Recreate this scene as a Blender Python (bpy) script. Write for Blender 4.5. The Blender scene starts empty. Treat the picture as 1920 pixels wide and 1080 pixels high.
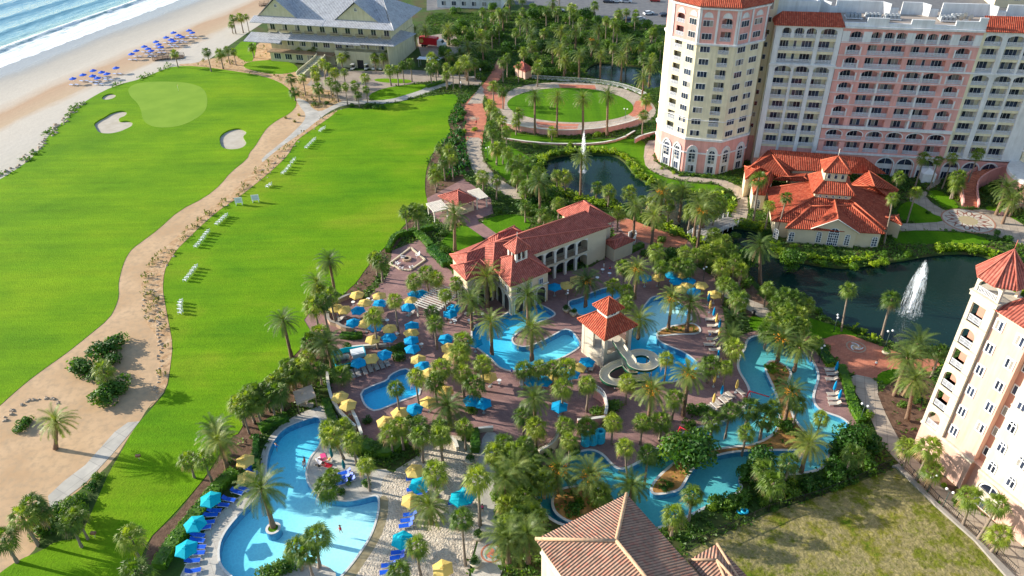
import bpy, math, random
from mathutils import Vector, Matrix
from mathutils.geometry import delaunay_2d_cdt
random.seed(7)
PI=math.pi; R=math.radians
S=bpy.context.scene; COL=S.collection
# ------------------------------------------------------------ camera model (27 mm lens, drone 88 m up)
CF,CNX,CNY,CH=1440.0,1005.0,2620.0,88.0
_d=Vector((CNX-960,CNY-540,CF)).normalized()
_f=(Vector((0,0,1))-_d*_d.z).normalized(); _r=_d.cross(_f)
def W(px,py,z=0.0):
    v=Vector((px-960,py-540,CF)); t=(CH-z)/v.dot(_d)
    return Vector((v.dot(_r)*t,v.dot(_f)*t,z))
def PX(p):
    c=_r*p[0]+_f*p[1]+_d*(CH-p[2]); return 960+CF*c.x/c.z,540+CF*c.y/c.z
def zat(x,y,py):
    lo,hi=0.0,80.0
    for _ in range(40):
        m=(lo+hi)/2
        if PX((x,y,m))[1]>py: lo=m
        else: hi=m
    return lo
cam=bpy.data.cameras.new('camera'); camo=bpy.data.objects.new('camera',cam); COL.objects.link(camo)
X=Vector((_r.x,_f.x,-_d.x)); Y=-Vector((_r.y,_f.y,-_d.y)); Z=-Vector((_r.z,_f.z,-_d.z))
M=Matrix((X,Y,Z)).transposed().to_4x4(); M.translation=Vector((0,0,CH)); camo.matrix_world=M
cam.lens=CF/1920*36; cam.sensor_width=36; cam.clip_end=5000; cam.clip_start=1; S.camera=camo
# ------------------------------------------------------------ scene helpers
def tag(o,label=None,cat=None,group=None,kind=None):
    if label: o['label']=label
    if cat: o['category']=cat
    if group: o['group']=group
    if kind: o['kind']=kind
    return o
def empty(name,loc=(0,0,0),rz=0,parent=None):
    o=bpy.data.objects.new(name,None); COL.objects.link(o); o.location=loc; o.rotation_euler=(0,0,rz)
    o.empty_display_size=.3
    if parent: o.parent=parent
    return o
def link(name,me,parent=None,loc=(0,0,0),rz=0):
    o=bpy.data.objects.new(name,me); COL.objects.link(o); o.location=loc; o.rotation_euler=(0,0,rz)
    if parent: o.parent=parent
    return o
class Fr:
    """local frame: s along, d outwards (right of s), z up"""
    def __init__(s,A,ang,z=0):
        s.A=Vector((A[0],A[1],0)); s.u=Vector((math.cos(ang),math.sin(ang),0)); s.n=Vector((math.sin(ang),-math.cos(ang),0)); s.z=z; s.ang=ang
    def __call__(s,a,d=0,z=0): return s.A+s.u*a+s.n*d+Vector((0,0,z+s.z))
ID=Fr((0,0),0)
ID.n=Vector((0,1,0))
class MB:
    def __init__(s): s.v=[];s.f=[];s.m=[];s.mi=0;s.sm=[]
    def add(s,vs,fs,smooth=False):
        b=len(s.v); s.v.extend([tuple(p) for p in vs])
        for f in fs: s.f.append(tuple(i+b for i in f)); s.m.append(s.mi); s.sm.append(smooth)
        return s
    def poly(s,pts): return s.add(pts,[tuple(range(len(pts)))])
    def box(s,x0,x1,y0,y1,z0,z1,fr=None):
        fr=fr or ID
        vs=[fr(x,y,z) for z in (z0,z1) for y in (y0,y1) for x in (x0,x1)]
        return s.add(vs,[(0,2,3,1),(4,5,7,6),(0,1,5,4),(1,3,7,5),(3,2,6,7),(2,0,4,6)])
    def prism(s,pts,z0,z1,cap=True):
        n=len(pts); vs=[(p[0],p[1],z0) for p in pts]+[(p[0],p[1],z1) for p in pts]
        fs=[(i,(i+1)%n,(i+1)%n+n,i+n) for i in range(n)]
        if cap: fs+= [tuple(range(n,2*n)),tuple(reversed(range(n)))]
        return s.add(vs,fs)
    def tube(s,p,r,n=6,cap=True,smooth=True):
        """p list of points, r radius or list"""
        p=[Vector(q) for q in p]; k=len(p); rr=r if isinstance(r,(list,tuple)) else [r]*k
        vs=[];fs=[]
        for i,q in enumerate(p):
            t=(p[min(i+1,k-1)]-p[max(i-1,0)]).normalized()
            a=t.cross(Vector((0,0,1)) if abs(t.z)<.9 else Vector((1,0,0))).normalized(); b=t.cross(a)
            for j in range(n): 
                th=2*PI*j/n; vs.append(q+(a*math.cos(th)+b*math.sin(th))*rr[i])
        for i in range(k-1):
            for j in range(n): fs.append((i*n+j,i*n+(j+1)%n,(i+1)*n+(j+1)%n,(i+1)*n+j))
        s.add(vs,fs,smooth)
        if cap: b=len(s.v)-k*n; s.f.append(tuple(b+j for j in reversed(range(n)))); s.m.append(s.mi); s.sm.append(False); s.f.append(tuple(b+(k-1)*n+j for j in range(n))); s.m.append(s.mi); s.sm.append(False)
        return s
    def mesh(s,name,mats):
        me=bpy.data.meshes.new(name); me.from_pydata(s.v,[],s.f)
        if not isinstance(mats,(list,tuple)): mats=[mats]
        for m in mats: me.materials.append(m)
        me.polygons.foreach_set('material_index',s.m); me.polygons.foreach_set('use_smooth',s.sm)
        me.update(); return me
    def build(s,name,mats,parent=None,**k): 
        if not s.v: return None
        return link(name,s.mesh(name,mats),parent,**k)
# ------------------------------------------------------------ materials
MAT={}
def nodes(name):
    m=bpy.data.materials.new(name); m.use_nodes=True; nt=m.node_tree; nt.nodes.clear(); MAT[name]=m
    return m,nt
def N(nt,t,**k):
    n=nt.nodes.new(t)
    for a,b in k.items():
        if a.startswith('i_'):
            key=a[2:].replace('_',' ')
            n.inputs[key].default_value=b
        else: setattr(n,a,b)
    return n
def c4(c): return (c[0],c[1],c[2],1)
def ramp(nt,fac,stops):
    r=nt.nodes.new('ShaderNodeValToRGB'); e=r.color_ramp.elements
    while len(e)<len(stops): e.new(.5)
    for x,(p,c) in zip(e,stops): x.position=p; x.color=c4(c)
    nt.links.new(fac,r.inputs[0]); return r.outputs[0]
def noise(nt,scale,detail=3,vec=None,rough=.55,dist=0):
    n=N(nt,'ShaderNodeTexNoise'); n.inputs['Scale'].default_value=scale; n.inputs['Detail'].default_value=detail
    n.inputs['Roughness'].default_value=rough; n.inputs['Distortion'].default_value=dist
    if vec is None: vec=N(nt,'ShaderNodeNewGeometry').outputs['Position']
    nt.links.new(vec,n.inputs['Vector']); return n.outputs['Fac']
def mix(nt,fac,a,b,blend='MIX'):
    m=N(nt,'ShaderNodeMix',data_type='RGBA',blend_type=blend)
    if isinstance(fac,float): m.inputs[0].default_value=fac
    else: nt.links.new(fac,m.inputs[0])
    for k,x in ((6,a),(7,b)):
        if isinstance(x,tuple): m.inputs[k].default_value=c4(x)
        else: nt.links.new(x,m.inputs[k])
    return m.outputs[2]
def finish(nt,col,rough=.8,bump=None,bd=.05,spec=.3,metal=0):
    p=N(nt,'ShaderNodeBsdfPrincipled'); o=N(nt,'ShaderNodeOutputMaterial')
    p.inputs['Roughness'].default_value=rough; p.inputs['Specular IOR Level'].default_value=spec; p.inputs['Metallic'].default_value=metal
    if isinstance(col,tuple): p.inputs['Base Color'].default_value=c4(col)
    else: nt.links.new(col,p.inputs['Base Color'])
    if bump is not None:
        b=N(nt,'ShaderNodeBump'); b.inputs['Distance'].default_value=bd; b.inputs['Strength'].default_value=1
        nt.links.new(bump,b.inputs['Height']); nt.links.new(b.outputs[0],p.inputs['Normal'])
    nt.links.new(p.outputs[0],o.inputs[0]); return p
def mottled(name,c1,c2,scale,rough=.9,c3=None,scale2=None,bump=0,spec=.2,detail=4,lo=.35,hi=.65):
    m,nt=nodes(name); a=ramp(nt,noise(nt,scale,detail),[(lo,c1),(hi,c2)])
    if c3: 
        f=ramp(nt,noise(nt,scale2,4),[(.45,(0,0,0)),(.7,(1,1,1))]); a=mix(nt,f,a,c3)
    finish(nt,a,rough,noise(nt,scale*3,4) if bump else None,bump or .05,spec); return m
def plain(name,c,rough=.6,var=.12,scale=2.0,spec=.3,metal=0):
    m,nt=nodes(name); a=tuple(x*(1-var) for x in c); b=tuple(min(1,x*(1+var)) for x in c)
    finish(nt,ramp(nt,noise(nt,scale,4),[(.3,a),(.7,b)]),rough,spec=spec,metal=metal); return m
def leafmat(name,c1,c2,c3,trans=.35,scale=.8):
    """foliage: colour varies from clump to clump and from object to object, light passes the blades"""
    m,nt=nodes(name); oi=N(nt,'ShaderNodeObjectInfo')
    tc=N(nt,'ShaderNodeTexCoord'); f=noise(nt,scale,2,tc.outputs['Object'])
    a=ramp(nt,f,[(.3,c1),(.55,c2),(.75,c3)])
    h=N(nt,'ShaderNodeHueSaturation'); mr=N(nt,'ShaderNodeMapRange'); nt.links.new(oi.outputs['Random'],mr.inputs[0])
    mr.inputs[3].default_value=.62; mr.inputs[4].default_value=1.35; nt.links.new(mr.outputs[0],h.inputs['Value'])
    mr2=N(nt,'ShaderNodeMapRange'); nt.links.new(oi.outputs['Random'],mr2.inputs[0]); mr2.inputs[3].default_value=.525; mr2.inputs[4].default_value=.475
    nt.links.new(mr2.outputs[0],h.inputs['Hue']); nt.links.new(a,h.inputs['Color'])
    d=N(nt,'ShaderNodeBsdfPrincipled'); d.inputs['Roughness'].default_value=.5; d.inputs['Specular IOR Level'].default_value=.35
    t=N(nt,'ShaderNodeBsdfTranslucent'); mx=N(nt,'ShaderNodeMixShader'); mx.inputs[0].default_value=trans
    o=N(nt,'ShaderNodeOutputMaterial'); nt.links.new(h.outputs[0],d.inputs['Base Color']); 
    tcol=mix(nt,1.0,h.outputs[0],(1.0,1.0,.35),'MULTIPLY'); g=N(nt,'ShaderNodeHueSaturation'); g.inputs['Value'].default_value=1.8; nt.links.new(tcol,g.inputs['Color'])
    nt.links.new(g.outputs[0],t.inputs[0]); nt.links.new(d.outputs[0],mx.inputs[1]); nt.links.new(t.outputs[0],mx.inputs[2]); nt.links.new(mx.outputs[0],o.inputs[0]); return m
def tilemat(name,c1,c2,c3,period=.4,bd=.12,ribs=True):
    """clay barrel tiles / seams run down the slope: rib direction follows the UV u axis (metres along the eave)"""
    m,nt=nodes(name); uv=N(nt,'ShaderNodeUVMap'); uv.uv_map='UVMap'; sp=N(nt,'ShaderNodeSeparateXYZ'); nt.links.new(uv.outputs[0],sp.inputs[0])
    def M2(op,a,b=None):
        x=N(nt,'ShaderNodeMath',operation=op); nt.links.new(a,x.inputs[0])
        if b is not None: x.inputs[1].default_value=b
        return x.outputs[0]
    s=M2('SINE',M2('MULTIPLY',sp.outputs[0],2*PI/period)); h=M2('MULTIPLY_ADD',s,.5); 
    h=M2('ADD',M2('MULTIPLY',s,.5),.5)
    rows=M2('FRACT',M2('MULTIPLY',sp.outputs[1],1/.42))
    # one colour per tile
    cell=N(nt,'ShaderNodeTexWhiteNoise',noise_dimensions='2D'); cmb=N(nt,'ShaderNodeCombineXYZ')
    nt.links.new(M2('FLOOR',M2('ADD',M2('MULTIPLY',sp.outputs[0],1/period),.25)),cmb.inputs[0]); nt.links.new(M2('FLOOR',M2('MULTIPLY',sp.outputs[1],1/.42)),cmb.inputs[1]); nt.links.new(cmb.outputs[0],cell.inputs['Vector'])
    base=ramp(nt,cell.outputs[0],[(0,c1),(.6,c2),(1,c3)])
    big=ramp(nt,noise(nt,.35,4),[(.35,tuple(x*.8 for x in c2)),(.65,tuple(min(1,x*1.15) for x in c2))])
    grime=ramp(nt,noise(nt,1.1,6,None,.75),[(.32,(.62,.60,.58)),(.5,(1,1,1)),(.7,(1.1,1.08,1.05))]); col=mix(nt,1.0,mix(nt,.4,base,big),grime,'MULTIPLY')
    g=ramp(nt,h,[(.0,(.35,.35,.35)),(.35,(1,1,1))]) if ribs else None  # shade in the grooves between ribs, painted into the colour
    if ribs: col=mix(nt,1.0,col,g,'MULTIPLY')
    hh=N(nt,'ShaderNodeMath',operation='MULTIPLY_ADD'); nt.links.new(rows,hh.inputs[0]); hh.inputs[1].default_value=-.25; nt.links.new(h,hh.inputs[2])
    finish(nt,col,.75,hh.outputs[0],bd,.25); return m
def glass_dark(name,c=(.015,.02,.035),rough=.08):
    m,nt=nodes(name); f=ramp(nt,noise(nt,.35,2),[(.4,c),(.65,tuple(x*3.5 for x in c))]); finish(nt,f,rough,spec=.7); return m
def waterpool(name,tint,depthtint,bumpscale=1.6,bd=.02):
    m,nt=nodes(name); t=N(nt,'ShaderNodeBsdfTransparent'); t.inputs[0].default_value=c4(tint)
    g=N(nt,'ShaderNodeBsdfGlossy'); g.inputs['Roughness'].default_value=.04
    fr=N(nt,'ShaderNodeFresnel'); fr.inputs[0].default_value=1.33; mx=N(nt,'ShaderNodeMixShader'); o=N(nt,'ShaderNodeOutputMaterial')
    b=N(nt,'ShaderNodeBump'); b.inputs['Distance'].default_value=bd; nt.links.new(noise(nt,bumpscale,3),b.inputs['Height'])
    nt.links.new(b.outputs[0],g.inputs['Normal']); nt.links.new(b.outputs[0],fr.inputs['Normal'])
    gb=N(nt,'ShaderNodeNewGeometry'); ib=N(nt,'ShaderNodeMath',operation='SUBTRACT'); ib.inputs[0].default_value=1; nt.links.new(gb.outputs['Backfacing'],ib.inputs[1]); ml=N(nt,'ShaderNodeMath',operation='MULTIPLY'); nt.links.new(ib.outputs[0],ml.inputs[0]); nt.links.new(fr.outputs[0],ml.inputs[1])   # fresnel only where light enters from the air side
    nt.links.new(ml.outputs[0],mx.inputs[0]); nt.links.new(t.outputs[0],mx.inputs[1]); nt.links.new(g.outputs[0],mx.inputs[2]); nt.links.new(mx.outputs[0],o.inputs[0]); return m

# ---- ground
def grassmat(name,c1,c2,c3,s1,dirv=(1,0)):
    m,nt=nodes(name); geo=N(nt,'ShaderNodeNewGeometry'); mp=N(nt,'ShaderNodeMapping'); nt.links.new(geo.outputs['Position'],mp.inputs[0])
    mp.inputs['Rotation'].default_value=(0,0,R(dirv[0])); mp.inputs['Scale'].default_value=(1,dirv[1],1)
    big=ramp(nt,noise(nt,s1,5,mp.outputs[0],.6),[(.33,c1),(.5,c2),(.68,c3)])
    fine=ramp(nt,noise(nt,2.2,4,geo.outputs['Position'],.7),[(.3,(.78,.78,.78)),(.7,(1.12,1.12,1.1))])
    mp2=N(nt,'ShaderNodeMapping'); nt.links.new(geo.outputs['Position'],mp2.inputs[0]); mp2.inputs['Rotation'].default_value=(0,0,R(dirv[0])); mp2.inputs['Scale'].default_value=(.06,1,1)
    mow=ramp(nt,noise(nt,.55,4,mp2.outputs[0],.6),[(.35,(.90,.90,.90)),(.65,(1.08,1.07,1.05))]); patch=ramp(nt,noise(nt,.16,6,geo.outputs['Position'],.75),[(.30,(.86,.88,.86)),(.55,(1,1,1)),(.75,(1.14,1.02,1.2))])
    finish(nt,mix(nt,1.0,mix(nt,1.0,mix(nt,1.0,big,fine,'MULTIPLY'),mow,'MULTIPLY'),patch,'MULTIPLY'),.95,noise(nt,4.0,3),.08,.1); return m
grassmat('lawn_golf',(.095,.225,.003),(.14,.285,.003),(.19,.325,.004),.035,(35,2.2))
grassmat('lawn_range',(.08,.22,.003),(.135,.28,.003),(.215,.295,.012),.03,(60,2.0))
grassmat('lawn_small',(.05,.15,.004),(.085,.21,.004),(.12,.25,.006),.12)
mottled('putting_green',(.16,.285,.014),(.195,.32,.02),.15)
# dry vacant lawn
m,nt=nodes('dry_lawn'); a=ramp(nt,noise(nt,.07,7,None,.78),[(.36,(.09,.15,.008)),(.46,(.15,.165,.02)),(.53,(.30,.25,.12)),(.60,(.19,.18,.03)),(.68,(.10,.18,.006))])
f=ramp(nt,noise(nt,1.3,6,None,.85,.8),[(.38,(.62,.64,.62)),(.55,(1,1,1)),(.72,(1.9,1.8,1.75))]); finish(nt,mix(nt,1.0,a,f,'MULTIPLY'),.95,noise(nt,1.6,5),.2,.1)
mottled('tan_sand',(.45,.29,.16),(.56,.38,.225),.12,c3=(.40,.28,.17),scale2=.9,bump=.06,detail=7)
mottled('bunker_sand',(.43,.37,.29),(.50,.44,.36),.5,bump=.03)
mottled('beach_white_sand',(.50,.42,.33),(.66,.57,.46),1.1,bump=.45,detail=3)
mottled('rock_sand',(.46,.27,.13),(.56,.40,.24),.6,c3=(.34,.20,.10),scale2=.9,bump=.1)
mottled('mulch',(.10,.055,.035),(.17,.10,.065),1.2,bump=.08)
mottled('straw_mulch',(.36,.17,.05),(.50,.27,.09),.8,c3=(.2,.10,.04),scale2=.7,bump=.08)
mottled('soil_green',(.035,.07,.012),(.07,.12,.02),.25,c3=(.10,.07,.035),scale2=.12,bump=.1)
def slabs(name,c1,c2,joint,w,h,ang=0,msize=.02,off=.5):
    m,nt=nodes(name); geo=N(nt,'ShaderNodeNewGeometry'); mp=N(nt,'ShaderNodeMapping'); nt.links.new(geo.outputs['Position'],mp.inputs[0]); mp.inputs['Rotation'].default_value=(0,0,R(ang))
    b=N(nt,'ShaderNodeTexBrick'); nt.links.new(mp.outputs[0],b.inputs['Vector']); b.offset=off
    b.inputs['Scale'].default_value=1; b.inputs['Brick Width'].default_value=w; b.inputs['Row Height'].default_value=h; b.inputs['Mortar Size'].default_value=msize
    b.inputs['Color1'].default_value=c4(c1); b.inputs['Color2'].default_value=c4(c2); b.inputs['Mortar'].default_value=c4(joint)
    f=ramp(nt,noise(nt,.4,5),[(.3,(.78,.78,.78)),(.7,(1.15,1.13,1.1))])
    finish(nt,mix(nt,1.0,b.outputs['Color'],f,'MULTIPLY'),.8,None,.02,.25)
slabs('concrete_path',(.40,.33,.26),(.46,.38,.30),(.26,.21,.17),1.5,1.5,20,.04,0)
slabs('concrete_pale',(.50,.46,.41),(.55,.51,.45),(.38,.34,.30),1.2,1.2,-30,.03,0)
slabs('brick_paver',(.27,.155,.145),(.34,.20,.18),(.20,.115,.115),.6,.3,15,.02)
slabs('brick_red',(.50,.17,.10),(.58,.22,.13),(.36,.13,.09),.6,.3,-20,.02)
slabs('cart_path',(.44,.41,.36),(.48,.45,.40),(.33,.31,.28),3,3,30,.05,0)
mottled('asphalt',(.13,.13,.14),(.17,.17,.17),.5)
mottled('road_tan',(.30,.24,.19),(.38,.31,.25),.3)
plain('coping',(.62,.60,.56),.6,.08); plain('coping_dark',(.30,.27,.24),.7,.1)
m,nt=nodes('gutter_tile'); finish(nt,ramp(nt,noise(nt,1.2,4),[(.35,(.24,.19,.10)),(.7,(.36,.30,.18))]),.5)
# pool floors: blue plaster; paler shallows and caustic light network painted into the colour
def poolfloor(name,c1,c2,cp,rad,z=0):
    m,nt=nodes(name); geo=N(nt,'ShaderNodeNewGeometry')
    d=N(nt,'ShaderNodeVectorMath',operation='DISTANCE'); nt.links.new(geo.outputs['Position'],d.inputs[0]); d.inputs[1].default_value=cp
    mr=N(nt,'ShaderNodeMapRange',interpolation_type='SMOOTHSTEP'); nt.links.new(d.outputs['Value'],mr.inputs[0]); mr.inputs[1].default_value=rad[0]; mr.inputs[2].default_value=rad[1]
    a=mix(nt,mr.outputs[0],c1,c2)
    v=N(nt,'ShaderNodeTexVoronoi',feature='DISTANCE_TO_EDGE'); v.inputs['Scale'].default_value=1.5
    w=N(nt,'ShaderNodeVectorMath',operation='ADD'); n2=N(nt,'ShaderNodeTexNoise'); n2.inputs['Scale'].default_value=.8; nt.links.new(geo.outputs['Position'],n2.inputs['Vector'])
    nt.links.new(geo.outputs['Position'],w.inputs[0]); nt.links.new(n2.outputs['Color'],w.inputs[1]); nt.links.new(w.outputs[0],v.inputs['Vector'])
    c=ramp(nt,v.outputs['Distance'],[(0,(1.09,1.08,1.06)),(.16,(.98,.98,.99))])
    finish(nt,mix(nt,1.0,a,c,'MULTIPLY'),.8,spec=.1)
plain_tile=None
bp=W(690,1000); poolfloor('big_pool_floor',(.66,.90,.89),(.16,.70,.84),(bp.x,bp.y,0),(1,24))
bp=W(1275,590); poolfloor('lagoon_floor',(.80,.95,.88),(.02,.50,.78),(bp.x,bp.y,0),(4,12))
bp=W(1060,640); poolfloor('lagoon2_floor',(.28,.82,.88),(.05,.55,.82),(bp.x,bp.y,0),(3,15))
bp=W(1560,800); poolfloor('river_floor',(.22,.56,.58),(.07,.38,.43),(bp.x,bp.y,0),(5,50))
waterpool('pool_water',(.80,.97,1.0),None); waterpool('river_water',(.75,.93,.93),None,1.2,.03)
def lakewater(name,c,c2,rough,bs,bd):
    m,nt=nodes(name); finish(nt,ramp(nt,noise(nt,.04,3),[(.3,c),(.7,c2)]),rough,noise(nt,bs,4,None,.6),bd,.22)
lakewater('lake_water',(.004,.018,.016),(.008,.028,.022),.10,1.2,.03)
# ============================================================ GROUND: one planar partition, basins cut out of it
def pp(s,z=0): return [W(*map(float,t.split(',')),z).xy for t in s.split()]
def smooth(p,k=2):
    for _ in range(k):
        q=[]
        for i,a in enumerate(p):
            b=p[(i+1)%len(p)]; q+= [a*.75+b*.25,a*.25+b*.75]
        p=q
    return p
def area2(p): return sum(p[i].x*p[(i+1)%len(p)].y-p[(i+1)%len(p)].x*p[i].y for i in range(len(p)))
def offset(p,d):
    s=1 if area2(p)>0 else -1; n=len(p); o=[]
    for i in range(n):
        a=(p[i]-p[i-1]).normalized(); b=(p[(i+1)%n]-p[i]).normalized()
        na=Vector((a.y,-a.x)); nb=Vector((b.y,-b.x)); m=na+nb
        if m.length<.3: m=na
        m.normalize(); o.append(p[i]+m*(s*d/max(.5,m.dot(na))))
    return o
def ell(px,py,rx,ry,n=40,rot=0,z=0):
    c=W(px,py,z).xy; return [c+Vector((math.cos(t+rot)*rx,math.sin(t+rot)*ry)) for t in [2*PI*i/n for i in range(n)]]
def ribbon(s,w,z=0,k=2):
    p=pp(s,z)
    for _ in range(k):
        q=[p[0]]
        for a,b in zip(p,p[1:]): q+= [a*.75+b*.25,a*.25+b*.75]
        p=q+[p[-1]]
    return strip(p,w)
def strip(p,w):
    L=[];Rr=[]
    for i,a in enumerate(p):
        t=(p[min(i+1,len(p)-1)]-p[max(i-1,0)]).normalized(); n=Vector((t.y,-t.x)); L.append(a-n*w/2); Rr.append(a+n*w/2)
    return L+Rr[::-1]
# shore frame
sp0=Vector((-181.4,273.2)); st=Vector((.3478,.9376)); sn=Vector((.9376,-.3478))
def SH(u,v): return sp0+st*u+sn*v
REG=[]
def reg(name,mat,poly,z=0.0,sm=0):
    if isinstance(poly,str): poly=pp(poly)
    if sm: poly=smooth(poly,sm)
    REG.append((name,mat,poly,z)); return poly
reg('ground','soil_green',[Vector(q) for q in ((-1500,-300),(1500,-300),(1500,2500),(-1500,2500))])
reg('sea_bed','tan_sand',[SH(-700,-1300),SH(1300,-1300),SH(1300,3),SH(-700,3)],-2.2)
reg('beach','beach',[SH(-700,-4),SH(1300,-4),SH(1300,62),SH(96,56),SH(60,62),SH(19,70),SH(5,68),SH(-18,66),SH(-45,78),SH(-70,86),SH(-700,90)],-.1)
reg('dune_ground','rock_sand',"325,121 370,118 380,112 470,100 480,85 500,70 520,90 540,120 545,135 600,140 700,150 720,170 690,185 650,188 600,215 575,225 552,200 545,180 510,150 480,142 430,134 370,126",.0,1)
reg('golf_lawn','lawn_golf',"-10,342 20,325 60,297 80,272 85,262 100,245 125,222 140,205 160,190 195,170 225,158 265,148 300,133 325,124 370,124 430,132 480,140 510,148 535,160 552,180 557,197 545,212 520,225 500,240 490,255 478,275 467,287 464,298 430,325 415,345 385,370 335,395 297,430 270,450 247,467 238,480 231,495 224,520 222,535 223,555 217,575 205,597 165,630 125,662 85,690 45,720 0,760 -60,815 -300,980 -600,1000 -500,400 -60,362",.05,1)
reg('putting_green','putting_green',"239,168 250,158 275,154 312,153 350,155 375,162 386,172 390,190 385,210 365,225 337,237 307,240 282,237 267,225 265,207 257,192 245,182",.07,2)
reg('sand_bunker','bunker_sand',"175,232 185,225 197,219 207,212 225,207 239,209 236,217 222,222 224,228 235,226 249,228 248,236 238,241 225,247 205,251 185,249 180,241",-.35,2)
reg('sand_bunker','bunker_sand',"190,184 196,178 207,175 218,177 216,183 204,187 194,187",-.3,2)
reg('sand_bunker','bunker_sand',"413,270 411,258 418,249 433,242 448,240 460,244 463,250 455,256 459,262 463,268 457,276 443,280 425,280 416,276",-.35,2)
reg('sand_waste_area','tan_sand',"557,197 545,212 520,225 500,240 490,255 478,275 467,287 464,298 430,325 415,345 385,370 335,395 297,430 270,450 247,467 238,480 231,495 224,520 222,535 223,555 217,575 205,597 165,630 125,662 85,690 45,720 0,760 -60,815 -300,980 -300,1200 -60,1130 0,1076 32,1052 60,1040 78,1005 95,955 150,920 215,862 244,815 262,790 277,765 292,750 298,715 300,665 295,632 270,600 268,560 264,527 282,490 312,462 342,435 385,397 425,370 472,325 500,297 540,262 560,243 577,222 572,205",.0,1)
reg('cart_path','cart_path',"215,810 160,872 120,902 90,930 94,956 125,932 160,906 210,852 245,811 262,790 240,792",.03)
reg('cart_path','cart_path',"553,182 562,200 574,214 570,228 552,246 525,270 490,297 492,306 520,290 545,272 570,252 590,232 612,212 645,196 688,195 730,194 770,185 808,171 840,160 890,150 905,146 903,139 888,142 836,153 803,163 766,176 728,187 690,189 655,187 640,190 620,200 600,210 585,203 577,190",.03,1)
reg('planting_bed','rock_sand',"640,203 616,222 568,254 553,267 541,290 513,317 482,343 446,371 412,393 376,424 350,450 332,467 317,490 308,508 305,540 307,557 317,610 324,647 319,690 312,730 290,757 277,768 292,750 298,715 300,665 295,632 270,600 268,560 264,527 282,490 312,462 342,435 385,397 425,370 472,325 500,297 540,266 570,247 600,222",.04,1)
reg('planting_bed','mulch',"796,330 812,290 845,230 855,200 880,185 875,260 880,320 850,360 830,380 800,385 770,430 735,470 700,530 672,560 660,600 640,620 610,680 580,700 550,760 500,800 470,850 430,900 400,930 370,965 330,990 300,1030 270,1080 255,1140 240,1140 285,1005 330,965 390,890 435,815 480,725 547,672 595,605 655,540 687,502 740,445 790,390",.0)
reg('range_lawn','lawn_range',"640,201 700,206 712,196 745,193 778,185 806,180 842,176 860,179 855,197 842,217 840,230 845,242 842,256 820,277 805,295 797,330 797,365 804,378 798,396 762,416 740,445 720,465 687,502 667,532 655,541 597,602 590,616 567,650 547,672 515,700 480,725 465,770 450,812 435,818 412,850 390,888 360,925 325,965 295,995 282,1008 262,1050 250,1100 240,1200 -100,1250 -60,1125 0,1074 35,1050 80,1032 105,1015 150,1010 172,960 190,920 205,885 232,840 246,812 264,789 290,760 314,732 320,690 325,647 318,610 308,557 306,540 309,508 318,490 333,467 351,450 377,424 413,393 447,371 483,343 514,317 542,290 554,267 569,254 617,222",.05,1)
# clubhouse surrounds
reg('small_lawn','lawn_golf',"440,85 480,65 480,100 470,120 440,105",.04,1)
reg('small_lawn','lawn_golf',"480,114 520,112 548,118 560,128 555,135 520,140 480,134 455,126 460,118",.04,1)
reg('drive','road_tan',"575,160 600,130 600,118 640,124 660,133 720,133 740,130 790,132 830,140 870,140 905,150 900,160 870,160 815,152 790,155 750,160 710,170 690,188 640,190 620,170",.02)
reg('small_lawn','lawn_golf',"700,148 730,147 775,150 770,156 735,156 705,153",.05,1)
reg('small_lawn','lawn_golf',"690,178 720,165 760,160 800,157 798,166 765,177 730,187 695,188",.05,1)
reg('parking_lot','asphalt',"800,20 870,14 960,8 1060,12 1130,34 1190,44 1250,48 1330,-20 1340,-110 800,-110")
reg('service_yard','road_tan',"780,70 850,60 870,95 830,110 790,105",.01)
reg('parking_lot','asphalt','1440,25 2050,40 2150,-120 1380,-120')
# red brick walk and promenade
reg('brick_walk','brick_red',"934,108 948,108 945,140 925,162 905,180 905,200 913,215 912,232 905,250 905,270 902,275 906,300 925,325 950,345 985,360 975,375 940,360 905,340 888,322 877,292 873,262 871,230 870,200 880,185 905,160 925,130",.03,1)
reg('path','concrete_path',"876,195 905,194 910,172 902,160",.035)
reg('path','concrete_path',"873,258 905,258 902,275 906,300 925,325 950,345 985,362 975,377 940,362 905,342 888,324 877,294",.035,1)
reg('round_lawn_walk','concrete_path',"928,205 940,180 975,160 1047,153 1100,155 1160,163 1200,178 1226,195 1232,215 1200,238 1130,247 1060,250 990,245 950,238",.04,2)
reg('brick_walk','brick_red',"1047,158 1115,160 1118,168 1050,166",.045); reg('brick_walk','brick_red',"1192,190 1212,185 1224,203 1200,225 1178,215",.045)
reg('brick_walk','brick_red',"1005,228 1055,232 1085,233 1082,243 1050,243 1008,238",.045); reg('brick_walk','brick_red',"905,170 948,175 945,205 920,200",.045)
reg('round_lawn','lawn_small',"948,197 958,183 990,171 1035,165 1085,165 1135,171 1172,184 1189,198 1185,212 1160,222 1115,229 1060,230 1005,224 965,212",.07,2)
reg('small_lawn','lawn_small',"905,270 925,262 960,275 1000,300 1010,330 1000,350 960,345 925,318 910,300",.03,1)
reg('small_lawn','lawn_small',"940,240 990,255 1100,262 1190,258 1215,270 1205,305 1225,325 1262,338 1310,345 1340,346 1360,352 1352,362 1320,362 1270,358 1215,335 1190,312 1170,290 1100,275 1000,272 950,262",.03,1)
reg('path','concrete_path',"1210,265 1206,305 1222,322 1260,336 1310,342 1342,343 1362,353 1378,363 1385,380 1372,400 1366,412 1390,420 1402,408 1403,385 1400,357 1370,342 1355,337 1310,333 1272,329 1240,312 1225,300 1226,285 1236,262",.05,1)
reg('small_lawn','lawn_small',"850,430 870,420 905,440 905,460 880,470 835,480 820,460",.05,1)
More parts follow.
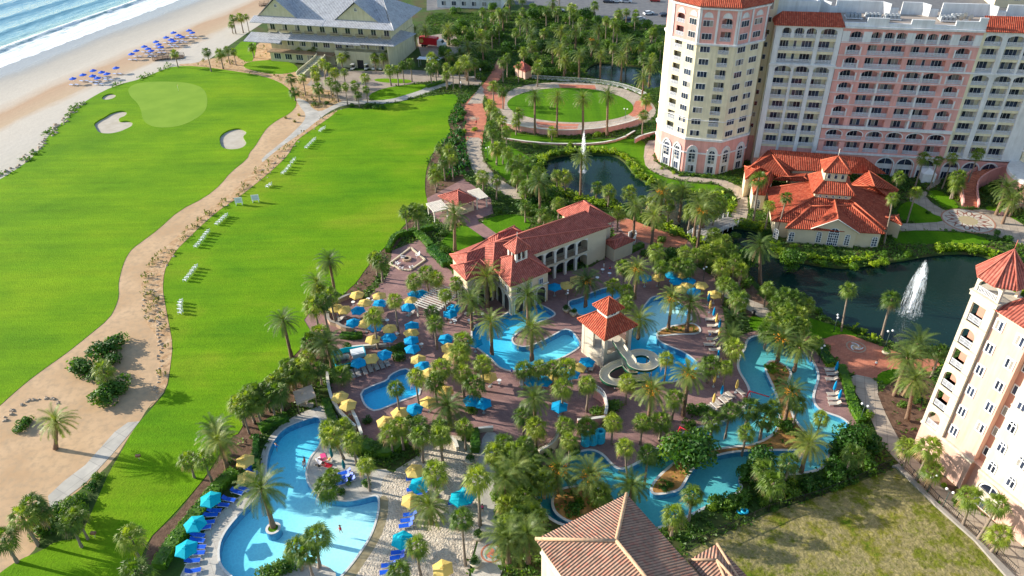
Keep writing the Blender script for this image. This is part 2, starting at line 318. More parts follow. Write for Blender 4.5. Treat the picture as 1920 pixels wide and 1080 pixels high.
reg('small_lawn','lawn_small',"895,415 950,400 985,405 1000,425 960,440 915,440",.05,1)
reg('path','brick_paver',"800,372 870,335 920,372 925,400 895,412 940,445 920,455 870,420 830,420 805,400",.03)
# east garden
reg('small_lawn','lawn_small',"1690,380 1730,375 1770,400 1778,415 1770,420 1700,418 1680,400",.05,1)
reg('small_lawn','lawn_small',"1735,360 1760,355 1790,375 1800,392 1775,395",.05,1)
reg('small_lawn','lawn_small',"1690,432 1780,434 1840,442 1865,460 1780,455 1700,460 1670,450",.05,1)
reg('small_lawn','lawn_small',"1845,385 1880,392 1920,420 1920,445 1870,425 1855,400",.05,1)
reg('path','concrete_path',"1650,418 1700,420 1775,416 1815,395 1850,392 1890,405 1925,425 1960,470 1905,456 1860,440 1820,436 1775,432 1700,432 1655,436",.06,1)
reg('path','concrete_path',"1700,375 1722,362 1740,358 1735,372 1775,398 1795,395 1785,405 1760,408 1725,385",.06,1)
reg('path','concrete_path',"1735,357 1752,352 1765,340 1770,318 1760,318 1755,338 1740,350",.06,1)
reg('mosaic_medallion','mosaic',ell(1815,414,5.6,5.6,48),.09)
# central terraces
reg('pool_terrace','brick_paver',"735,470 790,448 812,480 860,520 960,560 1000,520 1110,500 1165,462 1140,420 1165,405 1230,430 1290,448 1300,465 1290,490 1340,520 1352,560 1362,620 1372,690 1400,720 1425,760 1300,815 1250,842 1205,880 1130,895 1060,870 1010,885 960,850 930,830 890,860 820,860 760,830 690,830 645,800 618,725 640,690 600,650 570,600 600,560 690,560 730,510",.0)
reg('brick_walk','brick_red',"1165,405 1230,430 1290,448 1285,462 1250,466 1195,450 1160,430",.02,1)
reg('pool_deck','concrete_pale',"512,808 547,782 580,768 612,757 628,772 645,805 665,850 690,880 735,880 732,905 712,955 700,1010 670,1085 640,1140 430,1140 335,1120 335,1085 350,1055 372,1025 388,985 430,945 470,915 490,890 488,850",.02,1)
reg('pool_beach','beach_white_sand',"712,900 735,885 760,870 790,850 800,820 860,815 910,830 915,880 905,950 895,1010 880,1060 875,1150 640,1150 668,1078 700,1020 722,960",.04,1)
reg('path','concrete_pale',"905,810 935,812 945,850 925,890 930,940 945,970 935,1010 945,1090 880,1130 885,1060 905,985 895,930 870,890 900,865",.06,1)
reg('small_lawn','mulch',"1370,500 1400,520 1430,560 1500,600 1510,640 1480,640 1420,610 1380,570 1355,540",.03)
reg('path','concrete_path',"1350,530 1372,540 1400,560 1440,575 1450,600 1430,598 1400,580 1372,565 1340,545",.05,1)
reg('small_lawn','lawn_small',"1400,590 1450,600 1500,590 1560,610 1610,625 1600,640 1530,632 1470,630 1410,622",.06,1)
reg('brick_plaza','brick_red',"1505,640 1512,628 1540,638 1565,628 1592,627 1625,640 1660,652 1700,668 1765,676 1755,700 1700,692 1655,694 1646,712 1600,703 1578,686 1560,665 1540,655",.05,1)
reg('path','concrete_path',"1592,700 1646,711 1645,735 1655,765 1680,815 1700,845 1735,880 1790,928 1840,962 1885,997 1925,1032 2000,1110 1900,1120 1865,1042 1812,992 1770,954 1735,922 1680,862 1650,830 1640,800 1620,760 1600,730",.05,1)
reg('small_lawn','lawn_small',"1645,700 1680,690 1700,700 1700,712 1665,722 1645,715",.06,1)
reg('planting_bed','mulch',"1645,738 1690,700 1740,700 1760,740 1725,840 1765,888 1905,990 2000,1080 1925,1030 1885,995 1840,960 1790,926 1735,878 1700,843 1680,813 1656,765",.03)
reg('vacant_lot','dry_lawn',"1672,880 1684,876 1755,948 1830,1015 1900,1085 2000,1200 1100,1400 1150,1120 1285,1035 1440,962 1500,942 1600,908",.0)
reg('kerb','coping_dark',"1672,876 1684,872 1755,944 1830,1011 1900,1081 1990,1180 1975,1185 1826,1015 1751,948 1680,878",.35)
reg('pool_terrace','brick_paver','1500,650 1530,655 1552,675 1572,700 1588,735 1598,765 1612,790 1612,815 1596,832 1560,850 1545,860 1400,700',.02,1)
reg('pool_terrace','brick_paver','1395,625 1430,618 1470,632 1440,660 1400,700 1385,740 1360,700 1370,640',.015,1)
# basins
def pool(name,fl,poly,z,cop='coping',cw=.3,sm=2,water='pool_water',wz=-.12,cz=.08):
    p=pp(poly) if isinstance(poly,str) else poly
    if sm: p=smooth(p,sm)
    if cop: reg('pool_coping',cop,offset(p,cw),cz)
    reg(name,fl,p,z); WAT.append((p,name,water,wz)); return p
WAT=[]
reg('gutter','gutter_tile',"712,930 728,930 728,960 721,990 706,1022 686,1052 664,1085 630,1140 600,1140 655,1058 677,1032 694,1004 704,975 709,950",.03,1)
pool('pool_basin','big_pool_floor',"600,781 575,787 548,797 530,807 515,825 506,842 501,865 501,892 496,915 480,935 455,960 432,985 416,1010 411,1035 414,1057 428,1074 450,1090 500,1120 600,1120 650,1068 678,1030 695,1002 705,972 709,950 708,930 695,932 670,939 645,942 612,937 590,925 577,910 572,892 574,875 581,855 598,838 602,812",-1.15)
reg('planter_island','coping',ell(513,993,1.05,1.05,24),.35); reg('planter_soil','lawn_small',ell(513,993,.7,.7,20),.30)
reg('pool_deck','concrete_pale',"495,1120 495,1082 515,1062 545,1050 578,1053 612,1060 635,1078 620,1130",.05,1)
pool('pool_basin','lagoon2_floor',"677,735 700,724 728,714 732,704 757,692 770,696 772,712 792,737 762,747 737,757 705,770 692,765 683,755",-1.0,sm=1)
pool('pool_basin','lagoon2_floor',"887,612 910,604 935,598 960,582 985,570 1010,570 1038,585 1040,592 1010,603 982,615 964,627 957,638 966,649 985,652 1005,646 1035,631 1065,614 1085,638 1088,650 1060,667 1035,677 1010,686 985,693 960,696 937,689 922,672 903,657 890,648 885,630",-1.1)
pool('pool_basin','lagoon2_floor',"1062,566 1090,560 1110,549 1140,539 1158,538 1172,552 1150,562 1125,578 1100,592 1080,588",-1.1)
pool('pool_basin','lagoon_floor',"1225,555 1250,558 1275,568 1292,585 1297,604 1262,610 1240,616 1229,626 1233,640 1255,650 1282,661 1299,673 1311,684 1300,700 1285,706 1262,716 1230,716 1195,708 1180,690 1172,660 1180,630 1192,606 1202,588 1212,570",-1.1)
pool('river_basin','river_floor',"1417,630 1445,631 1475,642 1502,660 1522,677 1532,697 1532,712 1526,728 1522,745 1526,760 1540,772 1560,779 1578,785 1591,796 1593,808 1585,817 1568,824 1555,838 1550,860 1540,877 1515,884 1477,888 1445,886 1420,883 1397,886 1386,892 1383,903 1390,918 1365,932 1335,943 1318,951 1297,962 1270,975 1230,990 1150,1000 1060,985 1030,970 1012,945 1005,925 1015,905 1040,885 1060,865 1077,855 1095,846 1112,845 1130,854 1143,870 1157,881 1175,881 1200,868 1225,850 1247,832 1268,820 1290,809 1330,799 1370,788 1395,770 1408,750 1407,728 1398,712 1388,697 1385,682 1390,667 1400,652 1402,638",-.9,water='river_water',cw=.4)
def island(poly,mat='straw_mulch'):
    p=smooth(pp(poly),2); reg('pool_coping','coping',p,.1); reg('planting_bed',mat,offset(p,-.4),.12); return p
island("1440,676 1455,675 1477,687 1487,702 1479,716 1484,740 1485,776 1498,795 1516,815 1535,832 1520,846 1490,846 1440,846 1400,847 1370,850 1340,857 1317,866 1300,880 1287,903 1277,921 1252,927 1225,930 1216,918 1226,900 1246,880 1272,860 1307,848 1340,841 1380,836 1410,833 1437,822 1453,808 1459,790 1460,765 1452,735 1441,712 1431,690")
island("1037,927 1050,915 1080,910 1110,908 1140,925 1160,945 1150,965 1120,975 1090,982 1067,981 1050,972 1037,960 1032,942")
island("1235,632 1229,626 1240,616 1262,610 1297,604 1312,612 1316,622 1305,628 1270,628",'straw_mulch')
# lakes
def lake(poly): 
    p=smooth(pp(poly),2); reg('lake_bed','mulch',p,-2.0); WAT.append((p,'lake','lake_water',-.5)); return p
LK=[lake("1020,302 1042,292 1080,288 1122,288 1155,291 1172,302 1184,320 1202,335 1230,352 1262,368 1300,368 1345,370 1364,388 1360,405 1385,420 1345,448 1300,452 1290,440 1265,425 1240,405 1200,397 1160,384 1130,378 1100,372 1060,357 1035,340 1022,322"),
 lake("1335,442 1365,424 1400,428 1425,434 1437,460 1447,480 1500,490 1560,500 1600,500 1650,492 1700,485 1740,477 1800,472 1850,478 1885,500 1895,530 1885,600 1860,648 1800,652 1752,650 1690,646 1665,640 1620,622 1592,612 1567,602 1538,590 1526,575 1515,550 1490,546 1450,552 1425,537 1408,517 1393,490 1378,464 1350,445"),
 lake("1096,135 1108,120 1130,116 1180,122 1240,128 1247,160 1215,168 1190,160 1150,152 1105,145")]
# ---- triangulate
verts=[];faces=[];DBG=1
for n_,m_,p_,z_ in REG:
    b=len(verts); 
    q=p_ if area2(p_)>0 else p_[::-1]
    verts+= [Vector((a[0],a[1])) for a in q]; faces.append(list(range(b,b+len(q))))
tv,te,tf,_,_,of=delaunay_2d_cdt(verts,[],faces,0,1e-4)
tri={}
owner=[]
for f,o in zip(tf,of): owner.append(max(o) if o else 0)
groups={}
for i,o in enumerate(owner): groups.setdefault(REG[o][:2]+(o if REG[o][0] not in('pool_coping',) else -1,),[]).append(i)
edge={}
for i,f in enumerate(tf):
    for k in range(len(f)):
        a,b=f[k],f[(k+1)%len(f)]; edge.setdefault((min(a,b),max(a,b)),[]).append(i)
BW=MB()
for (nm,mt,o),fl in groups.items():
    mb=MB(); idx={}
    for i in fl:
        z=REG[owner[i]][3]; f=tf[i]
        ids=[]
        for a in f:
            if (a,z) not in idx: idx[(a,z)]=len(mb.v); mb.v.append((tv[a].x,tv[a].y,z))
            ids.append(idx[(a,z)])
        mb.f.append(tuple(ids)); mb.m.append(0); mb.sm.append(False)
        for k in range(len(f)):   # kerbs and basin walls where the neighbour lies lower/higher
            a,b=f[k],f[(k+1)%len(f)]; nb=[j for j in edge[(min(a,b),max(a,b))] if j!=i]
            if nb:
                z2=REG[owner[nb[0]]][3]
                if z2<z-1e-4:
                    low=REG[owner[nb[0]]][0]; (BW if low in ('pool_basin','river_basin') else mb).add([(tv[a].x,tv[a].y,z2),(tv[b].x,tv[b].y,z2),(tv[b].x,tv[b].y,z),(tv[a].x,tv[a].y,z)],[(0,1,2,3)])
    if mt=='beach' : BEACH=mb; continue
    o_=mb.build(nm,MAT.get(mt) or mt and MAT.setdefault(mt,bpy.data.materials.new(mt))); tag(o_,kind='structure')
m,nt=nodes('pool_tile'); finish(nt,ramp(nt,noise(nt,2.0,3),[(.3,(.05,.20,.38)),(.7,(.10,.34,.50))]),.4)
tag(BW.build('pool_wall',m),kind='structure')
# water sheets
from mathutils.geometry import tessellate_polygon
isl=[]
def sheet(name,p,mat,z):
    q=offset(p,.02); t=tessellate_polygon([[Vector((a.x,a.y,0)) for a in q]]); mb=MB(); mb.add([(a.x,a.y,z) for a in q],[tuple(reversed(x)) for x in t])
    me=mb.mesh(name,MAT[mat]); 
    for po in me.polygons:
        if po.normal.z<0: po.flip()
    return tag(link(name,me),kind='structure')
for p,n_,m_,z_ in WAT: sheet({'pool_basin':'pool_water','river_basin':'river_water','lake':'lake_water'}[n_],p,m_,z_)
# ---- beach and sea materials follow the shoreline
def shorecoord(nt):
    geo=N(nt,'ShaderNodeNewGeometry'); d=N(nt,'ShaderNodeVectorMath',operation='DOT_PRODUCT'); nt.links.new(geo.outputs['Position'],d.inputs[0]); d.inputs[1].default_value=(sn.x,sn.y,0)
    e=N(nt,'ShaderNodeVectorMath',operation='DOT_PRODUCT'); nt.links.new(geo.outputs['Position'],e.inputs[0]); e.inputs[1].default_value=(st.x,st.y,0)
    v=N(nt,'ShaderNodeMath',operation='SUBTRACT'); nt.links.new(d.outputs['Value'],v.inputs[0]); v.inputs[1].default_value=sp0.dot(sn)
    cb=N(nt,'ShaderNodeCombineXYZ'); nt.links.new(v.outputs[0],cb.inputs[0]); nt.links.new(e.outputs['Value'],cb.inputs[1]); return v.outputs[0],cb.outputs[0]
def madd(nt,a,b,c):
    x=N(nt,'ShaderNodeMath',operation='MULTIPLY_ADD')
    for k,q in enumerate((a,b,c)):
        if isinstance(q,(int,float)): x.inputs[k].default_value=q
        else: nt.links.new(q,x.inputs[k])
    return x.outputs[0]
m,nt=nodes('beach'); v,vec=shorecoord(nt); mp=N(nt,'ShaderNodeMapping'); nt.links.new(vec,mp.inputs[0]); mp.inputs['Scale'].default_value=(1,.35,1)
nz=noise(nt,.07,5,mp.outputs[0]); vv=madd(nt,nz,14,v); vv=madd(nt,vv,1/80,-7/80)
col=ramp(nt,vv,[(0,(.27,.25,.23)),(.12,(.32,.30,.27)),(.22,(.43,.39,.33)),(.38,(.52,.46,.38)),(.445,(.48,.37,.27)),(.47,(.44,.29,.18)),(.60,(.47,.34,.22)),(.645,(.52,.46,.38)),(.8,(.50,.45,.38)),(1,(.46,.42,.34))])
fine=ramp(nt,noise(nt,.8,5,mp.outputs[0],.7),[(.3,(.93,.93,.93)),(.7,(1.04,1.04,1.04))])
p=finish(nt,mix(nt,1.0,col,fine,'MULTIPLY'),.7,noise(nt,.9,4),.07,.25)
wet=ramp(nt,madd(nt,vv,1,0),[(.1,(.18,.18,.18)),(.2,(.9,.9,.9))]); nt.links.new(wet,p.inputs['Roughness'])
tag(BEACH.build('beach',m),kind='structure')
m,nt=nodes('sea_water'); v,vec=shorecoord(nt); mp=N(nt,'ShaderNodeMapping'); nt.links.new(vec,mp.inputs[0]); mp.inputs['Scale'].default_value=(1,.22,1)
nz=noise(nt,.09,4,mp.outputs[0]); vv=madd(nt,nz,6,v)
deep=ramp(nt,madd(nt,vv,1/120,1.0),[(0,(.035,.17,.27)),(.55,(.05,.22,.30)),(.80,(.09,.27,.32)),(.86,(.15,.30,.27))])
f1=noise(nt,.55,7,mp.outputs[0],.75,.6)
band=ramp(nt,madd(nt,vv,1/40,.95),[(.0,(0,0,0)),(.50,(0,0,0)),(.57,(.9,.9,.9)),(.62,(.45,.45,.45)),(.95,(.62,.62,.62)),(1.0,(.8,.8,.8))])
thr=N(nt,'ShaderNodeMath',operation='ADD'); nt.links.new(f1,thr.inputs[0]); nt.links.new(band,thr.inputs[1])
fo=ramp(nt,thr.outputs[0],[(.86,(0,0,0)),(1.02,(1,1,1))])
pa=finish(nt,mix(nt,fo,deep,(.72,.74,.72)),.25,noise(nt,.35,5,mp.outputs[0],.6),.5,.5)
rr=ramp(nt,fo,[(0,(.12,.12,.12)),(1,(.8,.8,.8))]); nt.links.new(rr,pa.inputs['Roughness'])
mb=MB(); us=[-120+i*3 for i in range(150)]; vs_=[-240,-200,-170,-150]+[-140+i*1.0 for i in range(144)]
rnd=random.Random(3); ph=[rnd.uniform(0,6) for _ in range(6)]
def seah(u,v):
    w=sum(math.sin(u*.02*(k+1)+ph[k])*1.6/(k+1) for k in range(3)); h=0
    for c,a,wd in ((-17,.75,2.0),(-35,.55,4),(-52,.6,6),(-72,.6,7),(-95,.6,8),(-120,.6,9)):
        x=(v-c-w*(1+abs(c)/40)); h+=a*math.exp(-(x/wd)**2) if x<0 else a*math.exp(-(x/(wd*.55))**2)
    return h+.12*math.sin(u*.9+v*.5)*math.sin(v*.7-u*.3)
for u in us:
    for v_ in vs_:
        q=SH(u,v_); e=min(1,max(0,-(v_-2)/10)); mb.v.append((q.x,q.y,-.12+.16*e+seah(u,v_)*max(.1,e)))
nv=len(vs_)
for i in range(len(us)-1):
    for j in range(nv-1): mb.f.append((i*nv+j,(i+1)*nv+j,(i+1)*nv+j+1,i*nv+j+1)); mb.m.append(0); mb.sm.append(True)
me=mb.mesh('sea',m)
if me.polygons[0].normal.z<0:
    for po in me.polygons: po.flip()
tag(link('sea',me),kind='structure')
# mosaic medallion: stone sunburst set in the paving
m=MAT['mosaic']; m.use_nodes=True; nt=m.node_tree; nt.nodes.clear(); c=W(1815,414)
geo=N(nt,'ShaderNodeNewGeometry'); sub=N(nt,'ShaderNodeVectorMath',operation='SUBTRACT'); nt.links.new(geo.outputs['Position'],sub.inputs[0]); sub.inputs[1].default_value=(c.x,c.y,0)
g=N(nt,'ShaderNodeSeparateXYZ'); nt.links.new(sub.outputs[0],g.inputs[0])
def mm(op,a,b=None):
    x=N(nt,'ShaderNodeMath',operation=op)
    for k,q in enumerate((a,b)):
        if q is None: continue
        if isinstance(q,(int,float)): x.inputs[k].default_value=q
        else: nt.links.new(q,x.inputs[k])
    return x.outputs[0]
ang=mm('ARCTAN2',g.outputs[1],g.outputs[0]); rad=mm('SQRT',mm('ADD',mm('MULTIPLY',g.outputs[0],g.outputs[0]),mm('MULTIPLY',g.outputs[1],g.outputs[1])))
s=mm('ABSOLUTE',mm('SINE',mm('MULTIPLY',ang,6)))
rt=mm('DIVIDE',mm('SUBTRACT',rad,1.9),2.9); wd=mm('MULTIPLY',mm('MULTIPLY',rt,mm('SUBTRACT',1.0,rt)),3.4)
ln=mm('LESS_THAN',mm('ABSOLUTE',mm('SUBTRACT',s,wd)),.17); ins=mm('MULTIPLY',mm('GREATER_THAN',rt,0.0),mm('LESS_THAN',rt,1.0)); ln=mm('MULTIPLY',ln,ins)
base=ramp(nt,noise(nt,1.5,3),[(.35,(.42,.40,.33)),(.65,(.62,.52,.43))])
base=mix(nt,ln,base,(.25,.10,.07)); cen=mm('LESS_THAN',rad,1.75); base=mix(nt,cen,base,(.42,.33,.20)); rg=mm('GREATER_THAN',rad,5.25); base=mix(nt,rg,base,(.42,.20,.13)); 
rg2=mm('LESS_THAN',mm('ABSOLUTE',mm('SUBTRACT',rad,1.85)),.13); base=mix(nt,rg2,base,(.38,.34,.16)); finish(nt,base,.7)
# ============================================================ BUILDINGS
for nm,c in dict(wall_pink=(.68,.34,.30),wall_cream=(.72,.65,.46),wall_white=(.66,.66,.66),wall_ivory=(.60,.53,.42),wall_blush=(.66,.42,.335),wall_rose=(.52,.25,.19),
    wall_sage=(.52,.49,.33),wall_sand=(.62,.52,.36),wall_terra=(.50,.24,.17),trim_white=(.68,.64,.56),roof_gravel=(.36,.30,.25),roof_dark=(.10,.11,.14),frame_white=(.74,.74,.74),
    rail_grey=(.62,.64,.70),steel=(.35,.37,.38),timber=(.20,.13,.085),grey_timber=(.33,.31,.29),wood_tan=(.42,.30,.2)).items(): plain(nm,c,.75,.07,.5)
# walls get faint weather streaks
for nm in ('wall_pink','wall_cream','wall_white','wall_blush','wall_ivory','wall_sage'):
    nt=MAT[nm].node_tree; p=[n for n in nt.nodes if n.type=='BSDF_PRINCIPLED'][0]; src=p.inputs['Base Color'].links[0].from_socket
    mp=N(nt,'ShaderNodeMapping'); geo=N(nt,'ShaderNodeNewGeometry'); nt.links.new(geo.outputs['Position'],mp.inputs[0]); mp.inputs['Scale'].default_value=(1.2,1.2,.12)
    f=ramp(nt,noise(nt,1.0,5,mp.outputs[0],.65),[(.3,(.84,.83,.82)),(.6,(1.04,1.04,1.04))]); nt.links.new(mix(nt,1.0,src,f,'MULTIPLY'),p.inputs['Base Color'])
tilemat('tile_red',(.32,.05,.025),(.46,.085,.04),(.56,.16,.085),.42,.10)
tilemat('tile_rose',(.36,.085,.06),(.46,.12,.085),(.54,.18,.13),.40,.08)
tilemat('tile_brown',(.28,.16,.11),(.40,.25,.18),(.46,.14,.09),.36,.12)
tilemat('metal_seam',(.42,.43,.46),(.46,.47,.50),(.50,.51,.53),.55,.05)
plain('ridge_red',(.50,.12,.06),.75,.2,1.5); plain('ridge_rose',(.48,.14,.10),.75,.15,1.5); plain('ridge_tan',(.48,.31,.19),.75,.25,3)
glass_dark('glass'); glass_dark('glass_blue',(.02,.05,.12))
plain('dark_inside',(.03,.028,.03),.9)
class RF(MB):
    def mesh(s,name,mats):
        me=MB.mesh(s,name,mats); uv=me.uv_layers.new(name='UVMap')
        for po in me.polygons:
            n=po.normal
            if abs(n.z)>.9999: h=Vector((1,0,0))
            else: h=Vector((n.y,-n.x,0)).normalized()
            dn=h.cross(n)
            for li,vi in zip(po.loop_indices,po.vertices):
                co=me.vertices[vi].co; uv.data[li].uv=(co.dot(h),co.dot(dn))
        return me
def slab(rf,pts,th=.18):
    """one roof plane with thickness"""
    p=[Vector(q) for q in pts]; n=(p[1]-p[0]).cross(p[2]-p[0]).normalized()
    if n.z<0: p=p[::-1]
    k=len(p); lo=[q-Vector((0,0,th)) for q in p]
    rf.add(p+lo,[tuple(range(k)),tuple(reversed(range(k,2*k)))]+[(i,i+k,(i+1)%k+k,(i+1)%k) for i in range(k)])
def hiproof(parent,pts,ze,a,b,zr,mat='tile_red',rmat='ridge_red',name='roof',rr=.13,cap=True):
    """pts: 4 eave corners; a near edge p3-p0, b near edge p1-p2"""
    P=[Vector((q[0],q[1],ze)) for q in pts]; A=Vector((a[0],a[1],zr)); B=Vector((b[0],b[1],zr)); rf=RF()
    if (A-B).length<.05:
        for i in range(4): slab(rf,[P[i],P[(i+1)%4],A])
    else:
        slab(rf,[P[0],P[1],B,A]); slab(rf,[P[1],P[2],B]); slab(rf,[P[2],P[3],A,B]); slab(rf,[P[3],P[0],A])
    o=rf.build(name,MAT[mat],parent)
    if cap:
        m=MB(); u=Vector((0,0,.06))
        for x,y in ((P[0],A),(P[3],A),(P[1],B),(P[2],B),(A,B)):
            if (x-y).length>.1: m.tube([x+u,y+u],rr,6)
        m.build('ridge_cap',MAT[rmat],o)
    return o
def rect(fr,s0,s1,d0,d1): return [fr(s0,d0),fr(s1,d0),fr(s1,d1),fr(s0,d1)]
def archpts(s0,s1,zs,zt,n=8):
    c=(s0+s1)/2; r=(s1-s0)/2; return [(c-r*math.cos(PI*i/n),zs+(zt-zs)*math.sin(PI*i/n)) for i in range(n+1)]
def archfill(mb,fr,s0,s1,zs,zt,ztop,d0,d1):
    """masonry above an arched opening"""
    a=archpts(s0,s1,zs,zt); n=len(a)
    for i in range(n-1):
        (x0,z0),(x1,z1)=a[i],a[i+1]
        vs=[fr(x0,d1,z0),fr(x1,d1,z1),fr(x1,d1,ztop),fr(x0,d1,ztop),fr(x0,d0,z0),fr(x1,d0,z1),fr(x1,d0,ztop),fr(x0,d0,ztop)]
        mb.add(vs,[(0,1,2,3),(4,7,6,5),(0,4,5,1)])
def archtrim(mb,fr,s0,s1,z0,zs,zt,d0,d1,w=.25):
    a=[(s0,z0)]+archpts(s0,s1,zs,zt)+[(s1,z0)]; c=(s0+s1)/2
    o=[(s0-w,z0)]+[(c+(x-c)*(1+2*w/(s1-s0)),z+w*max(0,(z-zs))/max(.01,(zt-zs))) for x,z in a[1:-1]]+[(s1+w,z0)]
    for i in range(len(a)-1):
        vs=[fr(a[i][0],d1,a[i][1]),fr(a[i+1][0],d1,a[i+1][1]),fr(o[i+1][0],d1,o[i+1][1]),fr(o[i][0],d1,o[i][1])]
        vs+=[fr(a[i][0],d0,a[i][1]),fr(a[i+1][0],d0,a[i+1][1]),fr(o[i+1][0],d0,o[i+1][1]),fr(o[i][0],d0,o[i][1])]
        mb.add(vs,[(0,1,2,3),(0,4,5,1),(3,2,6,7)])
rw=random.Random(9)
def window(fr,s0,s1,z0,z1,d=0,n=2,mats=('frame_white','glass'),rows=1,fw=.09,arch=0):
    """frame standing proud of the wall with panes set into it"""
    m=MB(); m.box(s0,s1,d-.05,d+.06,z0,z1,fr); m.mi=1; w=(s1-s0-fw)/n; h=(z1-z0-fw)/rows
    for i in range(n):
        for j in range(rows):
            a=s0+fw+i*w; b=z0+fw+j*h; m.mi=2 if (n>1 and rw.random()<.16) else 1; m.poly([fr(a,d+.075,b),fr(a+w-fw,d+.075,b),fr(a+w-fw,d+.075,b+h-fw),fr(a,d+.075,b+h-fw)])
    if arch:
        m.mi=0; c=(s0+s1)/2; ap=archpts(s0,s1,z1,z1+arch,8); m.add([fr(x,d+.06,z) for x,z in ap],[tuple(range(len(ap)))])
        m.mi=1; ap=archpts(s0+fw*1.3,s1-fw*1.3,z1+.02,z1+arch-fw,8); k=len(ap)
        m.add([fr(x,d+.075,z) for x,z in ap[:k//2]]+[fr(c-fw/2,d+.075,z1+arch-fw),fr(c-fw/2,d+.075,z1+.02)],[tuple(range(k//2+2))])
        m.add([fr(x,d+.075,z) for x,z in ap[k//2+1:]]+[fr(c+fw/2,d+.075,z1+.02),fr(c+fw/2,d+.075,z1+arch-fw)],[tuple(range(k-k//2-1+2))])
    return m
def railing(fr,s0,s1,z,d=0,h=1.05,sp=.15,t=.07):
    m=MB(); m.box(s0,s1,d-.06,d+.0,z+h-.07,z+h,fr); m.box(s0,s1,d-.05,d-.01,z+.06,z+.11,fr)
    n=max(2,int((s1-s0)/sp))
    for i in range(n+1):
        x=s0+(s1-s0)*i/n; w=.05 if i%5==0 else t/2; m.box(x-w,x+w,d-.05,d-.01,z+.11,z+h-.07,fr)
    return m
class Many:
    def __init__(s): s.l=[]
    def add(s,mb): s.l.append(mb)
    def build(s,name,mats,parent,cap=100):
        def key(mb):
            xs=[PX(v) for v in mb.v[::4]]; a=(max(x for x,_ in xs)-min(x for x,_ in xs)+1)*(max(y for _,y in xs)-min(y for _,y in xs)+1)
            inf=any(-5<x<1925 and -5<y<1085 for x,y in xs); return -a if inf else 0
        l=sorted(s.l,key=key)
        for m in l[:cap]: m.build(name,mats,parent)
        if l[cap:]:
            r=MB()
            for m in l[cap:]:
                b=len(r.v); r.v+=m.v; r.f+=[tuple(i+b for i in f) for f in m.f]; r.m+=m.m; r.sm+=m.sm
            o=r.build(name,mats,parent); o['kind']='stuff'
plain('curtain',(.30,.28,.25),.6,.2,3); GL=[MAT['frame_white'],MAT['glass'],MAT['curtain']]; rw=random.Random(9)
# ---------------------------------------------------------------- the big hotel
hotel=tag(empty('hotel_building',(88,178,0)),'long pink and cream balcony hotel wing with an eight sided tower at its left end','hotel')
hotel.location=(0,0,0)
A0=W(1754,336); HF=Fr(A0,R(-11)); rnd=random.Random(5)
wins=Many(); rails=Many()
wp,wc,ww,dk=MB(),MB(),MB(),MB()
FL=[6.1,9.2,12.3,15.2,18.2,21.1,24.0,27.0,30.0,32.9]; REC=1.7
def bay(fr,s0,s1,zf,arch=0,h=2.35,fill=wp,side=0,small=False):
    zt=zf+h
    if arch: archfill(fill,fr,s0,s1,zt-arch,zt,zt+.02,-.35,-.004)
    w=s1-s0; g=min(2.5,w*.72)
    if w>6: gr=[(s0+.3,s0+2.3),(s1-2.6,s1-.3),((s0+s1)/2-.5,(s0+s1)/2+.2)]
    elif side<0: gr=[(s0+.2,s0+.2+g)]
    elif side>0: gr=[(s1-.2-g,s1-.2)]
    else: gr=[((s0+s1-g)/2,(s0+s1+g)/2)]
    for a,b in gr: wins.add(window(fr,a,b,zf+.05,zf+2.3,-REC+.02,3 if b-a>1.5 else 1,fw=.07))
    rails.add(railing(fr,s0+.02,s1-.02,zf,-.05,.45 if small else 1.0))
def section(fr,s0,s1,cols,wall,pil,pilw,z0,z1,floors,rows,trim,dz=0):
    """recessed balcony wall: back wall, floor slabs, piers between openings"""
    wall.box(s0,s1,-REC-.3,-REC,z0,z1,fr)
    for zf in floors: wall.box(s0,s1,-REC,-.006,zf-.62,zf,fr)
    wall.box(s0,s1,-REC,-.006,floors[-1]+2.35,z1,fr)
sec_rows={}
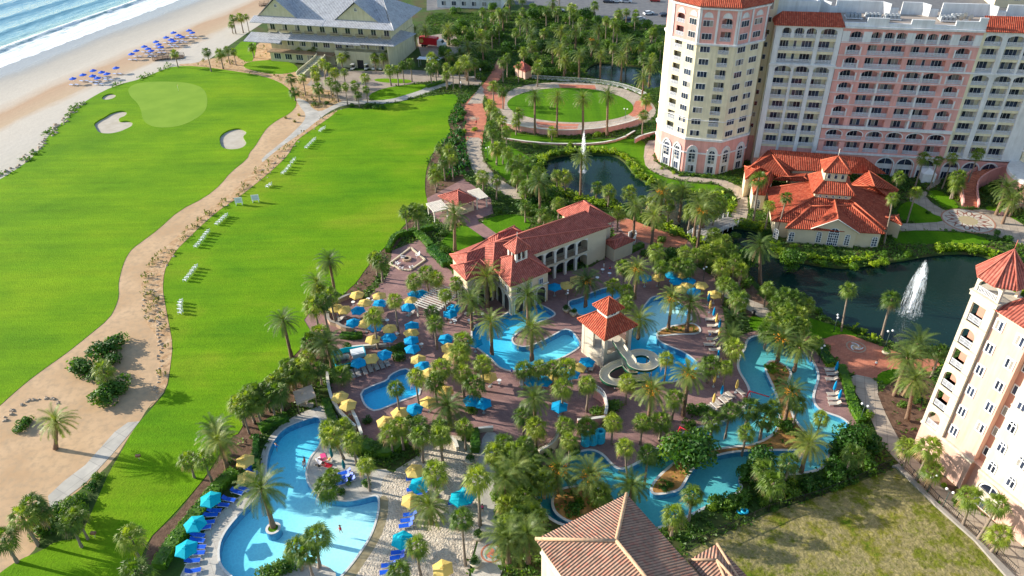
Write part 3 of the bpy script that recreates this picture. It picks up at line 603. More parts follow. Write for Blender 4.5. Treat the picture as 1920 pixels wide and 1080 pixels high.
# pink part
S0,S1=-29.3,.15
wp.box(S0,S1,-REC-.3,-REC,5.0,36.3,HF)
for zf in FL: wp.box(S0,S1,-REC,-.006,zf-.62,zf,HF)
wp.box(S0,S1,-REC,-.006,FL[-1]+2.35,36.0,HF)
six=[(-28,-24.4),(-23.2,-19.6),(-18.7,-15.1),(-14.1,-10.5),(-9.5,-5.8),(-4.7,-1.0)]
six2=[(-28,-24.6),(-23.2,-19.35),(-18.95,-15.3),(-13.9,-10.2),(-9.75,-6.0),(-4.5,-1.3)]
def piers(cols,z0,z1,mb,s0,s1,d=0):
    e=[s0]+[x for c in cols for x in c]+[s1]
    for i in range(0,len(e),2): 
        if e[i+1]-e[i]>.05: (ww if e[i+1]-e[i]<.65 else mb).box(e[i],e[i+1],-REC,d,z0,z1,HF)
for k,zf in enumerate(FL):
    zt=zf+2.38
    if k in (0,1): cols=six; ar=[1.0 if k==1 else 0]*6
    elif k==2: cols=six2; ar=[0]*6
    elif k in (3,4,5): cols=[(-27.7,-24.8)]+six2[1:5]+[(-4.4,-1.5)]; ar=[.95,0,0,0,0,.95]
    elif k==6: cols=six2; ar=[.8]*6
    elif k in (7,8): cols=[(-27.7,-24.8),(-23.2,-15.2),(-14.0,-5.8),(-4.4,-1.5)]; ar=[.95,0,0,.95]
    else: cols=[(-27.7,-24.8),(-23,-20.8),(-20.2,-18.0),(-17.6,-15.5),(-13.7,-11.5),(-11.1,-8.9),(-8.4,-6.2),(-4.4,-1.4)]; ar=[.95]+[.8]*6+[.95]
    piers(cols,zf-.01,zt,ww if k==9 else wp,S0,S1,-.002)
    for i,(c,a) in enumerate(zip(cols,ar)):
        bay(HF,*c,zf,a,fill=wp,side=rnd.choice((-1,1)),small=(k==2))
        if a and k in (1,): archtrim(ww,HF,*c,zf+.9,zt-a,zt,-.004,.10,.22)
        elif a and k!=9:
            for x_ in (c[0]-.32,c[1]): ww.box(x_,x_+.32,-.05,.08,zf,zt-.55,HF)
for z,h,p in ((12.0,.75,.35),(26.6,.38,.25),(5.35,.45,.3),(36.0,.45,.45),(8.95,.15,.12),(14.95,.12,.1),(17.95,.12,.1),(20.85,.12,.1),(23.75,.12,.1),(29.75,.12,.1),(32.65,.14,.12)): ww.box(S0-.1,S1+.05,-.05,p,z,z+h,HF)
# parapet steps
for a,b,h in ((-29.3,-24.6,37.2),(-24.6,-20,38.3),(-20,-15.3,37.2),(-15.3,-10.5,38.2),(-10.5,-6.1,37.2),(-6.1,-1.4,38.2),(-1.4,.3,39.0)): ww.box(a,b,-.5,-.06,36.35,h,HF)
# left cream part with white piers
cl=[(-42.8,-39.1),(-38.5,-35.0),(-34.1,-30.5)]
wc.box(-44.2,-29.3,-REC-.3,-REC,0,36.1,HF)
FLl=[6.8]+[9.8,12.8,15.8,18.7,21.6,24.4,27.4,30.3,33.3]
for zf in FLl: wc.box(-44.1,-29.4,-REC,-.25,zf-.65,zf,HF)
for k,zf in enumerate(FLl):
    cols=cl if k<7 else ([(-42.8,-35.0),(-34.1,-30.5)] if k<9 else [(-42.6,-40.6),(-39.9,-37.7),(-37.2,-35.0),(-34.1,-30.5)])
    for c in cols:
        a=.8 if k in (6,9) else 0; bay(HF,*c,zf,a,fill=ww if a else wc,side=rnd.choice((-1,1)))
    if k in (6,9): 
        e=[-44]+[x for c in cols for x in c]+[-29.4]
        for i in range(0,len(e),2): ww.box(e[i],e[i+1],-REC,-.01,zf,zf+2.4,HF)
        ww.box(-44,-29.4,-REC,-.012,zf+2.35,zf+3.0 if k==6 else 36.1,HF)
for a,b in ((-44.1,-42.8),(-35.0,-34.1),(-30.5,-29.4)): ww.box(a,b,-REC-.2,.05,3,36.1,HF)
ww.box(-39.1,-38.5,-REC,-.02,3,27,HF)
for z in (26.9,35.95): ww.box(-44.3,-29.2,-.1,.3,z,z+.4,HF)
wp.box(-44.1,-29.4,-REC-.1,-.3,0,6.2,HF)
rf=RF(); slab(rf,[HF(-44.7,.6,36.35),HF(-29.2,.6,36.35),HF(-30.2,-2.6,38.6),HF(-43,-2.6,38.6)]); slab(rf,[HF(-44.7,.6,36.35),HF(-43,-2.6,38.6),HF(-44.7,-5,36.35)])
rf.build('roof',MAT['tile_red'],hotel)
# right cream part
cr=[(.8,4.3),(5.4,9.0),(9.5,13.0)]
wc.box(.15,13.6,-REC-.3,-REC,5,36.1,HF)
FLr=[6.3,9.4,12.4,15.4,18.3,21.2,24.0,27.0,30.1,33.0]
for k,zf in enumerate(FLr):
    wc.box(.2,13.6,-REC,-.2,zf-.62,zf,HF)
    for c in cr:
        a=.8 if k in (6,9) else 0; bay(HF,*c,zf,a,fill=ww if a else wc,side=rnd.choice((-1,1)))
    if k in (6,9):
        for a,b in ((.15,.8),(4.3,5.4),(9,9.5),(13,13.6)): ww.box(a,b,-REC,-.01,zf,zf+2.4,HF)
        ww.box(.15,13.6,-REC,-.012,zf+2.35,zf+3.0 if k==6 else 36.1,HF)
ww.box(4.3,5.4,-REC-.2,.12,6,36.1,HF); ww.box(9.0,9.5,-REC,-.02,6,33,HF); ww.box(13,17,-REC-.2,.1,6,36.1,HF); wc.box(.16,.8,-REC,0.0,6,36.1,HF)
for z in (5.8,26.6,35.95): ww.box(.2,17,-.1,.3,z,z+.35,HF)
rf=RF(); slab(rf,[HF(.3,.6,36.35),HF(17.5,.6,36.35),HF(17.5,-3,38.8),HF(.3,-3,38.8)]); rf.build('roof',MAT['tile_red'],hotel)
# ground storey arches
ga=[(-14.6,-10.7),(-10.0,-6.1),(-4.9,-1.1),(.8,4.3),(5.1,8.8),(9.4,13.0)]
e=[-29.3]+[x for c in ga for x in c]+[17]
for i in range(0,len(e),2): wp.box(e[i],e[i+1],-1.4,-.004,0,5.4,HF)
wp.box(-29.3,17,-2.4,-1.4,0,5.4,HF)
for a,b in ga:
    archfill(wp,HF,a,b,3.1,4.9,5.4,-1.4,-.006); archtrim(ww,HF,a,b,0,3.1,4.9,-.01,.12,.3)
    ww.box(a,b,-.6,-.45,1.9,3.15,HF); 
    wins.add(window(HF,a+.1,b-.1,0,1.85,-.9,4)); 
    m=window(HF,a+.1,b-.1,3.1,3.2,-.55,1,arch=1.6); wins.add(m)
# body and roof deck
wc.box(-44.2,17,-15,-REC-.3,0,36.05,HF); dk.box(-44.2,17,-15.0,-.5,36.05,36.2,HF)
# back parapet, zig-zag white walls
for x0,x1 in ((-42,-32.6),(-29.6,-19.2),(-14.8,-10.5),(-6,4),(8,17)):
    ww.box(x0,x1,-12.4,-12,36.2,39.0,HF); ww.add([HF(x1,-12,36.2),HF(x1+1.6,-10.6,36.2),HF(x1+1.6,-10.6,38.8),HF(x1,-12,39.0),HF(x1,-12.4,36.2),HF(x1+1.8,-11,36.2),HF(x1+1.8,-11,38.8),HF(x1,-12.4,39)],[(0,1,2,3),(5,4,7,6),(3,2,6,7)]); ww.box(x1+1.6,x1+3.4,-11,-10.6,36.2,37.9,HF)
ww.box(-44,-34,-9,-8.6,36.2,39.5,HF); ww.box(-34.2,-33.8,-14,-8.6,36.2,39.2,HF)
# set back link to the tower
lk=Fr(HF(-51.5,-4.5),R(-11)); wc.box(0,7.6,-8,0,7,42,lk); wp.box(0,7.6,-8,.01,0,7,lk)
for k in range(11):
    z=9.1+k*2.93
    if k<10: wins.add(window(lk,4.3,6.7,z,z+1.25,.02,3))
    else: wins.add(window(lk,4.3,6.7,z,z+1.9,.02,3))
# tower
T=[(39.1,183.7),(44.0,177.7),(52.3,175.4),(60,179.6),(63.2,187.5),(60,195.5),(52,199),(43.5,196),(39,190)]
def ringp(k): 
    c=Vector((51,187)); return [(c.x+(p[0]-c.x)*k,c.y+(p[1]-c.y)*k) for p in T]
tp,tc=wp,MB()
wp.prism(ringp(1),0,9.1); tc.prism(ringp(.84),9.1,32.6); wp.prism(ringp(.842),32.6,40.6); wp.prism(ringp(1),39.0,41.1)
for i in range(9):
    A_,B_=Vector(T[i]),Vector(T[(i+1)%9]); fr=Fr(A_,math.atan2((B_-A_).y,(B_-A_).x)); l=(B_-A_).length; op={0:(1.3,3.5),1:(5.0,7.3)}.get(i)
    for mb,z0,z1,dz in ((tc,9.1,32.6,0),(wp,32.6,39.0,.003)):
        for x0,x1 in ([(0,op[0]),(op[1],l)] if op else [(0,l)]): mb.box(x0,x1,-.5,dz,z0,z1,fr)
        if op:
            zs=[9.1]+[q for k in range(10) for q in (9.8+k*2.95,9.8+k*2.95+2.2)]+[39.0]
            for q0,q1 in zip(zs[::2],zs[1::2]):
                a0,a1=max(q0,z0),min(q1,z1)
                if a1>a0: mb.box(op[0],op[1],-1.6,dz-.002,a0,a1,fr)
for z,h,k in ((8.9,.55,1.03),(5.3,.35,1.018),(32.35,.45,1.03),(40.4,.4,1.04),(14.0,.16,1.012)): ww.prism(ringp(k),z,z+h)
faces=[Fr(T[i],math.atan2(T[i+1][1]-T[i][1],T[i+1][0]-T[i][0])) for i in range(3)]
bal=lambda fr,s0,s1,z,a: None
for fi,fr in enumerate(faces):
    Lw=(Vector(T[fi+1])-Vector(T[fi])).length
    for k in range(10):
        z=9.9+k*2.95
        spec={0:([(5.0,6.9)],(1.3,3.5)),1:([(.9,3.0)],(5.0,7.3)),2:([(.9,3.1),(4.9,7.1)],None)}[fi]
        for a,b in spec[0]: wins.add(window(fr,a-.1,b+.1,z+.15,z+1.6,.02,3,fw=.08))
        if spec[1]:
            a,b=spec[1]; h=2.2
            wins.add(window(fr,a+.95,b-.1,z,z+2.0,-1.45,2)); rails.add(railing(fr,a,b,z-.1,.02,.95))
            if k in (7,9): archfill(wp if k==9 else tc,fr,a,b,z+h-.8,z+h-.12,z+h-.1,-.4,-.01)
    for a,b in ((.9,3.1),(5.7,7.9)) if fi!=0 else ((1.0,3.3),(4.5,6.6)):
        wins.add(window(fr,a+.25,b-.25,2.9,5.6,.02,2,arch=.9,rows=3)); wins.add(window(fr,a+.3,b-.3,.3,2.2,.02,2))
        archtrim(ww,fr,a,b,0,5.6,7.2,0,.2,.3); ww.box(a,b,0,.012,0,5.6,fr); 
        m=archpts(a,b,5.6,7.2); ww.add([fr(x,.012,z) for x,z in m],[tuple(range(len(m)))])
    for a in (.0,Lw-.5): ww.box(a-.02,a+.45,.0,.16,32.7,40.4,fr)
    if fi: 
        for a in (4.0,): ww.box(a-.25,a+.25,.0,.14,32.7,40.4,fr)
    for c in ((1.9,6.1) if fi else (2.4,5.9)):
        m=archpts(c-.95,c+.95,38.6,39.7); ww.add([fr(x,.05,z) for x,z in m],[tuple(range(len(m)))]); archtrim(ww,fr,c-.95,c+.95,38.5,38.6,39.7,0,.1,.12)
rf=RF(); rp=ringp(1.07); ap=Vector((51,187,52))
for i in range(9): slab(rf,[(*rp[i],41.3),(*rp[(i+1)%9],41.3),ap])
rf.build('roof',MAT['tile_red'],hotel)
# round corner bay and terrace wall at the far right end
cc=HF(20.5,-1.0); tb=MB()
def cyl(mb,c,r,z0,z1,n=20,a0=0,a1=2*PI): mb.prism([(c.x+r*math.cos(a0+(a1-a0)*i/n),c.y+r*math.sin(a0+(a1-a0)*i/n)) for i in range(n)],z0,z1)
bw=MB(); cyl(bw,cc,3.4,5.5,34)
for k in range(10): cyl(ww,cc,4.1,5.8+k*3,6.1+k*3); 
cc2=HF(24.5,4); bw.build('bay_wall',MAT['wall_cream'],hotel); bw=MB(); cyl(bw,cc2,4.5,5.5,34); bw.build('bay_wall',MAT['wall_cream'],hotel)
# terrace bastion
cc3=HF(22,6.5); cyl(wp,cc3,9.0,0,5.4,28); cyl(ww,cc3,9.2,5.4,6.2,28)
wp.build('wall',MAT['wall_pink'],hotel); wc.build('wall',MAT['wall_cream'],hotel); tc.build('tower_wall',MAT['wall_cream'],hotel); ww.build('trim',MAT['wall_white'],hotel); dk.build('roof_deck',MAT['roof_gravel'],hotel)
wins.build('window',GL,hotel); rails.build('balcony_railing',MAT['rail_grey'],hotel)
# roof top plant
def acunit(loc,rz,s=1,lab=''):
    t=empty('air_conditioner',loc,rz); f=MB()
    for i in range(int(6*s)): f.box(i*.6,i*.6+.12,0,2.6,.25,.4)
    f.box(-.1,3.6*s,0,.1,.2,.45); f.box(-.1,3.6*s,2.5,2.6,.2,.45)
    for x in (0,3.3*s):
        for y in (.05,2.5): f.box(x,x+.1,y,y+.1,0,.3)
    f.build('frame',MAT['frame_white'],t); u=MB()
    for i in range(int(4*s)): u.box(.1+i*.85,.75+i*.85,.3,1.1,.46,1.15); u.box(.1+i*.85,.75+i*.85,1.5,2.3,.46,1.15); u.tube([(.42+i*.85,.7,1.15),(.42+i*.85,.7,1.22)],.26,10); u.tube([(.42+i*.85,1.9,1.15),(.42+i*.85,1.9,1.22)],.26,10)
    u.build('fan_unit',MAT['steel'],t); return t
AC=[]
for i,(s_,d_) in enumerate(((-28,-6),(-23.5,-6.5),(-19.5,-6),(-7.5,-6),(-4.5,-7.5),(3.5,-6.5),(8,-6.5))):
    p=HF(s_,d_,36.2); AC.append(tag(acunit(p,R(-11)),'rack of condenser fans on white rails on the hotel roof, %s from the left'%('first second third fourth fifth sixth seventh'.split()[i]),'air conditioner','condenser racks on the hotel roof'))
for i,(s_,d_) in enumerate(((-3.2,-5.5),(-2.2,-6.8),(-1.4,-5.2))):
    p=HF(s_,d_,36.2); t=empty('satellite_dish',p,R(200)); m=MB(); m.tube([(0,0,0),(0,0,1.3)],.06,6); m.build('mast',MAT['steel'],t); m=MB(); n=14; vs=[(0,0,1.4)]
    for r_,y in ((.4,.08),(.75,.28)): vs+=[(r_*math.cos(2*PI*j/n),-y,1.4+r_*math.sin(2*PI*j/n)) for j in range(n)]
    fs=[(0,1+j,1+(j+1)%n) for j in range(n)]+[(1+j,1+n+j,1+n+(j+1)%n,1+(j+1)%n) for j in range(n)]
    m.add(vs,fs,True); m.build('dish',MAT['wall_ivory'],t); tag(t,'pale satellite dish on the hotel roof, %s of three beside the parapet step'%('left','middle','right')[i],'satellite dish','satellite dishes on the hotel roof')
# curved garden stair by the medallion
def wallstrip(mb,pts,w,z0,z1):
    """solid wall following a line; z1 may be a list"""
    n=len(pts); zz=z1 if isinstance(z1,list) else [z1]*n; s=strip([Vector(p) for p in pts],w); L=s[:n]; Rr=s[n:][::-1]
    for i in range(n-1):
        a,b,c,d=L[i],L[i+1],Rr[i+1],Rr[i]
        mb.add([(a.x,a.y,z0),(b.x,b.y,z0),(c.x,c.y,z0),(d.x,d.y,z0),(a.x,a.y,zz[i]),(b.x,b.y,zz[i+1]),(c.x,c.y,zz[i+1]),(d.x,d.y,zz[i])],[(4,5,6,7),(0,1,5,4),(2,3,7,6),(0,4,7,3),(1,2,6,5),(0,3,2,1)])
def curve(pts,k=2):
    p=[Vector(q) for q in pts]
    for _ in range(k):
        q=[p[0]]
        for a,b in zip(p,p[1:]): q+= [a*.75+b*.25,a*.25+b*.75]
        p=q+[p[-1]]
    return p
st_=tag(empty('garden_staircase'),'curved pink garden staircase climbing from the sunburst medallion to the hotel terrace','staircase')
cen=curve([W(1819,389).xy,W(1813,368).xy,W(1815,347,1.0).xy,W(1836,330,2).xy,W(1864,315,3.4).xy,W(1895,307,4.6).xy])
nn=len(cen); lz=[.1+4.6*i/(nn-1) for i in range(nn)]; m=MB()
steps=30; tot=nn-1
for i in range(steps):
    t0=i/steps*tot; t1=(i+1)/steps*tot
    def at(t): j=min(int(t),nn-2); return cen[j].lerp(cen[j+1],t-j)
    a,b=at(t0),at(t1-1e-4); tt=(b-a).normalized(); nrm=Vector((tt.y,-tt.x))*1.35
    q=[a-nrm,b-nrm,b+nrm,a+nrm]; 
    if area2(q)<0: q=q[::-1]
    m.prism([(v.x,v.y) for v in q],0,.12+4.6*(i+1)/steps)
m.build('steps',MAT['brick_red'],st_)
s_=strip(cen,3.2); 
for side in (s_[:nn],s_[nn:][::-1]):
    m=MB(); wallstrip(m,side,.3,0,[z+.95 for z in lz]); m.build('side_wall',MAT['wall_pink'],st_)
# ---------------------------------------------------------------- near right hotel
h2=tag(empty('hotel_annex'),'tall pale pink hotel block at the right edge with a red roofed corner cupola','hotel')
BF=Fr(W(1765,885),R(-68)); w1,w2,w3,tr,rl,w4=MB(),MB(),MB(),MB(),MB(),MB(); wn,ra=Many(),Many()
w1.box(-1.6,3.35,-14,0,5.6,28.5,BF); w1.box(-5.2,16,-14,-.02,5.6,5.7,BF); w4.box(-5.35,3.4,-14,.25,0,5.55,BF); w4.box(4.9,22,-14,.55,0,5.55,BF); w4.box(3.2,5,-14,-.9,0,5.5,BF)
w2.box(3.3,5.0,-14,-1.1,5.6,28.5,BF); w3.box(4.9,22,-14,.35,5.6,28.5,BF)
tr.box(-5.5,3.5,-.1,.42,5.4,5.85,BF); tr.box(4.85,22,-.1,.72,5.4,5.85,BF); tr.box(-1.7,3.5,-.1,.25,28.3,28.75,BF); tr.box(4.85,22,-.2,.55,28.3,28.75,BF); tr.box(4.85,22,.3,.5,17.9,18.1,BF)
for k in range(6):
    z=7.0+k*3.78
    wn.add(window(BF,-1.35,-.05,z,z+1.75,.03,2,fw=.2)); 
    if k: wn.add(window(BF,1.75,3.05,z-.3,z+1.45,.03,2,fw=.2))
    wn.add(window(BF,3.45,4.85,z-.1,z+1.5,-1.07,2,fw=.16))
    for s_ in (5.5,8.4,11.3,14.2):
        wn.add(window(BF,s_,s_+1.25,z-.5,z+.9,.38,2,fw=.16,arch=.55 if k<3 else 0))
# corner stair turret with open balconies
for k in range(6):
    z=6.0+k*3.82
    # piers and slabs
    tr.box(-5.3,-1.65,-3.3,.5,z+2.9,z+3.82 if k<5 else 28.9,BF)
    tr.box(-2.75,-1.65,-3.3,.5,z,z+2.95,BF); tr.box(-5.3,-4.75,.1,.5,z,z+2.95,BF); tr.box(-5.3,-4.9,-3.3,-2.9,z,z+2.95,BF)
    if k%2==0: archfill(tr,BF,-4.75,-2.75,z+1.9,z+2.75,z+2.95,.15,.49)
    ra.add(railing(BF,-4.75,-2.75,z+.05,.4,1.05,.16)); sd=Fr(BF(-5.25,-2.9),R(22)); ra.add(railing(sd,0,3.0,z+.05,0,1.05,.16))
    w2.box(-5.0,-1.6,-3.3,-1.6,z,z+2.9,BF)
    tr.box(-5.3,-1.65,-3.3,.5,z-.12,z,BF)
tr.box(-5.5,-1.5,-3.6,.75,28.9,29.5,BF); tr.box(-5.6,-1.4,-3.7,.85,29.5,29.65,BF)
for a,b in ((-5.3,-4.9),(-2.1,-1.7)):
    for c,d in ((.1,.5),(-3.3,-2.9)): tr.box(a,b,c,d,29.6,32.0,BF)
archfill(tr,BF,-4.9,-2.1,30.9,31.7,32.0,.1,.5); sd=Fr(BF(-5.3,-3.3),R(22)); archfill(tr,sd,.4,3.4,30.9,31.7,32.0,-.4,0); ra.add(railing(BF,-4.9,-2.1,29.65,.45,.9,.2)); ra.add(railing(sd,.4,3.4,29.65,-.05,.9,.2))
tr.box(-5.55,-1.45,-3.55,.75,32.0,32.3,BF)
cx=BF(-3.5,-1.4); zc=zat(cx.x,cx.y,468); rf=RF(); n=8; rr=[(cx.x+3.3*math.cos(R(22.5-68)+i*PI/4),cx.y+3.3*math.sin(R(22.5-68)+i*PI/4)) for i in range(n)]
for i in range(n): slab(rf,[(*rr[i],32.3),(*rr[(i+1)%n],32.3),(cx.x,cx.y,max(34,min(zc,36.5)))],.12)
ro=rf.build('cupola_roof',MAT['tile_rose'],h2); m=MB()
for i in range(n): m.tube([(*rr[i],32.38),(cx.x,cx.y,max(34,min(zc,36.5))+.08)],.09,6)
m.tube([(cx.x,cx.y,zc),(cx.x,cx.y,zc+1.4)],.05,6); m.build('ridge_cap',MAT['ridge_rose'],ro)
rf=RF(); slab(rf,[BF(-1.9,.5,28.75),BF(3.6,.5,28.75),BF(3.4,-2.6,30.6),BF(-.6,-2.6,30.6)],.15); slab(rf,[BF(4.7,.8,28.75),BF(22,.8,28.75),BF(22,-2.8,31),BF(6,-2.8,31)],.15); slab(rf,[BF(3.4,-2.6,30.6),BF(6,-2.8,31),BF(4.7,.8,28.75),BF(3.6,.5,28.75)],.15)
slab(rf,[BF(-1.9,.5,28.75),BF(-.6,-2.6,30.6),BF(-1.9,-5,28.75)],.15)
rf.build('roof',MAT['tile_rose'],h2); m=MB(); m.box(-1,22,-14,-2.7,28.5,30.0,BF); m.build('roof_deck',MAT['roof_dark'],h2)
for s_ in (5.7,14):
    a,b=s_,s_+3.4; archtrim(tr,BF,a,b,0.3,3.6,4.9,.5,.75,.3); wn.add(window(BF,a+.1,b-.1,3.4,3.55,.6,1,arch=1.35,fw=.15)); wn.add(window(BF,a+.2,b-.2,.3,1.9,.62,3,fw=.1)); 
    m=MB(); m.box(a+.05,b-.05,.5,.66,1.9,3.4,BF); m.build('awning_panel',MAT['wall_ivory'],h2)
w1.build('wall',MAT['wall_blush'],h2); w3.build('wall',MAT['wall_ivory'],h2); w2.build('wall',MAT['wall_rose'],h2); w4.build('base_wall',MAT['wall_blush'],h2); tr.build('trim',MAT['wall_ivory'],h2)
wn.build('window',GL,h2); ra.build('balcony_railing',MAT['rail_grey'],h2)
# ---------------------------------------------------------------- tiled roof tower at the bottom
b3=tag(empty('tower_building'),'near tower seen from above with a hipped roof of weathered brown clay barrel tiles','building')
ze=15.0; Lc,Tc=W(1004,1011,ze),W(1175,926,ze); e=(Tc-Lc); Wd=e.length; CFm=Fr(Lc,math.atan2(e.y,e.x)); half=Wd/2; zr=17.65; Ln=24
hiproof(b3,[CFm(0,0),CFm(Wd,0),CFm(Wd,Ln),CFm(0,Ln)][::1],ze,CFm(half,half),CFm(half,Ln-half),zr,'tile_brown','ridge_tan') if False else None
P4=[CFm(0,0,ze),CFm(Wd,0,ze),CFm(Wd,Ln,ze),CFm(0,Ln,ze)]; a,b=CFm(half,half),CFm(half,Ln-half)
hiproof(b3,[P4[1],P4[2],P4[3],P4[0]],ze,a,b,zr,'tile_brown','ridge_tan',rr=.22)
q0=CFm(Wd+.3,9.4); 
s2=Fr(W(1290,1050,14.2),CFm.ang); hiproof(b3,[s2(0,0),s2(4.2,0),s2(4.2,9),s2(0,9)],14.2,s2(2.1,2.1),s2(2.1,7),15.2,'tile_brown','ridge_tan',rr=.16)
m=MB(); m.box(.5,Wd-.5,.5,Ln-.5,0,ze-.25,CFm); m.box(.0,4.0,.4,8.8,0,14,s2); m.build('wall',MAT['wall_ivory'],b3)
m=MB(); m.box(.3,Wd-.3,.25,.5,ze-.7,ze-.28,CFm); m.box(.2,.5,.3,Ln,ze-.7,ze-.28,CFm); m.box(.3,.5,.5,Ln,ze-2.2,ze-1.9,CFm); m.build('cornice',MAT['trim_white'],b3)
# ---------------------------------------------------------------- grey roofed golf clubhouse
ch=tag(empty('clubhouse'),'cream clubhouse with pale grey seamed metal roofs and twin gables','building')
DF=Fr(W(632,125),R(-15)); wl,tr,dk,gr=MB(),MB(),MB(),RF(); wn,ra=Many(),Many()
wl.box(-26,20,-24,-3,0,14,DF); wl.box(-26,-1,-3,-1.2,0,3.6,DF)
# upper gabled roof: two cross gables over a long hipped roof
zE,zR=13.9,21.5
slab(gr,[DF(-30.5,.6,zE),DF(-3,.6,zE),DF(-3,-3,15.2),DF(-30.5,-3,15.2)]); slab(gr,[DF(-3,.4,zE),DF(23,.6,zE),DF(20,-3.6,15.6),DF(-3,-3,15.4)])
slab(gr,[DF(-28,-3,15.2),DF(20,-3,15.2),DF(14,-13,zR),DF(-22,-13,zR)]); slab(gr,[DF(23,.6,zE),DF(23,-27,zE),DF(14,-13,zR)]); slab(gr,[DF(23,.6,zE),DF(14,-13,zR),DF(20,-3.4,15.55)]); slab(gr,[DF(-30.5,-27,zE),DF(23,-27,zE),DF(14,-13,zR),DF(-22,-13,zR)])
for c,hw in ((-21.5,7.3),(8.3,8.0)):
    slab(gr,[DF(c-hw-.6,-2.6,14.9),DF(c,-2.6,zR+.1),DF(c,-13,zR+.1),DF(c-hw-.6,-8,14.9)]); slab(gr,[DF(c+hw+.6,-2.6,14.9),DF(c,-2.6,zR+.1),DF(c,-13,zR+.1),DF(c+hw+.6,-8,14.9)])
    wl.add([DF(c-hw,-3.1,15),DF(c+hw,-3.1,15),DF(c,-3.1,zR-.5)],[(0,1,2)]); m=window(DF,c-.5,c+.5,18.3,19.2,-3.08,2,arch=.4); wn.add(m)
# skirt roof
slab(gr,[DF(-24,1.2,8.5),DF(22.6,1.2,8.8),DF(20,-3,10.1),DF(-26,-3,10.1)]); slab(gr,[DF(22.6,1.2,8.8),DF(25,-14,8.8),DF(20,-12,10.3),DF(20,-3,10.1)])
slab(gr,[DF(-33,3,7.9),DF(-19,3,7.9),DF(-19,-3,9.4),DF(-33,-3,9.4)]); slab(gr,[DF(1,1.5,8.45),DF(10.5,1.5,8.45),DF(10.5,-1,8.6),DF(1,-1,8.6)])
gr.build('roof',MAT['metal_seam'],ch)
for i in range(10):
    x=-25+i*4.75
    wn.add(window(DF,x,x+1.9,10.6,12.7,-2.97,2,('frame_white','glass'))); ra.add(railing(DF,x-.6,x+2.5,10.2,-1.9,1.0,.3)); m=MB(); m.box(x-.7,x+2.6,-3,-1.85,10.05,10.2,DF); m.build('balcony',MAT['wall_sage'],ch)
for i in range(6): x=-24+i*4.6; wn.add(window(DF,x,x+2.5,5.4,7.7,-2.97,3))
for i in range(3): x=3+i*5.6; wn.add(window(DF,x,x+3,5.9,8.0,-2.97,3))
for i in range(5): x=-24.5+i*4.3; wn.add(window(DF,x,x+2.7,.9,3.0,-1.17,3,('frame_white','glass_blue')))
wl.box(0,19.5,-3,0,0,5.7,DF); wl.box(20,20.4,-24,1.0,0,9,DF)
for i in range(5): wl.box(2+i*4.2,2.7+i*4.2,-3,-2.6,5.7,8.6,DF)
m=MB(); m.box(-26,-1,-3,.6,3.6,3.9,DF); m.box(.4,19.1,-3,-.4,5.3,5.45,DF); m.build('terrace',MAT['wood_tan'],ch); ra.add(railing(DF,-26,-1,3.9,.5,1.0,.35))
m=MB(); m.box(7.9,10.2,-.2,.05,0,2.9,DF); m.build('door',MAT['dark_inside'],ch)
wl.build('wall',MAT['wall_sage'],ch); wn.build('window',GL,ch); ra.build('railing',MAT['timber'],ch)
# outside stair
m=MB(); c=curve([DF(-8,12).xy,DF(-6.3,7).xy,DF(-5.0,1).xy]); nn=len(c)
for i in range(14):
    f=i/14*(nn-1); j=int(f); a=c[j].lerp(c[min(j+1,nn-1)],f-j); b=c[j].lerp(c[min(j+1,nn-1)],min(1,f-j+.6)); t=(b-a).normalized(); nrm=Vector((t.y,-t.x))*1.6; q=[a-nrm,b+t*.5-nrm,b+t*.5+nrm,a+nrm]
    if area2(q)<0:q=q[::-1]
    m.prism([(v.x,v.y) for v in q],0,.25+i*.26)
m.build('stair',MAT['wall_sage'],ch); s_=strip(c,3.6)
for side in (s_[:nn],s_[nn:][::-1]): m=MB(); wallstrip(m,side,.3,0,[1.0+i*3.6/(nn-1) for i in range(nn)]); m.build('stair_wall',MAT['wall_sage'],ch)
# ---------------------------------------------------------------- pool clubhouse with long red roof
pc=tag(empty('pool_clubhouse'),'long two storey poolside building with red tile roofs, a small cupola and arched loggia','building')
z8=8.0; f0=W(998,477,z8); f1=W(1142,425,z8); e=f1-f0; EF=Fr(f0,math.atan2(e.y,e.x)); L=e.length
hiproof(pc,[EF(L+.6,0),EF(L+.6,-8.2),EF(-9,-8.2),EF(-9,0)][::-1],z8,EF(-6,-4.1),EF(L-3.6,-4.1),10.7,'tile_rose','ridge_rose')
hiproof(pc,[EF(L-4.5,-2.0),EF(L+3,-2.0),EF(L+3,-12),EF(L-4.5,-12)],7.6,EF(L-.7,-9.5),EF(L-.7,-4.5),10.4,'tile_rose','ridge_rose') if False else hiproof(pc,[EF(L+3,-11.5),EF(L+3,-1.5),EF(L-5,-1.5),EF(L-5,-11.5)][::-1],8.0,EF(L-1,-7.6),EF(L-1,-5.4),10.9,'tile_rose','ridge_rose')
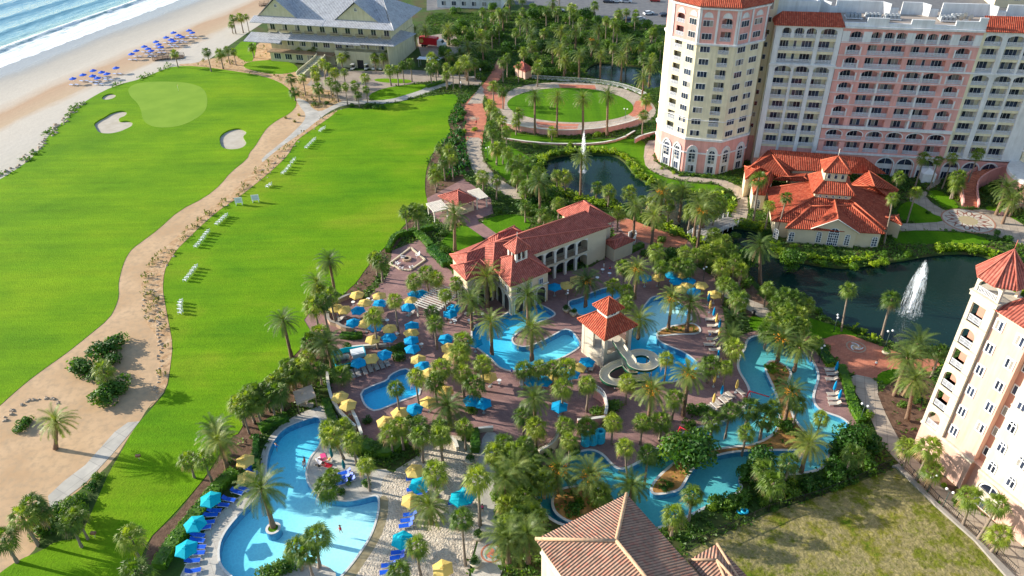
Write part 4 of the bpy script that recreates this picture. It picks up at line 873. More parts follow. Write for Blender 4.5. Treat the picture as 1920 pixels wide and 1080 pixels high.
# lower wings at the south-west, from their eave corners
def proof(pxs,ze,ridge,zr,name='roof'):
    P=[W(x,y,ze) for x,y in pxs]; a,b=[W(x,y,zr) for x,y in ridge]; hiproof(pc,P,ze,a,b,zr,'tile_rose','ridge_rose',name)
proof([(957,538),(1033,507),(985,462),(912,490)],7.2,[(961,478),(972,472)],10.4)
w_=lambda x,y,z: W(x,y,z)
hiproof(pc,[W(843,477,7.0),W(873,515,7.0),W(960,500,7.0),W(915,448,7.0)],7.0,W(876,474,9.3),W(925,459,9.3),9.3,'tile_rose','ridge_rose')
hiproof(pc,[W(845,498,6.6),W(874,526,6.6),W(930,512,6.6),W(900,484,6.6)],6.6,W(870,494,8.2),W(899,486,8.2),8.2,'tile_rose','ridge_rose')
hiproof(pc,[W(915,448,8.2),W(930,458,8.2),W(990,440,8.2),W(965,423,8.2)],8.2,W(935,437,9.4),W(962,428,9.4),9.4,'tile_rose','ridge_rose')
wl,tr,dk=MB(),MB(),MB(); wn=Many()
c0,c1,c2=W(967.5,496,9.0),W(953,484,9.0),W(987,488,9.0); ang=math.atan2((c2-c0).y,(c2-c0).x); cs=2.7; CU=Fr(c0,ang)
for a,b in ((0,.45),(cs-.45,cs)):
    for c,d in ((0,-.45),(-cs+.45,-cs)): tr.box(a,b,min(c,d),max(c,d),8,11.8,CU)
tr.box(.02,cs-.02,-cs+.02,-.02,8,9.6,CU); tr.box(.02,cs-.02,-cs+.02,-.02,11.4,11.8,CU); 
for sfr in (CU,Fr(CU(0,-cs),ang-PI/2+PI)): pass
tr.box(cs/2-.12,cs/2+.12,-.3,-.02,9.6,11.4,CU); tr.box(.02,.3,-cs/2-.12,-cs/2+.12,9.6,11.4,CU)
hiproof(pc,rect(CU,-.5,cs+.5,-cs-.5,.5),11.8,CU(cs/2,-cs/2),CU(cs/2,-cs/2),13.9,'tile_rose','ridge_rose','cupola_roof'); m=MB(); q=CU(cs/2,-cs/2); m.tube([(q.x,q.y,13.9),(q.x,q.y,15)],.05,5); m.build('finial',MAT['trim_white'],pc)
d2=MB(); d2.box(.5,cs-.5,-cs+.5,-.5,9.6,11.4,CU); d2.build('cupola_core',MAT['dark_inside'],pc)  # near-black box imitates the shade inside the cupola
# walls: loggia in two storeys along the front
wl.box(-8,L,-7.4,-2.6,0,7.85,EF); wl.box(L-4,L+2.3,-10.8,-2.2,0,7.85,EF)
wl.box(-1,L-4.4,-2.6,-.3,3.3,3.75,EF); wl.box(-1,L-4.4,-2.6,-.3,6.9,7.9,EF)
k=0; x=.2
while x<L-7:
    tr.box(x,x+.55,-.85,-.3,0,7,EF); 
    if x+3.2<L-4: archfill(tr,EF,x+.55,x+3.1,5.9,6.8,6.95,-.7,-.35); archfill(tr,EF,x+.55,x+3.1,2.3,3.2,3.35,-.7,-.35)
    x+=2.65+.0; k+=1
wl.box(L-5,L-.2,-2.6,-.5,0,7.85,EF)
dk.box(-1,L-5.2,-2.59,-2.5,.1,3.2,EF); d3=MB(); d3.box(-1,L-5.2,-2.59,-2.5,3.9,6.8,EF); d3.build('upper_loggia_back',MAT['dark_inside'],pc)  # near-black panels paint the shade at the back of both loggia storeys
rlm=railing(EF,0,L-5.2,3.75,-.4,1.0,.2)
o_=rlm.build('balcony_railing',MAT['timber'],pc)
wz=Fr(W(957,538,0),ang); 
def wallpx(pts,z0,z1,inset=.6):
    P=[W(x,y,z1) for x,y in pts]; c=sum(P,Vector())/len(P); Q=[c+(p-c)*(1-inset/((p-c).length)) for p in P]; 
    q=[(p.x,p.y) for p in Q]
    if area2([Vector(v) for v in q])<0:q=q[::-1]
    wl.prism(q,z0,z1-.2)
wallpx([(957,538),(1033,507),(985,462),(912,490)],0,7.1); wallpx([(843,477),(873,515),(960,500),(915,448)],0,6.9); wallpx([(845,498),(874,526),(930,512),(900,484)],0,6.5); wallpx([(915,448),(930,458),(990,440),(965,423)],0,8.0)
def arcade(a,b,ze,nb,ztop,upper):
    aa,bb=W(*a,ze),W(*b,ze); GF=Fr(aa,math.atan2((bb-aa).y,(bb-aa).x)); gl=(bb-aa).length; m0=MB(); m1=MB(); st=(gl-1.6)/nb
    for i in range(nb):
        a=.8+i*st+st*.12; c=a+st*.76; q=archpts(a,c,ztop-1.0,ztop); archtrim(m0,GF,a,c,.2,ztop-1.0,ztop,-.5,-.2,.16); o=MB(); o.add([GF(a,-.36,0.2)]+[GF(x,-.36,z) for x,z in q]+[GF(c,-.36,.2)],[tuple(range(len(q)+2))]); o.build('arch_opening',MAT['dark_inside'],pc)  # near-black sheets on the wall imitate shade inside the arches
        if upper: window(GF,(a+c)/2-.5,(a+c)/2+.5,ztop+.75,ztop+2.0,-.36,2).build('window',GL,pc)
    m0.box(.3,gl-.3,-.45,-.22,ztop+.3,ztop+.5,GF); m0.build('arch_trim',MAT['trim_white'],pc)
arcade((957,538),(1033,507),7.2,3,4.0,True); arcade((912,490),(957,538),7.2,3,4.0,True); arcade((845,498),(874,526),6.6,2,3.8,False); arcade((874,526),(930,512),6.6,3,3.8,False)
wl.build('wall',MAT['wall_sand'],pc); tr.build('arcade',MAT['trim_white'],pc); dk.build('opening',MAT['dark_inside'],pc)  # the lower loggia's dark panel is painted shade, not a hole
# annexes east of it
ax=tag(empty('pool_hut'),'low hut with a small red hipped roof at the east end of the poolside building','hut')
hiproof(ax,[W(1130,452,3.6),W(1152,467,3.6),W(1191,450,3.6),W(1165,436,3.6)],3.6,W(1151,450,5),W(1170,444,5),5.0,'tile_rose','ridge_rose'); wl=MB()
P=[W(x,y,3.5) for x,y in ((1133,452),(1152,464),(1187,450),(1165,438))]; wl.prism([(p.x,p.y) for p in P][::1],0,3.45); wl.build('wall',MAT['wall_sand'],ax)
# ---------------------------------------------------------------- red roofed pavilion on the right
pv=tag(empty('restaurant_pavilion'),'lakeside restaurant with many red tile roofs stepping up to a square lantern','restaurant')
q=lambda x,y: (1380+x/6,270+y/6)
def pvroof(corners,ze,ridge,zr,name='roof'):
    P=[W(*q(*c),ze) for c in corners]; a,b=[W(*q(*c),zr) for c in ridge]
    return hiproof(pv,P,ze,a,b,zr,'tile_red','ridge_red',name,rr=.16)
# lantern tiers (square, turned like the front gable)
lan=W(*q(1075,640),7.6); fa=math.radians(-14)
LF=Fr(W(*q(878,610),6.6),math.atan2((W(*q(1285,640),6.6)-W(*q(878,610),6.6)).y,(W(*q(1285,640),6.6)-W(*q(878,610),6.6)).x)); lw=(W(*q(1285,640),6.6)-W(*q(878,610),6.6)).length
wl,tr,gt=MB(),MB(),MB(); wn=Many()
wl.box(0,lw,-lw,0,5.0,8.2,LF)
for i in range(5): wn.add(window(LF,.9+i*(lw-2.2)/4,1.4+i*(lw-2.2)/4,7.05,7.55,.02,1))
c=LF(lw/2,-lw/2); t2=lw*.30
rf=RF(); o8=rect(LF,-.7,lw+.7,-lw-.7,.7); i8=rect(LF,lw/2-t2,lw/2+t2,-lw/2-t2,-lw/2+t2)
for i in range(4): a,b,c_,d_=o8[i],o8[(i+1)%4],i8[(i+1)%4],i8[i]; slab(rf,[(a.x,a.y,8.2),(b.x,b.y,8.2),(c_.x,c_.y,10.3),(d_.x,d_.y,10.3)])
ro=rf.build('lantern_roof',MAT['tile_red'],pv); m=MB()
for i in range(4): m.tube([(o8[i].x,o8[i].y,8.28),(i8[i].x,i8[i].y,10.35)],.15,6)
m.build('ridge_cap',MAT['ridge_red'],ro)
wl.box(lw/2-t2,lw/2+t2,-lw/2-t2,-lw/2+t2,10,12.6,LF)
for i in range(3): x=lw/2-t2+.5+i*(2*t2-1.7)/2; wn.add(window(LF,x,x+.65,10.9,11.8,-lw/2+t2+.02,1,arch=.35,fw=.05))
sdl=Fr(LF(lw/2-t2,-lw/2-t2),LF.ang-PI/2); sdl=Fr(LF(lw/2-t2,-lw/2-t2),LF.ang+PI/2+PI)
hiproof(pv,rect(LF,lw/2-t2-.6,lw/2+t2+.6,-lw/2-t2-.6,-lw/2+t2+.6),12.6,LF(lw/2,-lw/2),LF(lw/2,-lw/2),15.2,'tile_red','ridge_red','cupola_roof',rr=.15); m=MB(); m.tube([LF(lw/2,-lw/2,15.2),LF(lw/2,-lw/2,17)],.06,5); m.build('finial',MAT['trim_white'],pv)
# main skirts
ze=4.2
rf=RF(); big=[W(*q(400,865),ze),W(*q(1690,960),ze),W(*q(1750,590),ze),W(*q(350,500),ze)]; inn=rect(LF,.3,lw-.3,-lw+.3,-.3); inn=[inn[3],inn[2],inn[1],inn[0]]
zi=7.0
for i in range(4): a,b,c_,d_=big[i],big[(i+1)%4],inn[(i+1)%4],inn[i]; slab(rf,[a,b,(c_.x,c_.y,zi),(d_.x,d_.y,zi)])
ro=rf.build('roof',MAT['tile_red'],pv); m=MB()
for i in range(4): m.tube([big[i]+Vector((0,0,.1)),(inn[i].x,inn[i].y,zi+.1)],.17,6)
m.build('ridge_cap',MAT['ridge_red'],ro)
pvroof([(560,945),(1680,1010),(1500,640),(700,620)],3.9,[(850,700),(1300,690)],6.6)
# front gable
ga,gb,gp=W(*q(860,932),4.2),W(*q(1375,985),4.2),W(*q(1130,872),6.9)
GFr=Fr(ga,math.atan2((gb-ga).y,(gb-ga).x)); gw=(gb-ga).length; rf=RF(); back=8
slab(rf,[GFr(-.3,.5,4.1),GFr(gw/2,.5,6.95),GFr(gw/2,-back,6.95),GFr(-.3,-back,4.1)]); slab(rf,[GFr(gw+.3,.5,4.1),GFr(gw/2,.5,6.95),GFr(gw/2,-back,6.95),GFr(gw+.3,-back,4.1)])
ro=rf.build('gable_roof',MAT['tile_red'],pv); m=MB(); m.tube([GFr(gw/2,.5,7.03),GFr(gw/2,-back,7.03)],.16,6); m.build('ridge_cap',MAT['ridge_red'],ro)
wl.box(.2,gw-.2,-8,0,0,4.0,GFr); wl.add([GFr(.2,0,4),GFr(gw-.2,0,4),GFr(gw/2,0,6.7)],[(0,1,2)]); tr.tube([GFr(-.3,.52,4.0),GFr(gw/2,.52,6.85),GFr(gw+.3,.52,4.0)],.12,5)
wn.add(window(GFr,gw/2-1.1,gw/2+1.1,.2,3.4,.03,5,rows=5,arch=1.1,fw=.12)); wn.add(window(GFr,gw/2-3.4,gw/2-2.3,.6,2.8,.03,2,rows=4,arch=.5,fw=.12)); wn.add(window(GFr,gw/2+2.3,gw/2+3.4,.6,2.8,.03,2,rows=4,arch=.5,fw=.12))
# side wings
pvroof([(190,565),(330,575),(420,400),(170,385)],4.2,[(250,470),(395,300)],6.4); pvroof([(100,395),(330,330),(395,200),(95,250)],5.0,[(230,290),(330,235)],6.2)
pvroof([(1270,465),(1710,600),(1830,520),(1500,290)],4.6,[(1560,478),(1495,305)],7.0); pvroof([(1600,800),(1870,910),(1830,795),(1650,790)],3.6,[(1700,830),(1790,820)],4.4)
pvroof([(95,300),(620,400),(600,290),(380,60)],4.6,[(200,230),(400,120)],6.8); pvroof([(420,400),(830,420),(800,330),(500,330)],4.2,[(520,370),(760,370)],5.0)
# link block against the hotel
rf=RF(); slab(rf,[W(*q(600,290),4.6),W(*q(960,305),4.6),W(*q(900,100),7.8),W(*q(380,60),7.8)]); slab(rf,[W(*q(960,305),4.6),W(*q(1250,320),4.6),W(*q(1440,150),7.8),W(*q(880,100),7.8)]); slab(rf,[W(*q(1250,320),4.6),W(*q(1690,330),4.0),W(*q(1440,150),7.8)]); rf.build('roof',MAT['tile_red'],pv)
def pw(pts,z):
    P=[W(*q(*c),z) for c in pts]; c=sum(P,Vector())/len(P); P=[c+(p-c)*.93 for p in P]; v=[(p.x,p.y) for p in P]
    if area2([Vector(a) for a in v])<0:v=v[::-1]
    wl.prism(v,0,z-.15)
pw([(400,865),(1690,960),(1750,590),(350,500)],4.2); pw([(560,945),(1680,1010),(1500,640),(700,620)],3.9); pw([(190,565),(330,575),(420,400),(170,385)],4.2); pw([(100,395),(330,330),(395,200),(95,250)],5); pw([(1270,465),(1710,600),(1830,520),(1500,290)],4.6); pw([(1600,800),(1870,910),(1830,795),(1650,790)],3.6); pw([(620,290),(1260,320),(1300,160),(500,120)],4.6)
a,b=W(*q(560,945),3.9),W(*q(1680,1010),3.9)
fr=Fr(a,math.atan2((b-a).y,(b-a).x)); l=(b-a).length
for s_ in (1.0,l-2.2): wn.add(window(fr,s_,s_+1.2,.5,2.4,-.3,2,rows=3,arch=.5,fw=.12))
a,b=W(*q(400,865),ze),W(*q(560,945),ze); fr=Fr(a,math.atan2((b-a).y,(b-a).x)); wn.add(window(fr,1.0,2.2,.5,2.4,-.2,2,rows=3,arch=.5,fw=.12))
a,b=W(*q(190,565),4.2),W(*q(330,575),4.2); fr=Fr(a,math.atan2((b-a).y,(b-a).x)); wn.add(window(fr,.7,2.0,.6,2.4,-.1,2,rows=3,arch=.5,fw=.12))
wl.build('wall',MAT['wall_sand'],pv); tr.build('trim',MAT['trim_white'],pv); wn.build('window',GL,pv)
# ---------------------------------------------------------------- slide gazebo
gz=tag(empty('slide_gazebo'),'square poolside gazebo with two tiered red tile roof at the head of the water slide','gazebo')
ze=7.3; c4_=[W(960+x/4,540+y/4,ze) for x,y in ((470,200),(690,395),(970,265),(735,165))]
cc=sum(c4_,Vector())/4; sd=sum((c4_[i]-c4_[(i+1)%4]).length for i in range(4))/4; e=c4_[2]-c4_[1]; KF=Fr(cc,math.atan2(e.y,e.x)); hh=sd/2
rf=RF(); o8=rect(KF,-hh,hh,-hh,hh); i8=rect(KF,-1.35,1.35,-1.35,1.35)
for i in range(4): a,b,c_,d_=o8[i],o8[(i+1)%4],i8[(i+1)%4],i8[i]; slab(rf,[(a.x,a.y,ze),(b.x,b.y,ze),(c_.x,c_.y,9.4),(d_.x,d_.y,9.4)])
ro=rf.build('roof',MAT['tile_red'],gz); m=MB()
for i in range(4): m.tube([(o8[i].x,o8[i].y,ze+.08),(i8[i].x,i8[i].y,9.45)],.13,6)
m.build('ridge_cap',MAT['ridge_red'],ro)
m=MB(); m.box(-1.35,1.35,-1.35,1.35,9.0,10.7,KF); m.build('lantern',MAT['trim_white'],gz)
for fr in (Fr(KF(-1.35,1.35),KF.ang),Fr(KF(-1.35,-1.35),KF.ang+PI/2+PI)): w_=window(fr,.75,1.95,9.7,10.4,.02,2,('frame_white','glass')); w_.build('window',GL,gz)
hiproof(gz,rect(KF,-1.95,1.95,-1.95,1.95),10.7,KF(0,0),KF(0,0),12.7,'tile_red','ridge_red','cupola_roof',rr=.1)
for a in (-1,1):
    for b in (-1,1): m=MB(); x,y=a*(hh-1.0),b*(hh-1.0); m.box(x-.35,x+.35,y-.35,y+.35,0,ze-.05,KF); m.build('column',MAT['wall_ivory'],gz)
m=MB(); m.box(-hh+.7,hh-.7,-hh+.7,hh-.7,0,3.0,KF); m.box(-hh+.7,-hh+1.1,-hh+.7,0,3,6.9,KF); m.build('base',MAT['wall_ivory'],gz)
m=MB(); m.box(-hh+.9,hh-.9,-hh+.9,hh-.9,ze-.6,ze-.12,KF); m.build('beam',MAT['timber'],gz)
railing(KF,-hh+1.3,hh-1.3,3,hh-.8,1.0,.25).build('railing',MAT['timber'],gz); railing(Fr(KF(hh-.8,hh-1),KF.ang+PI/2),0,sd-2,3,0,1.0,.25).build('railing',MAT['timber'],gz)
# water slide: open flume winding down twice
def frame_sweep(path,prof,closed=False,smooth=True):
    p=[Vector(a) for a in path]; n=len(p); k=len(prof); vs=[];fs=[]
    for i in range(n):
        t=(p[min(i+1,n-1)]-p[max(i-1,0)]); t.z=0; t.normalize(); s=Vector((t.y,-t.x,0))
        for a,b in prof: vs.append(p[i]+s*a+Vector((0,0,b)))
    for i in range(n-1):
        for j in range(k-1 if not closed else k): fs.append((i*k+j,i*k+(j+1)%k,(i+1)*k+(j+1)%k,(i+1)*k+j))
    return vs,fs
plain('slide_cream',(.66,.59,.44),.35,.05); plain('slide_green',(.02,.13,.07),.4,.1)
q4=lambda x,y,z: W(960+x/4,540+y/4,z)
A_=[q4(785,400,4.4),q4(815,455,4.2),q4(850,505,4.0),q4(890,545,3.8)]
cn=q4(965,545,3.3); rad=2.35
c0=cn.copy(); a0=math.atan2((A_[-1]-c0).y,(A_[-1]-c0).x); spir=[]
for i in range(30):
    t=i/29; th=a0+t*R(395); spir.append(Vector((c0.x+rad*math.cos(th),c0.y+rad*math.sin(th),3.6-1.4*t)))
tail=[q4(860,565,2.1),q4(800,580,1.9),q4(740,605,1.7),q4(695,640,1.5),q4(690,680,1.3),q4(730,715,1.1),q4(800,730,.9),q4(880,700,.7),q4(960,690,.4),q4(1040,680,.2)]
path=curve(A_+spir[2:],1)+curve([Vector(spir[-1])]+tail,2)[1:]
prof=[(-.75,.55),(-.7,.12),(-.4,-.12),(0,-.2),(.4,-.12),(.7,.12),(.75,.55)]; out=[(.86,.55),(.82,.05),(.45,-.26),(0,-.34),(-.45,-.26),(-.82,.05),(-.86,.55)]
sl_=tag(empty('water_slide'),'open cream water slide coiling down beside the gazebo, dark green outside','water slide')
m=MB(); v_,f_=frame_sweep(path,prof); m.add(v_,f_,True); v_,f_=frame_sweep(path,[(-.86,.55),(-.86,.58),(-.75,.58),(-.75,.55)]); m.add(v_,f_); v_,f_=frame_sweep(path,[(.75,.55),(.75,.58),(.86,.58),(.86,.55)]); m.add(v_,f_); m.build('flume',MAT['slide_cream'],sl_)
m=MB(); v_,f_=frame_sweep(path,out); m.add(v_,f_,True); m.build('outer_shell',MAT['slide_green'],sl_)
for i in (8,22,36,len(path)-30,len(path)-16): 
    p=path[max(0,min(i,len(path)-1))]; m=MB(); m.tube([(p.x,p.y,-1),(p.x,p.y,p.z-.3)],.12,8); m.build('post',MAT['steel'],sl_)
# ---------------------------------------------------------------- pergola hut on the lawn edge
def pergola(parent,fr,l,w,h,n):
    m=MB()
    for i in range(n): x=l*i/(n-1); m.box(x-.07,x+.07,-.3,w+.3,h,h+.18,fr)
    m.box(-.2,l+.2,.2,.35,h-.22,h-.01,fr); m.box(-.2,l+.2,w-.35,w-.2,h-.22,h-.01,fr); m.build('rafters',MAT['trim_white'],parent)
    for x in (.1,l-.3):
        for y in (.15,w-.35): m=MB(); m.box(x,x+.25,y,y+.25,0,h-.2,fr); m.build('post',MAT['trim_white'],parent)
hut=tag(empty('bar_hut'),'square hut with a red pyramid roof between two white slatted pergolas','hut')
q6=lambda x,y,z: W(480+x/4,270+y/4,z)
P=[q6(1365,390,3.2),q6(1520,465,3.2),q6(1655,410,3.2),q6(1525,335,3.2)]; cc=sum(P,Vector())/4
hiproof(hut,P,3.2,cc,cc,5.0,'tile_rose','ridge_rose',rr=.1); m=MB(); v=[(cc+(p-cc)*.78) for p in P]; m.prism([(a.x,a.y) for a in v],0,1.1); m.build('counter',MAT['wall_sand'],hut)
for a in v: m=MB(); m.box(a.x-.2,a.x+.2,a.y-.2,a.y+.2,0,3.15); m.build('column',MAT['wall_sand'],hut)
a=q6(1280,450,2.9); b=q6(1400,420,2.9); PFr=Fr(a,math.atan2((b-a).y,(b-a).x)); pergola(hut,PFr,3.6,4.2,2.8,12)
a=q6(1590,355,2.9); b=q6(1670,335,2.9); PFr=Fr(a,math.atan2((b-a).y,(b-a).x)); pergola(hut,PFr,2.9,4.6,2.8,10)
tp=tag(empty('pergola'),'white slatted pergola over the terrace bar among the umbrellas','pergola'); a=W(778,570,3); b=W(822,533,3); PFr=Fr(a,math.atan2((b-a).y,(b-a).x)); pergola(tp,PFr,(b-a).length,5,2.9,13)
# small hut by the round lawn
sh=tag(empty('garden_hut'),'small pink hut with a low red roof behind the round lawn','hut'); P=[W(963,125,3),W(985,135,3),W(1000,128,3),W(978,115,3)]; cc=sum(P,Vector())/4; hiproof(sh,P,3,cc,cc,4.4,'tile_rose','ridge_rose',rr=.1); m=MB(); v=[cc+(p-cc)*.85 for p in P]; v=[(a.x,a.y) for a in v]; m.prism(v,0,2.95); m.build('wall',MAT['wall_blush'],sh)
nb_=tag(empty('apartment_block'),'beige block beyond the hotel roof at the top right corner','building'); NF=Fr(W(1862,14),R(-11)); m=MB(); m.box(0,26,-16,0,0,16,NF); m.build('wall',MAT['wall_sand'],nb_); m=MB()
for i in range(5): window(NF,2+i*4.8,4.6+i*4.8,3,5,.02,3).build('window',GL,nb_); window(NF,2+i*4.8,4.6+i*4.8,7,9,.02,3).build('window',GL,nb_)
m.box(-.4,26.4,-16.4,.4,16,16.4,NF); m.build('roof',MAT['roof_gravel'],nb_)
# grey tower block and low blocks beyond
bk=tag(empty('office_block'),'small grey flat roofed block beyond the clubhouse trees at the top edge','building'); BK=Fr(W(820,14),R(-10)); m=MB(); m.box(0,28,-14,0,0,4,BK); m.build('wall',MAT['wall_white'],bk); m=MB(); m.box(-.5,28.5,-14.5,.5,4,4.3,BK); m.build('roof',MAT['metal_seam'] if False else MAT['roof_gravel'],bk)
for i in range(6): window(BK,2+i*4.4,4+i*4.4,1,2.8,.02,2).build('window',GL,bk)
# ============================================================ VEGETATION
leafmat('fan_leaf',(.07,.125,.014),(.15,.225,.022),(.26,.31,.05)); leafmat('feather_leaf',(.07,.12,.022),(.145,.20,.038),(.25,.29,.08))
leafmat('dead_leaf',(.22,.14,.06),(.34,.24,.12),(.42,.32,.18),.2); leafmat('shrub_leaf',(.03,.09,.008),(.07,.165,.012),(.13,.25,.018),.3,1.2)
leafmat('bright_leaf',(.10,.20,.008),(.19,.30,.01),(.30,.38,.02),.35,.8); leafmat('hedge_leaf',(.03,.10,.008),(.06,.17,.01),(.10,.23,.012),.3,.9)
leafmat('cover_leaf',(.04,.10,.010),(.08,.17,.014),(.16,.25,.022),.3,.12); leafmat('grass_tuft',(.12,.15,.03),(.20,.19,.06),(.30,.24,.10),.3,1)
mottled('bark_grey',(.20,.15,.11),(.30,.24,.19),6,bump=.03); mottled('bark_brown',(.16,.095,.06),(.26,.17,.115),5,bump=.05)
mottled('fruit_orange',(.55,.22,.02),(.70,.32,.04),8)
FAN=[];DATE=[];TRK=[];TRKD=[];SHR=[];FRU=None
def fan_crown(seed):
    r=random.Random(seed); m=MB()
    NL=36
    for i in range(NL):
        f_=i/(NL-1); el=R(80-128*f_**.85+r.uniform(-10,10)); az=i*2.399+r.uniform(-.35,.35); L=r.uniform(.6,.95); m.mi=1 if f_>.86 and r.random()<.6 else 0
        d=Vector((math.cos(az)*math.cos(el),math.sin(az)*math.cos(el),math.sin(el))); side=Vector((-math.sin(az),math.cos(az),0)); up=side.cross(d)*-1
        e=d*L; m.add([side*.03,side*-.03,e-side*.015,e+side*.015],[(0,1,2,3)])
        droop=Vector((0,0,-1)); nb=11
        for j in range(nb):
            t=(j/(nb-1)-.5)*R(118); bl=(1.3-.4*abs(t))*r.uniform(.8,1.15); q=(d*math.cos(t)+side*math.sin(t)).normalized(); w=.055
            pp_=q.cross(up).normalized(); mid=e+q*bl*.55+up*.04; tip=e+q*bl+droop*bl*(.22+.35*r.random()+.25*f_)
            m.add([e,mid-pp_*w,tip,mid+pp_*w],[(0,1,2,3)])
    return m.mesh('crown',[MAT['fan_leaf'],MAT['dead_leaf']])
def date_crown(seed,L0=3.6,n=58):
    r=random.Random(seed); m=MB()
    for i in range(n):
        f=i/(n-1); el=R(82-120*f+r.uniform(-7,7)); az=i*2.399+r.uniform(-.25,.25); L=L0*r.uniform(.85,1.08)*(1-.12*(f>.85)); m.mi=1 if f>.93 and r.random()<.5 else 0
        h=Vector((math.cos(az),math.sin(az),0)); side=Vector((-math.sin(az),math.cos(az),0)); p=Vector((0,0,0)); pts=[p.copy()]; seg=7
        for k in range(seg):
            d=h*math.cos(el)+Vector((0,0,math.sin(el))); p=p+d*(L/seg); pts.append(p.copy()); el-=R(9+6*k/seg)*(1.1 if el>-1 else .2)
        for k in range(seg):
            a,b=pts[k],pts[k+1]; w=.035*(1-k/seg)+.01; m.add([a-side*w,b-side*w*.8,b+side*w*.8,a+side*w],[(0,1,2,3)])
            if k==0: continue
            dd=(b-a).normalized(); up=side.cross(dd)
            for s_ in (-1,1):
                for j in range(3):
                    t=(j+.5)/3; o=a.lerp(b,t); ll=.62*(1-.5*abs((k+t)/seg-.45)*1.5)*r.uniform(.85,1.1); q=(side*s_*.8+dd*.65-up*.12).normalized(); e=o+q*ll+Vector((0,0,-.12*ll)); m.add([o-dd*.055,e,o+dd*.055],[(0,1,2)])
    return m.mesh('crown',[MAT['feather_leaf'],MAT['dead_leaf']])
def trunk(seed,r0,r1,mat,boots=False):
    r=random.Random(seed); bx,by=r.uniform(-.45,.45),r.uniform(-.45,.45); p=[];rad=[]
    for i in range(9):
        t=i/8; k=math.sin(t*PI/2)*0+t*(1-t)*1.0; p.append(Vector((bx*k,by*k,t))); rad.append((r0*(1.35-.9*min(t*5,1)*.39) if t<.2 else r0+(r1-r0)*t)*(1+(.08 if i%2 else -.04)))
    m=MB(); m.tube(p,rad,8); return m.mesh('trunk',MAT[mat])
def bush_mesh(seed,mat,n=520,sx=1,sz=.8,size=.26,lumps=7):
    r=random.Random(seed); m=MB(); L=[]
    for i in range(lumps): a=r.uniform(0,2*PI); k=r.uniform(.1,.55); L.append((Vector((math.cos(a)*k*sx,math.sin(a)*k,r.uniform(.25,.75)*sz)),r.uniform(.35,.55)))
    for i in range(n):
        c,rr=r.choice(L); d=Vector((r.gauss(0,1),r.gauss(0,1),r.gauss(.35,1))).normalized(); p=c+d*rr*r.uniform(.72,1.08)
        if p.z<.02: continue
        nn=(d+Vector((r.gauss(0,.5),r.gauss(0,.5),r.gauss(0,.5)))).normalized(); a=nn.orthogonal().normalized(); b=nn.cross(a); th=r.uniform(0,6.3); a,b=a*math.cos(th)+b*math.sin(th),b*math.cos(th)-a*math.sin(th); s=size*r.uniform(.55,1.1)
        m.add([p-a*s*.5,p+b*s*.28,p+a*s*.5+nn*s*.1,p-b*s*.28],[(0,1,2,3)])
    return m.mesh('foliage',MAT[mat])
FAN=[fan_crown(i) for i in range(6)]; DATE=[date_crown(20+i,3.5+.25*(i%3)) for i in range(5)]; DATEB=[date_crown(40+i,2.6,46) for i in range(2)]
TRK=[trunk(i,.19,.15,'bark_grey') for i in range(5)]; TRKD=[trunk(10+i,.33,.27,'bark_brown') for i in range(4)]
SHR={'shrub_leaf':[bush_mesh(60+i,'shrub_leaf') for i in range(4)],'bright_leaf':[bush_mesh(70+i,'bright_leaf') for i in range(2)],'tree':[bush_mesh(80+i,'shrub_leaf',1300,1,1.0,.2,12) for i in range(3)]}
m=MB(); r=random.Random(2)
for i in range(7):
    a=i*.9; h=Vector((math.cos(a),math.sin(a),0)); c=h*.95+Vector((0,0,.35)); 
    for j in range(16): q=c+Vector((r.gauss(0,.2),r.gauss(0,.2),r.gauss(-.1,.25))); s=.11; m.add([q+Vector(v)*s for v in ((1,0,0),(0,1,0),(-1,0,0),(0,-1,0),(0,0,1),(0,0,-1))],[(0,1,4),(1,2,4),(2,3,4),(3,0,4),(1,0,5),(2,1,5),(3,2,5),(0,3,5)])
    m.tube([(0,0,.1),c],.05,4)
FRU=m.mesh('fruit_cluster',MAT['fruit_orange'])
PL=[]   # (object, kind text, px)
rv=random.Random(11)
def palm(kind,cx,cy,h,base=None,fruit=False,sc=None):
    if base: b=W(*base); h=max(2.5,zat(b.x,b.y,cy)); p=W(cx,cy,h); loc=Vector((b.x,b.y,0)); lean=(p-b); lean.z=0; 
    else: p=W(cx,cy,h); loc=Vector((p.x,p.y,0)); lean=Vector((0,0,0))
    if kind=='x': kind='d'; small=True
    else: small=False
    s=sc or (rv.uniform(.82,1.25) if kind=='f' else rv.uniform(.88,1.1))
    o=empty('cabbage_palm' if kind=='f' else 'date_palm',loc,rv.uniform(0,6.28)); rz=o.rotation_euler.z
    t=link('trunk',rv.choice(TRK if kind=='f' else TRKD),o); t.scale=(s,s,h); 
    c=link('crown',rv.choice(FAN if kind=='f' else (DATEB if small else DATE)),o); c.location=(0,0,h-.05); c.scale=(s,s,s*rv.uniform(.9,1.05)); c.rotation_euler=(rv.uniform(-.12,.12),rv.uniform(-.12,.12),0)
    if lean.length>.25:
        l=lean.copy(); l.rotate(Matrix.Rotation(-rz,3,'Z')); l.z=0; 
        if l.length>h*.45: l=l*(h*.45/l.length)
        c.location=(l.x,l.y,h-.05); t.rotation_euler=(-math.atan2(l.y,h),math.atan2(l.x,h),0)
    if fruit: f=link('fruit_cluster',FRU,o); f.location=c.location; f.scale=(s,s,s)
    PL.append((o,kind,PX((p.x,p.y,h)),h,fruit)); return o
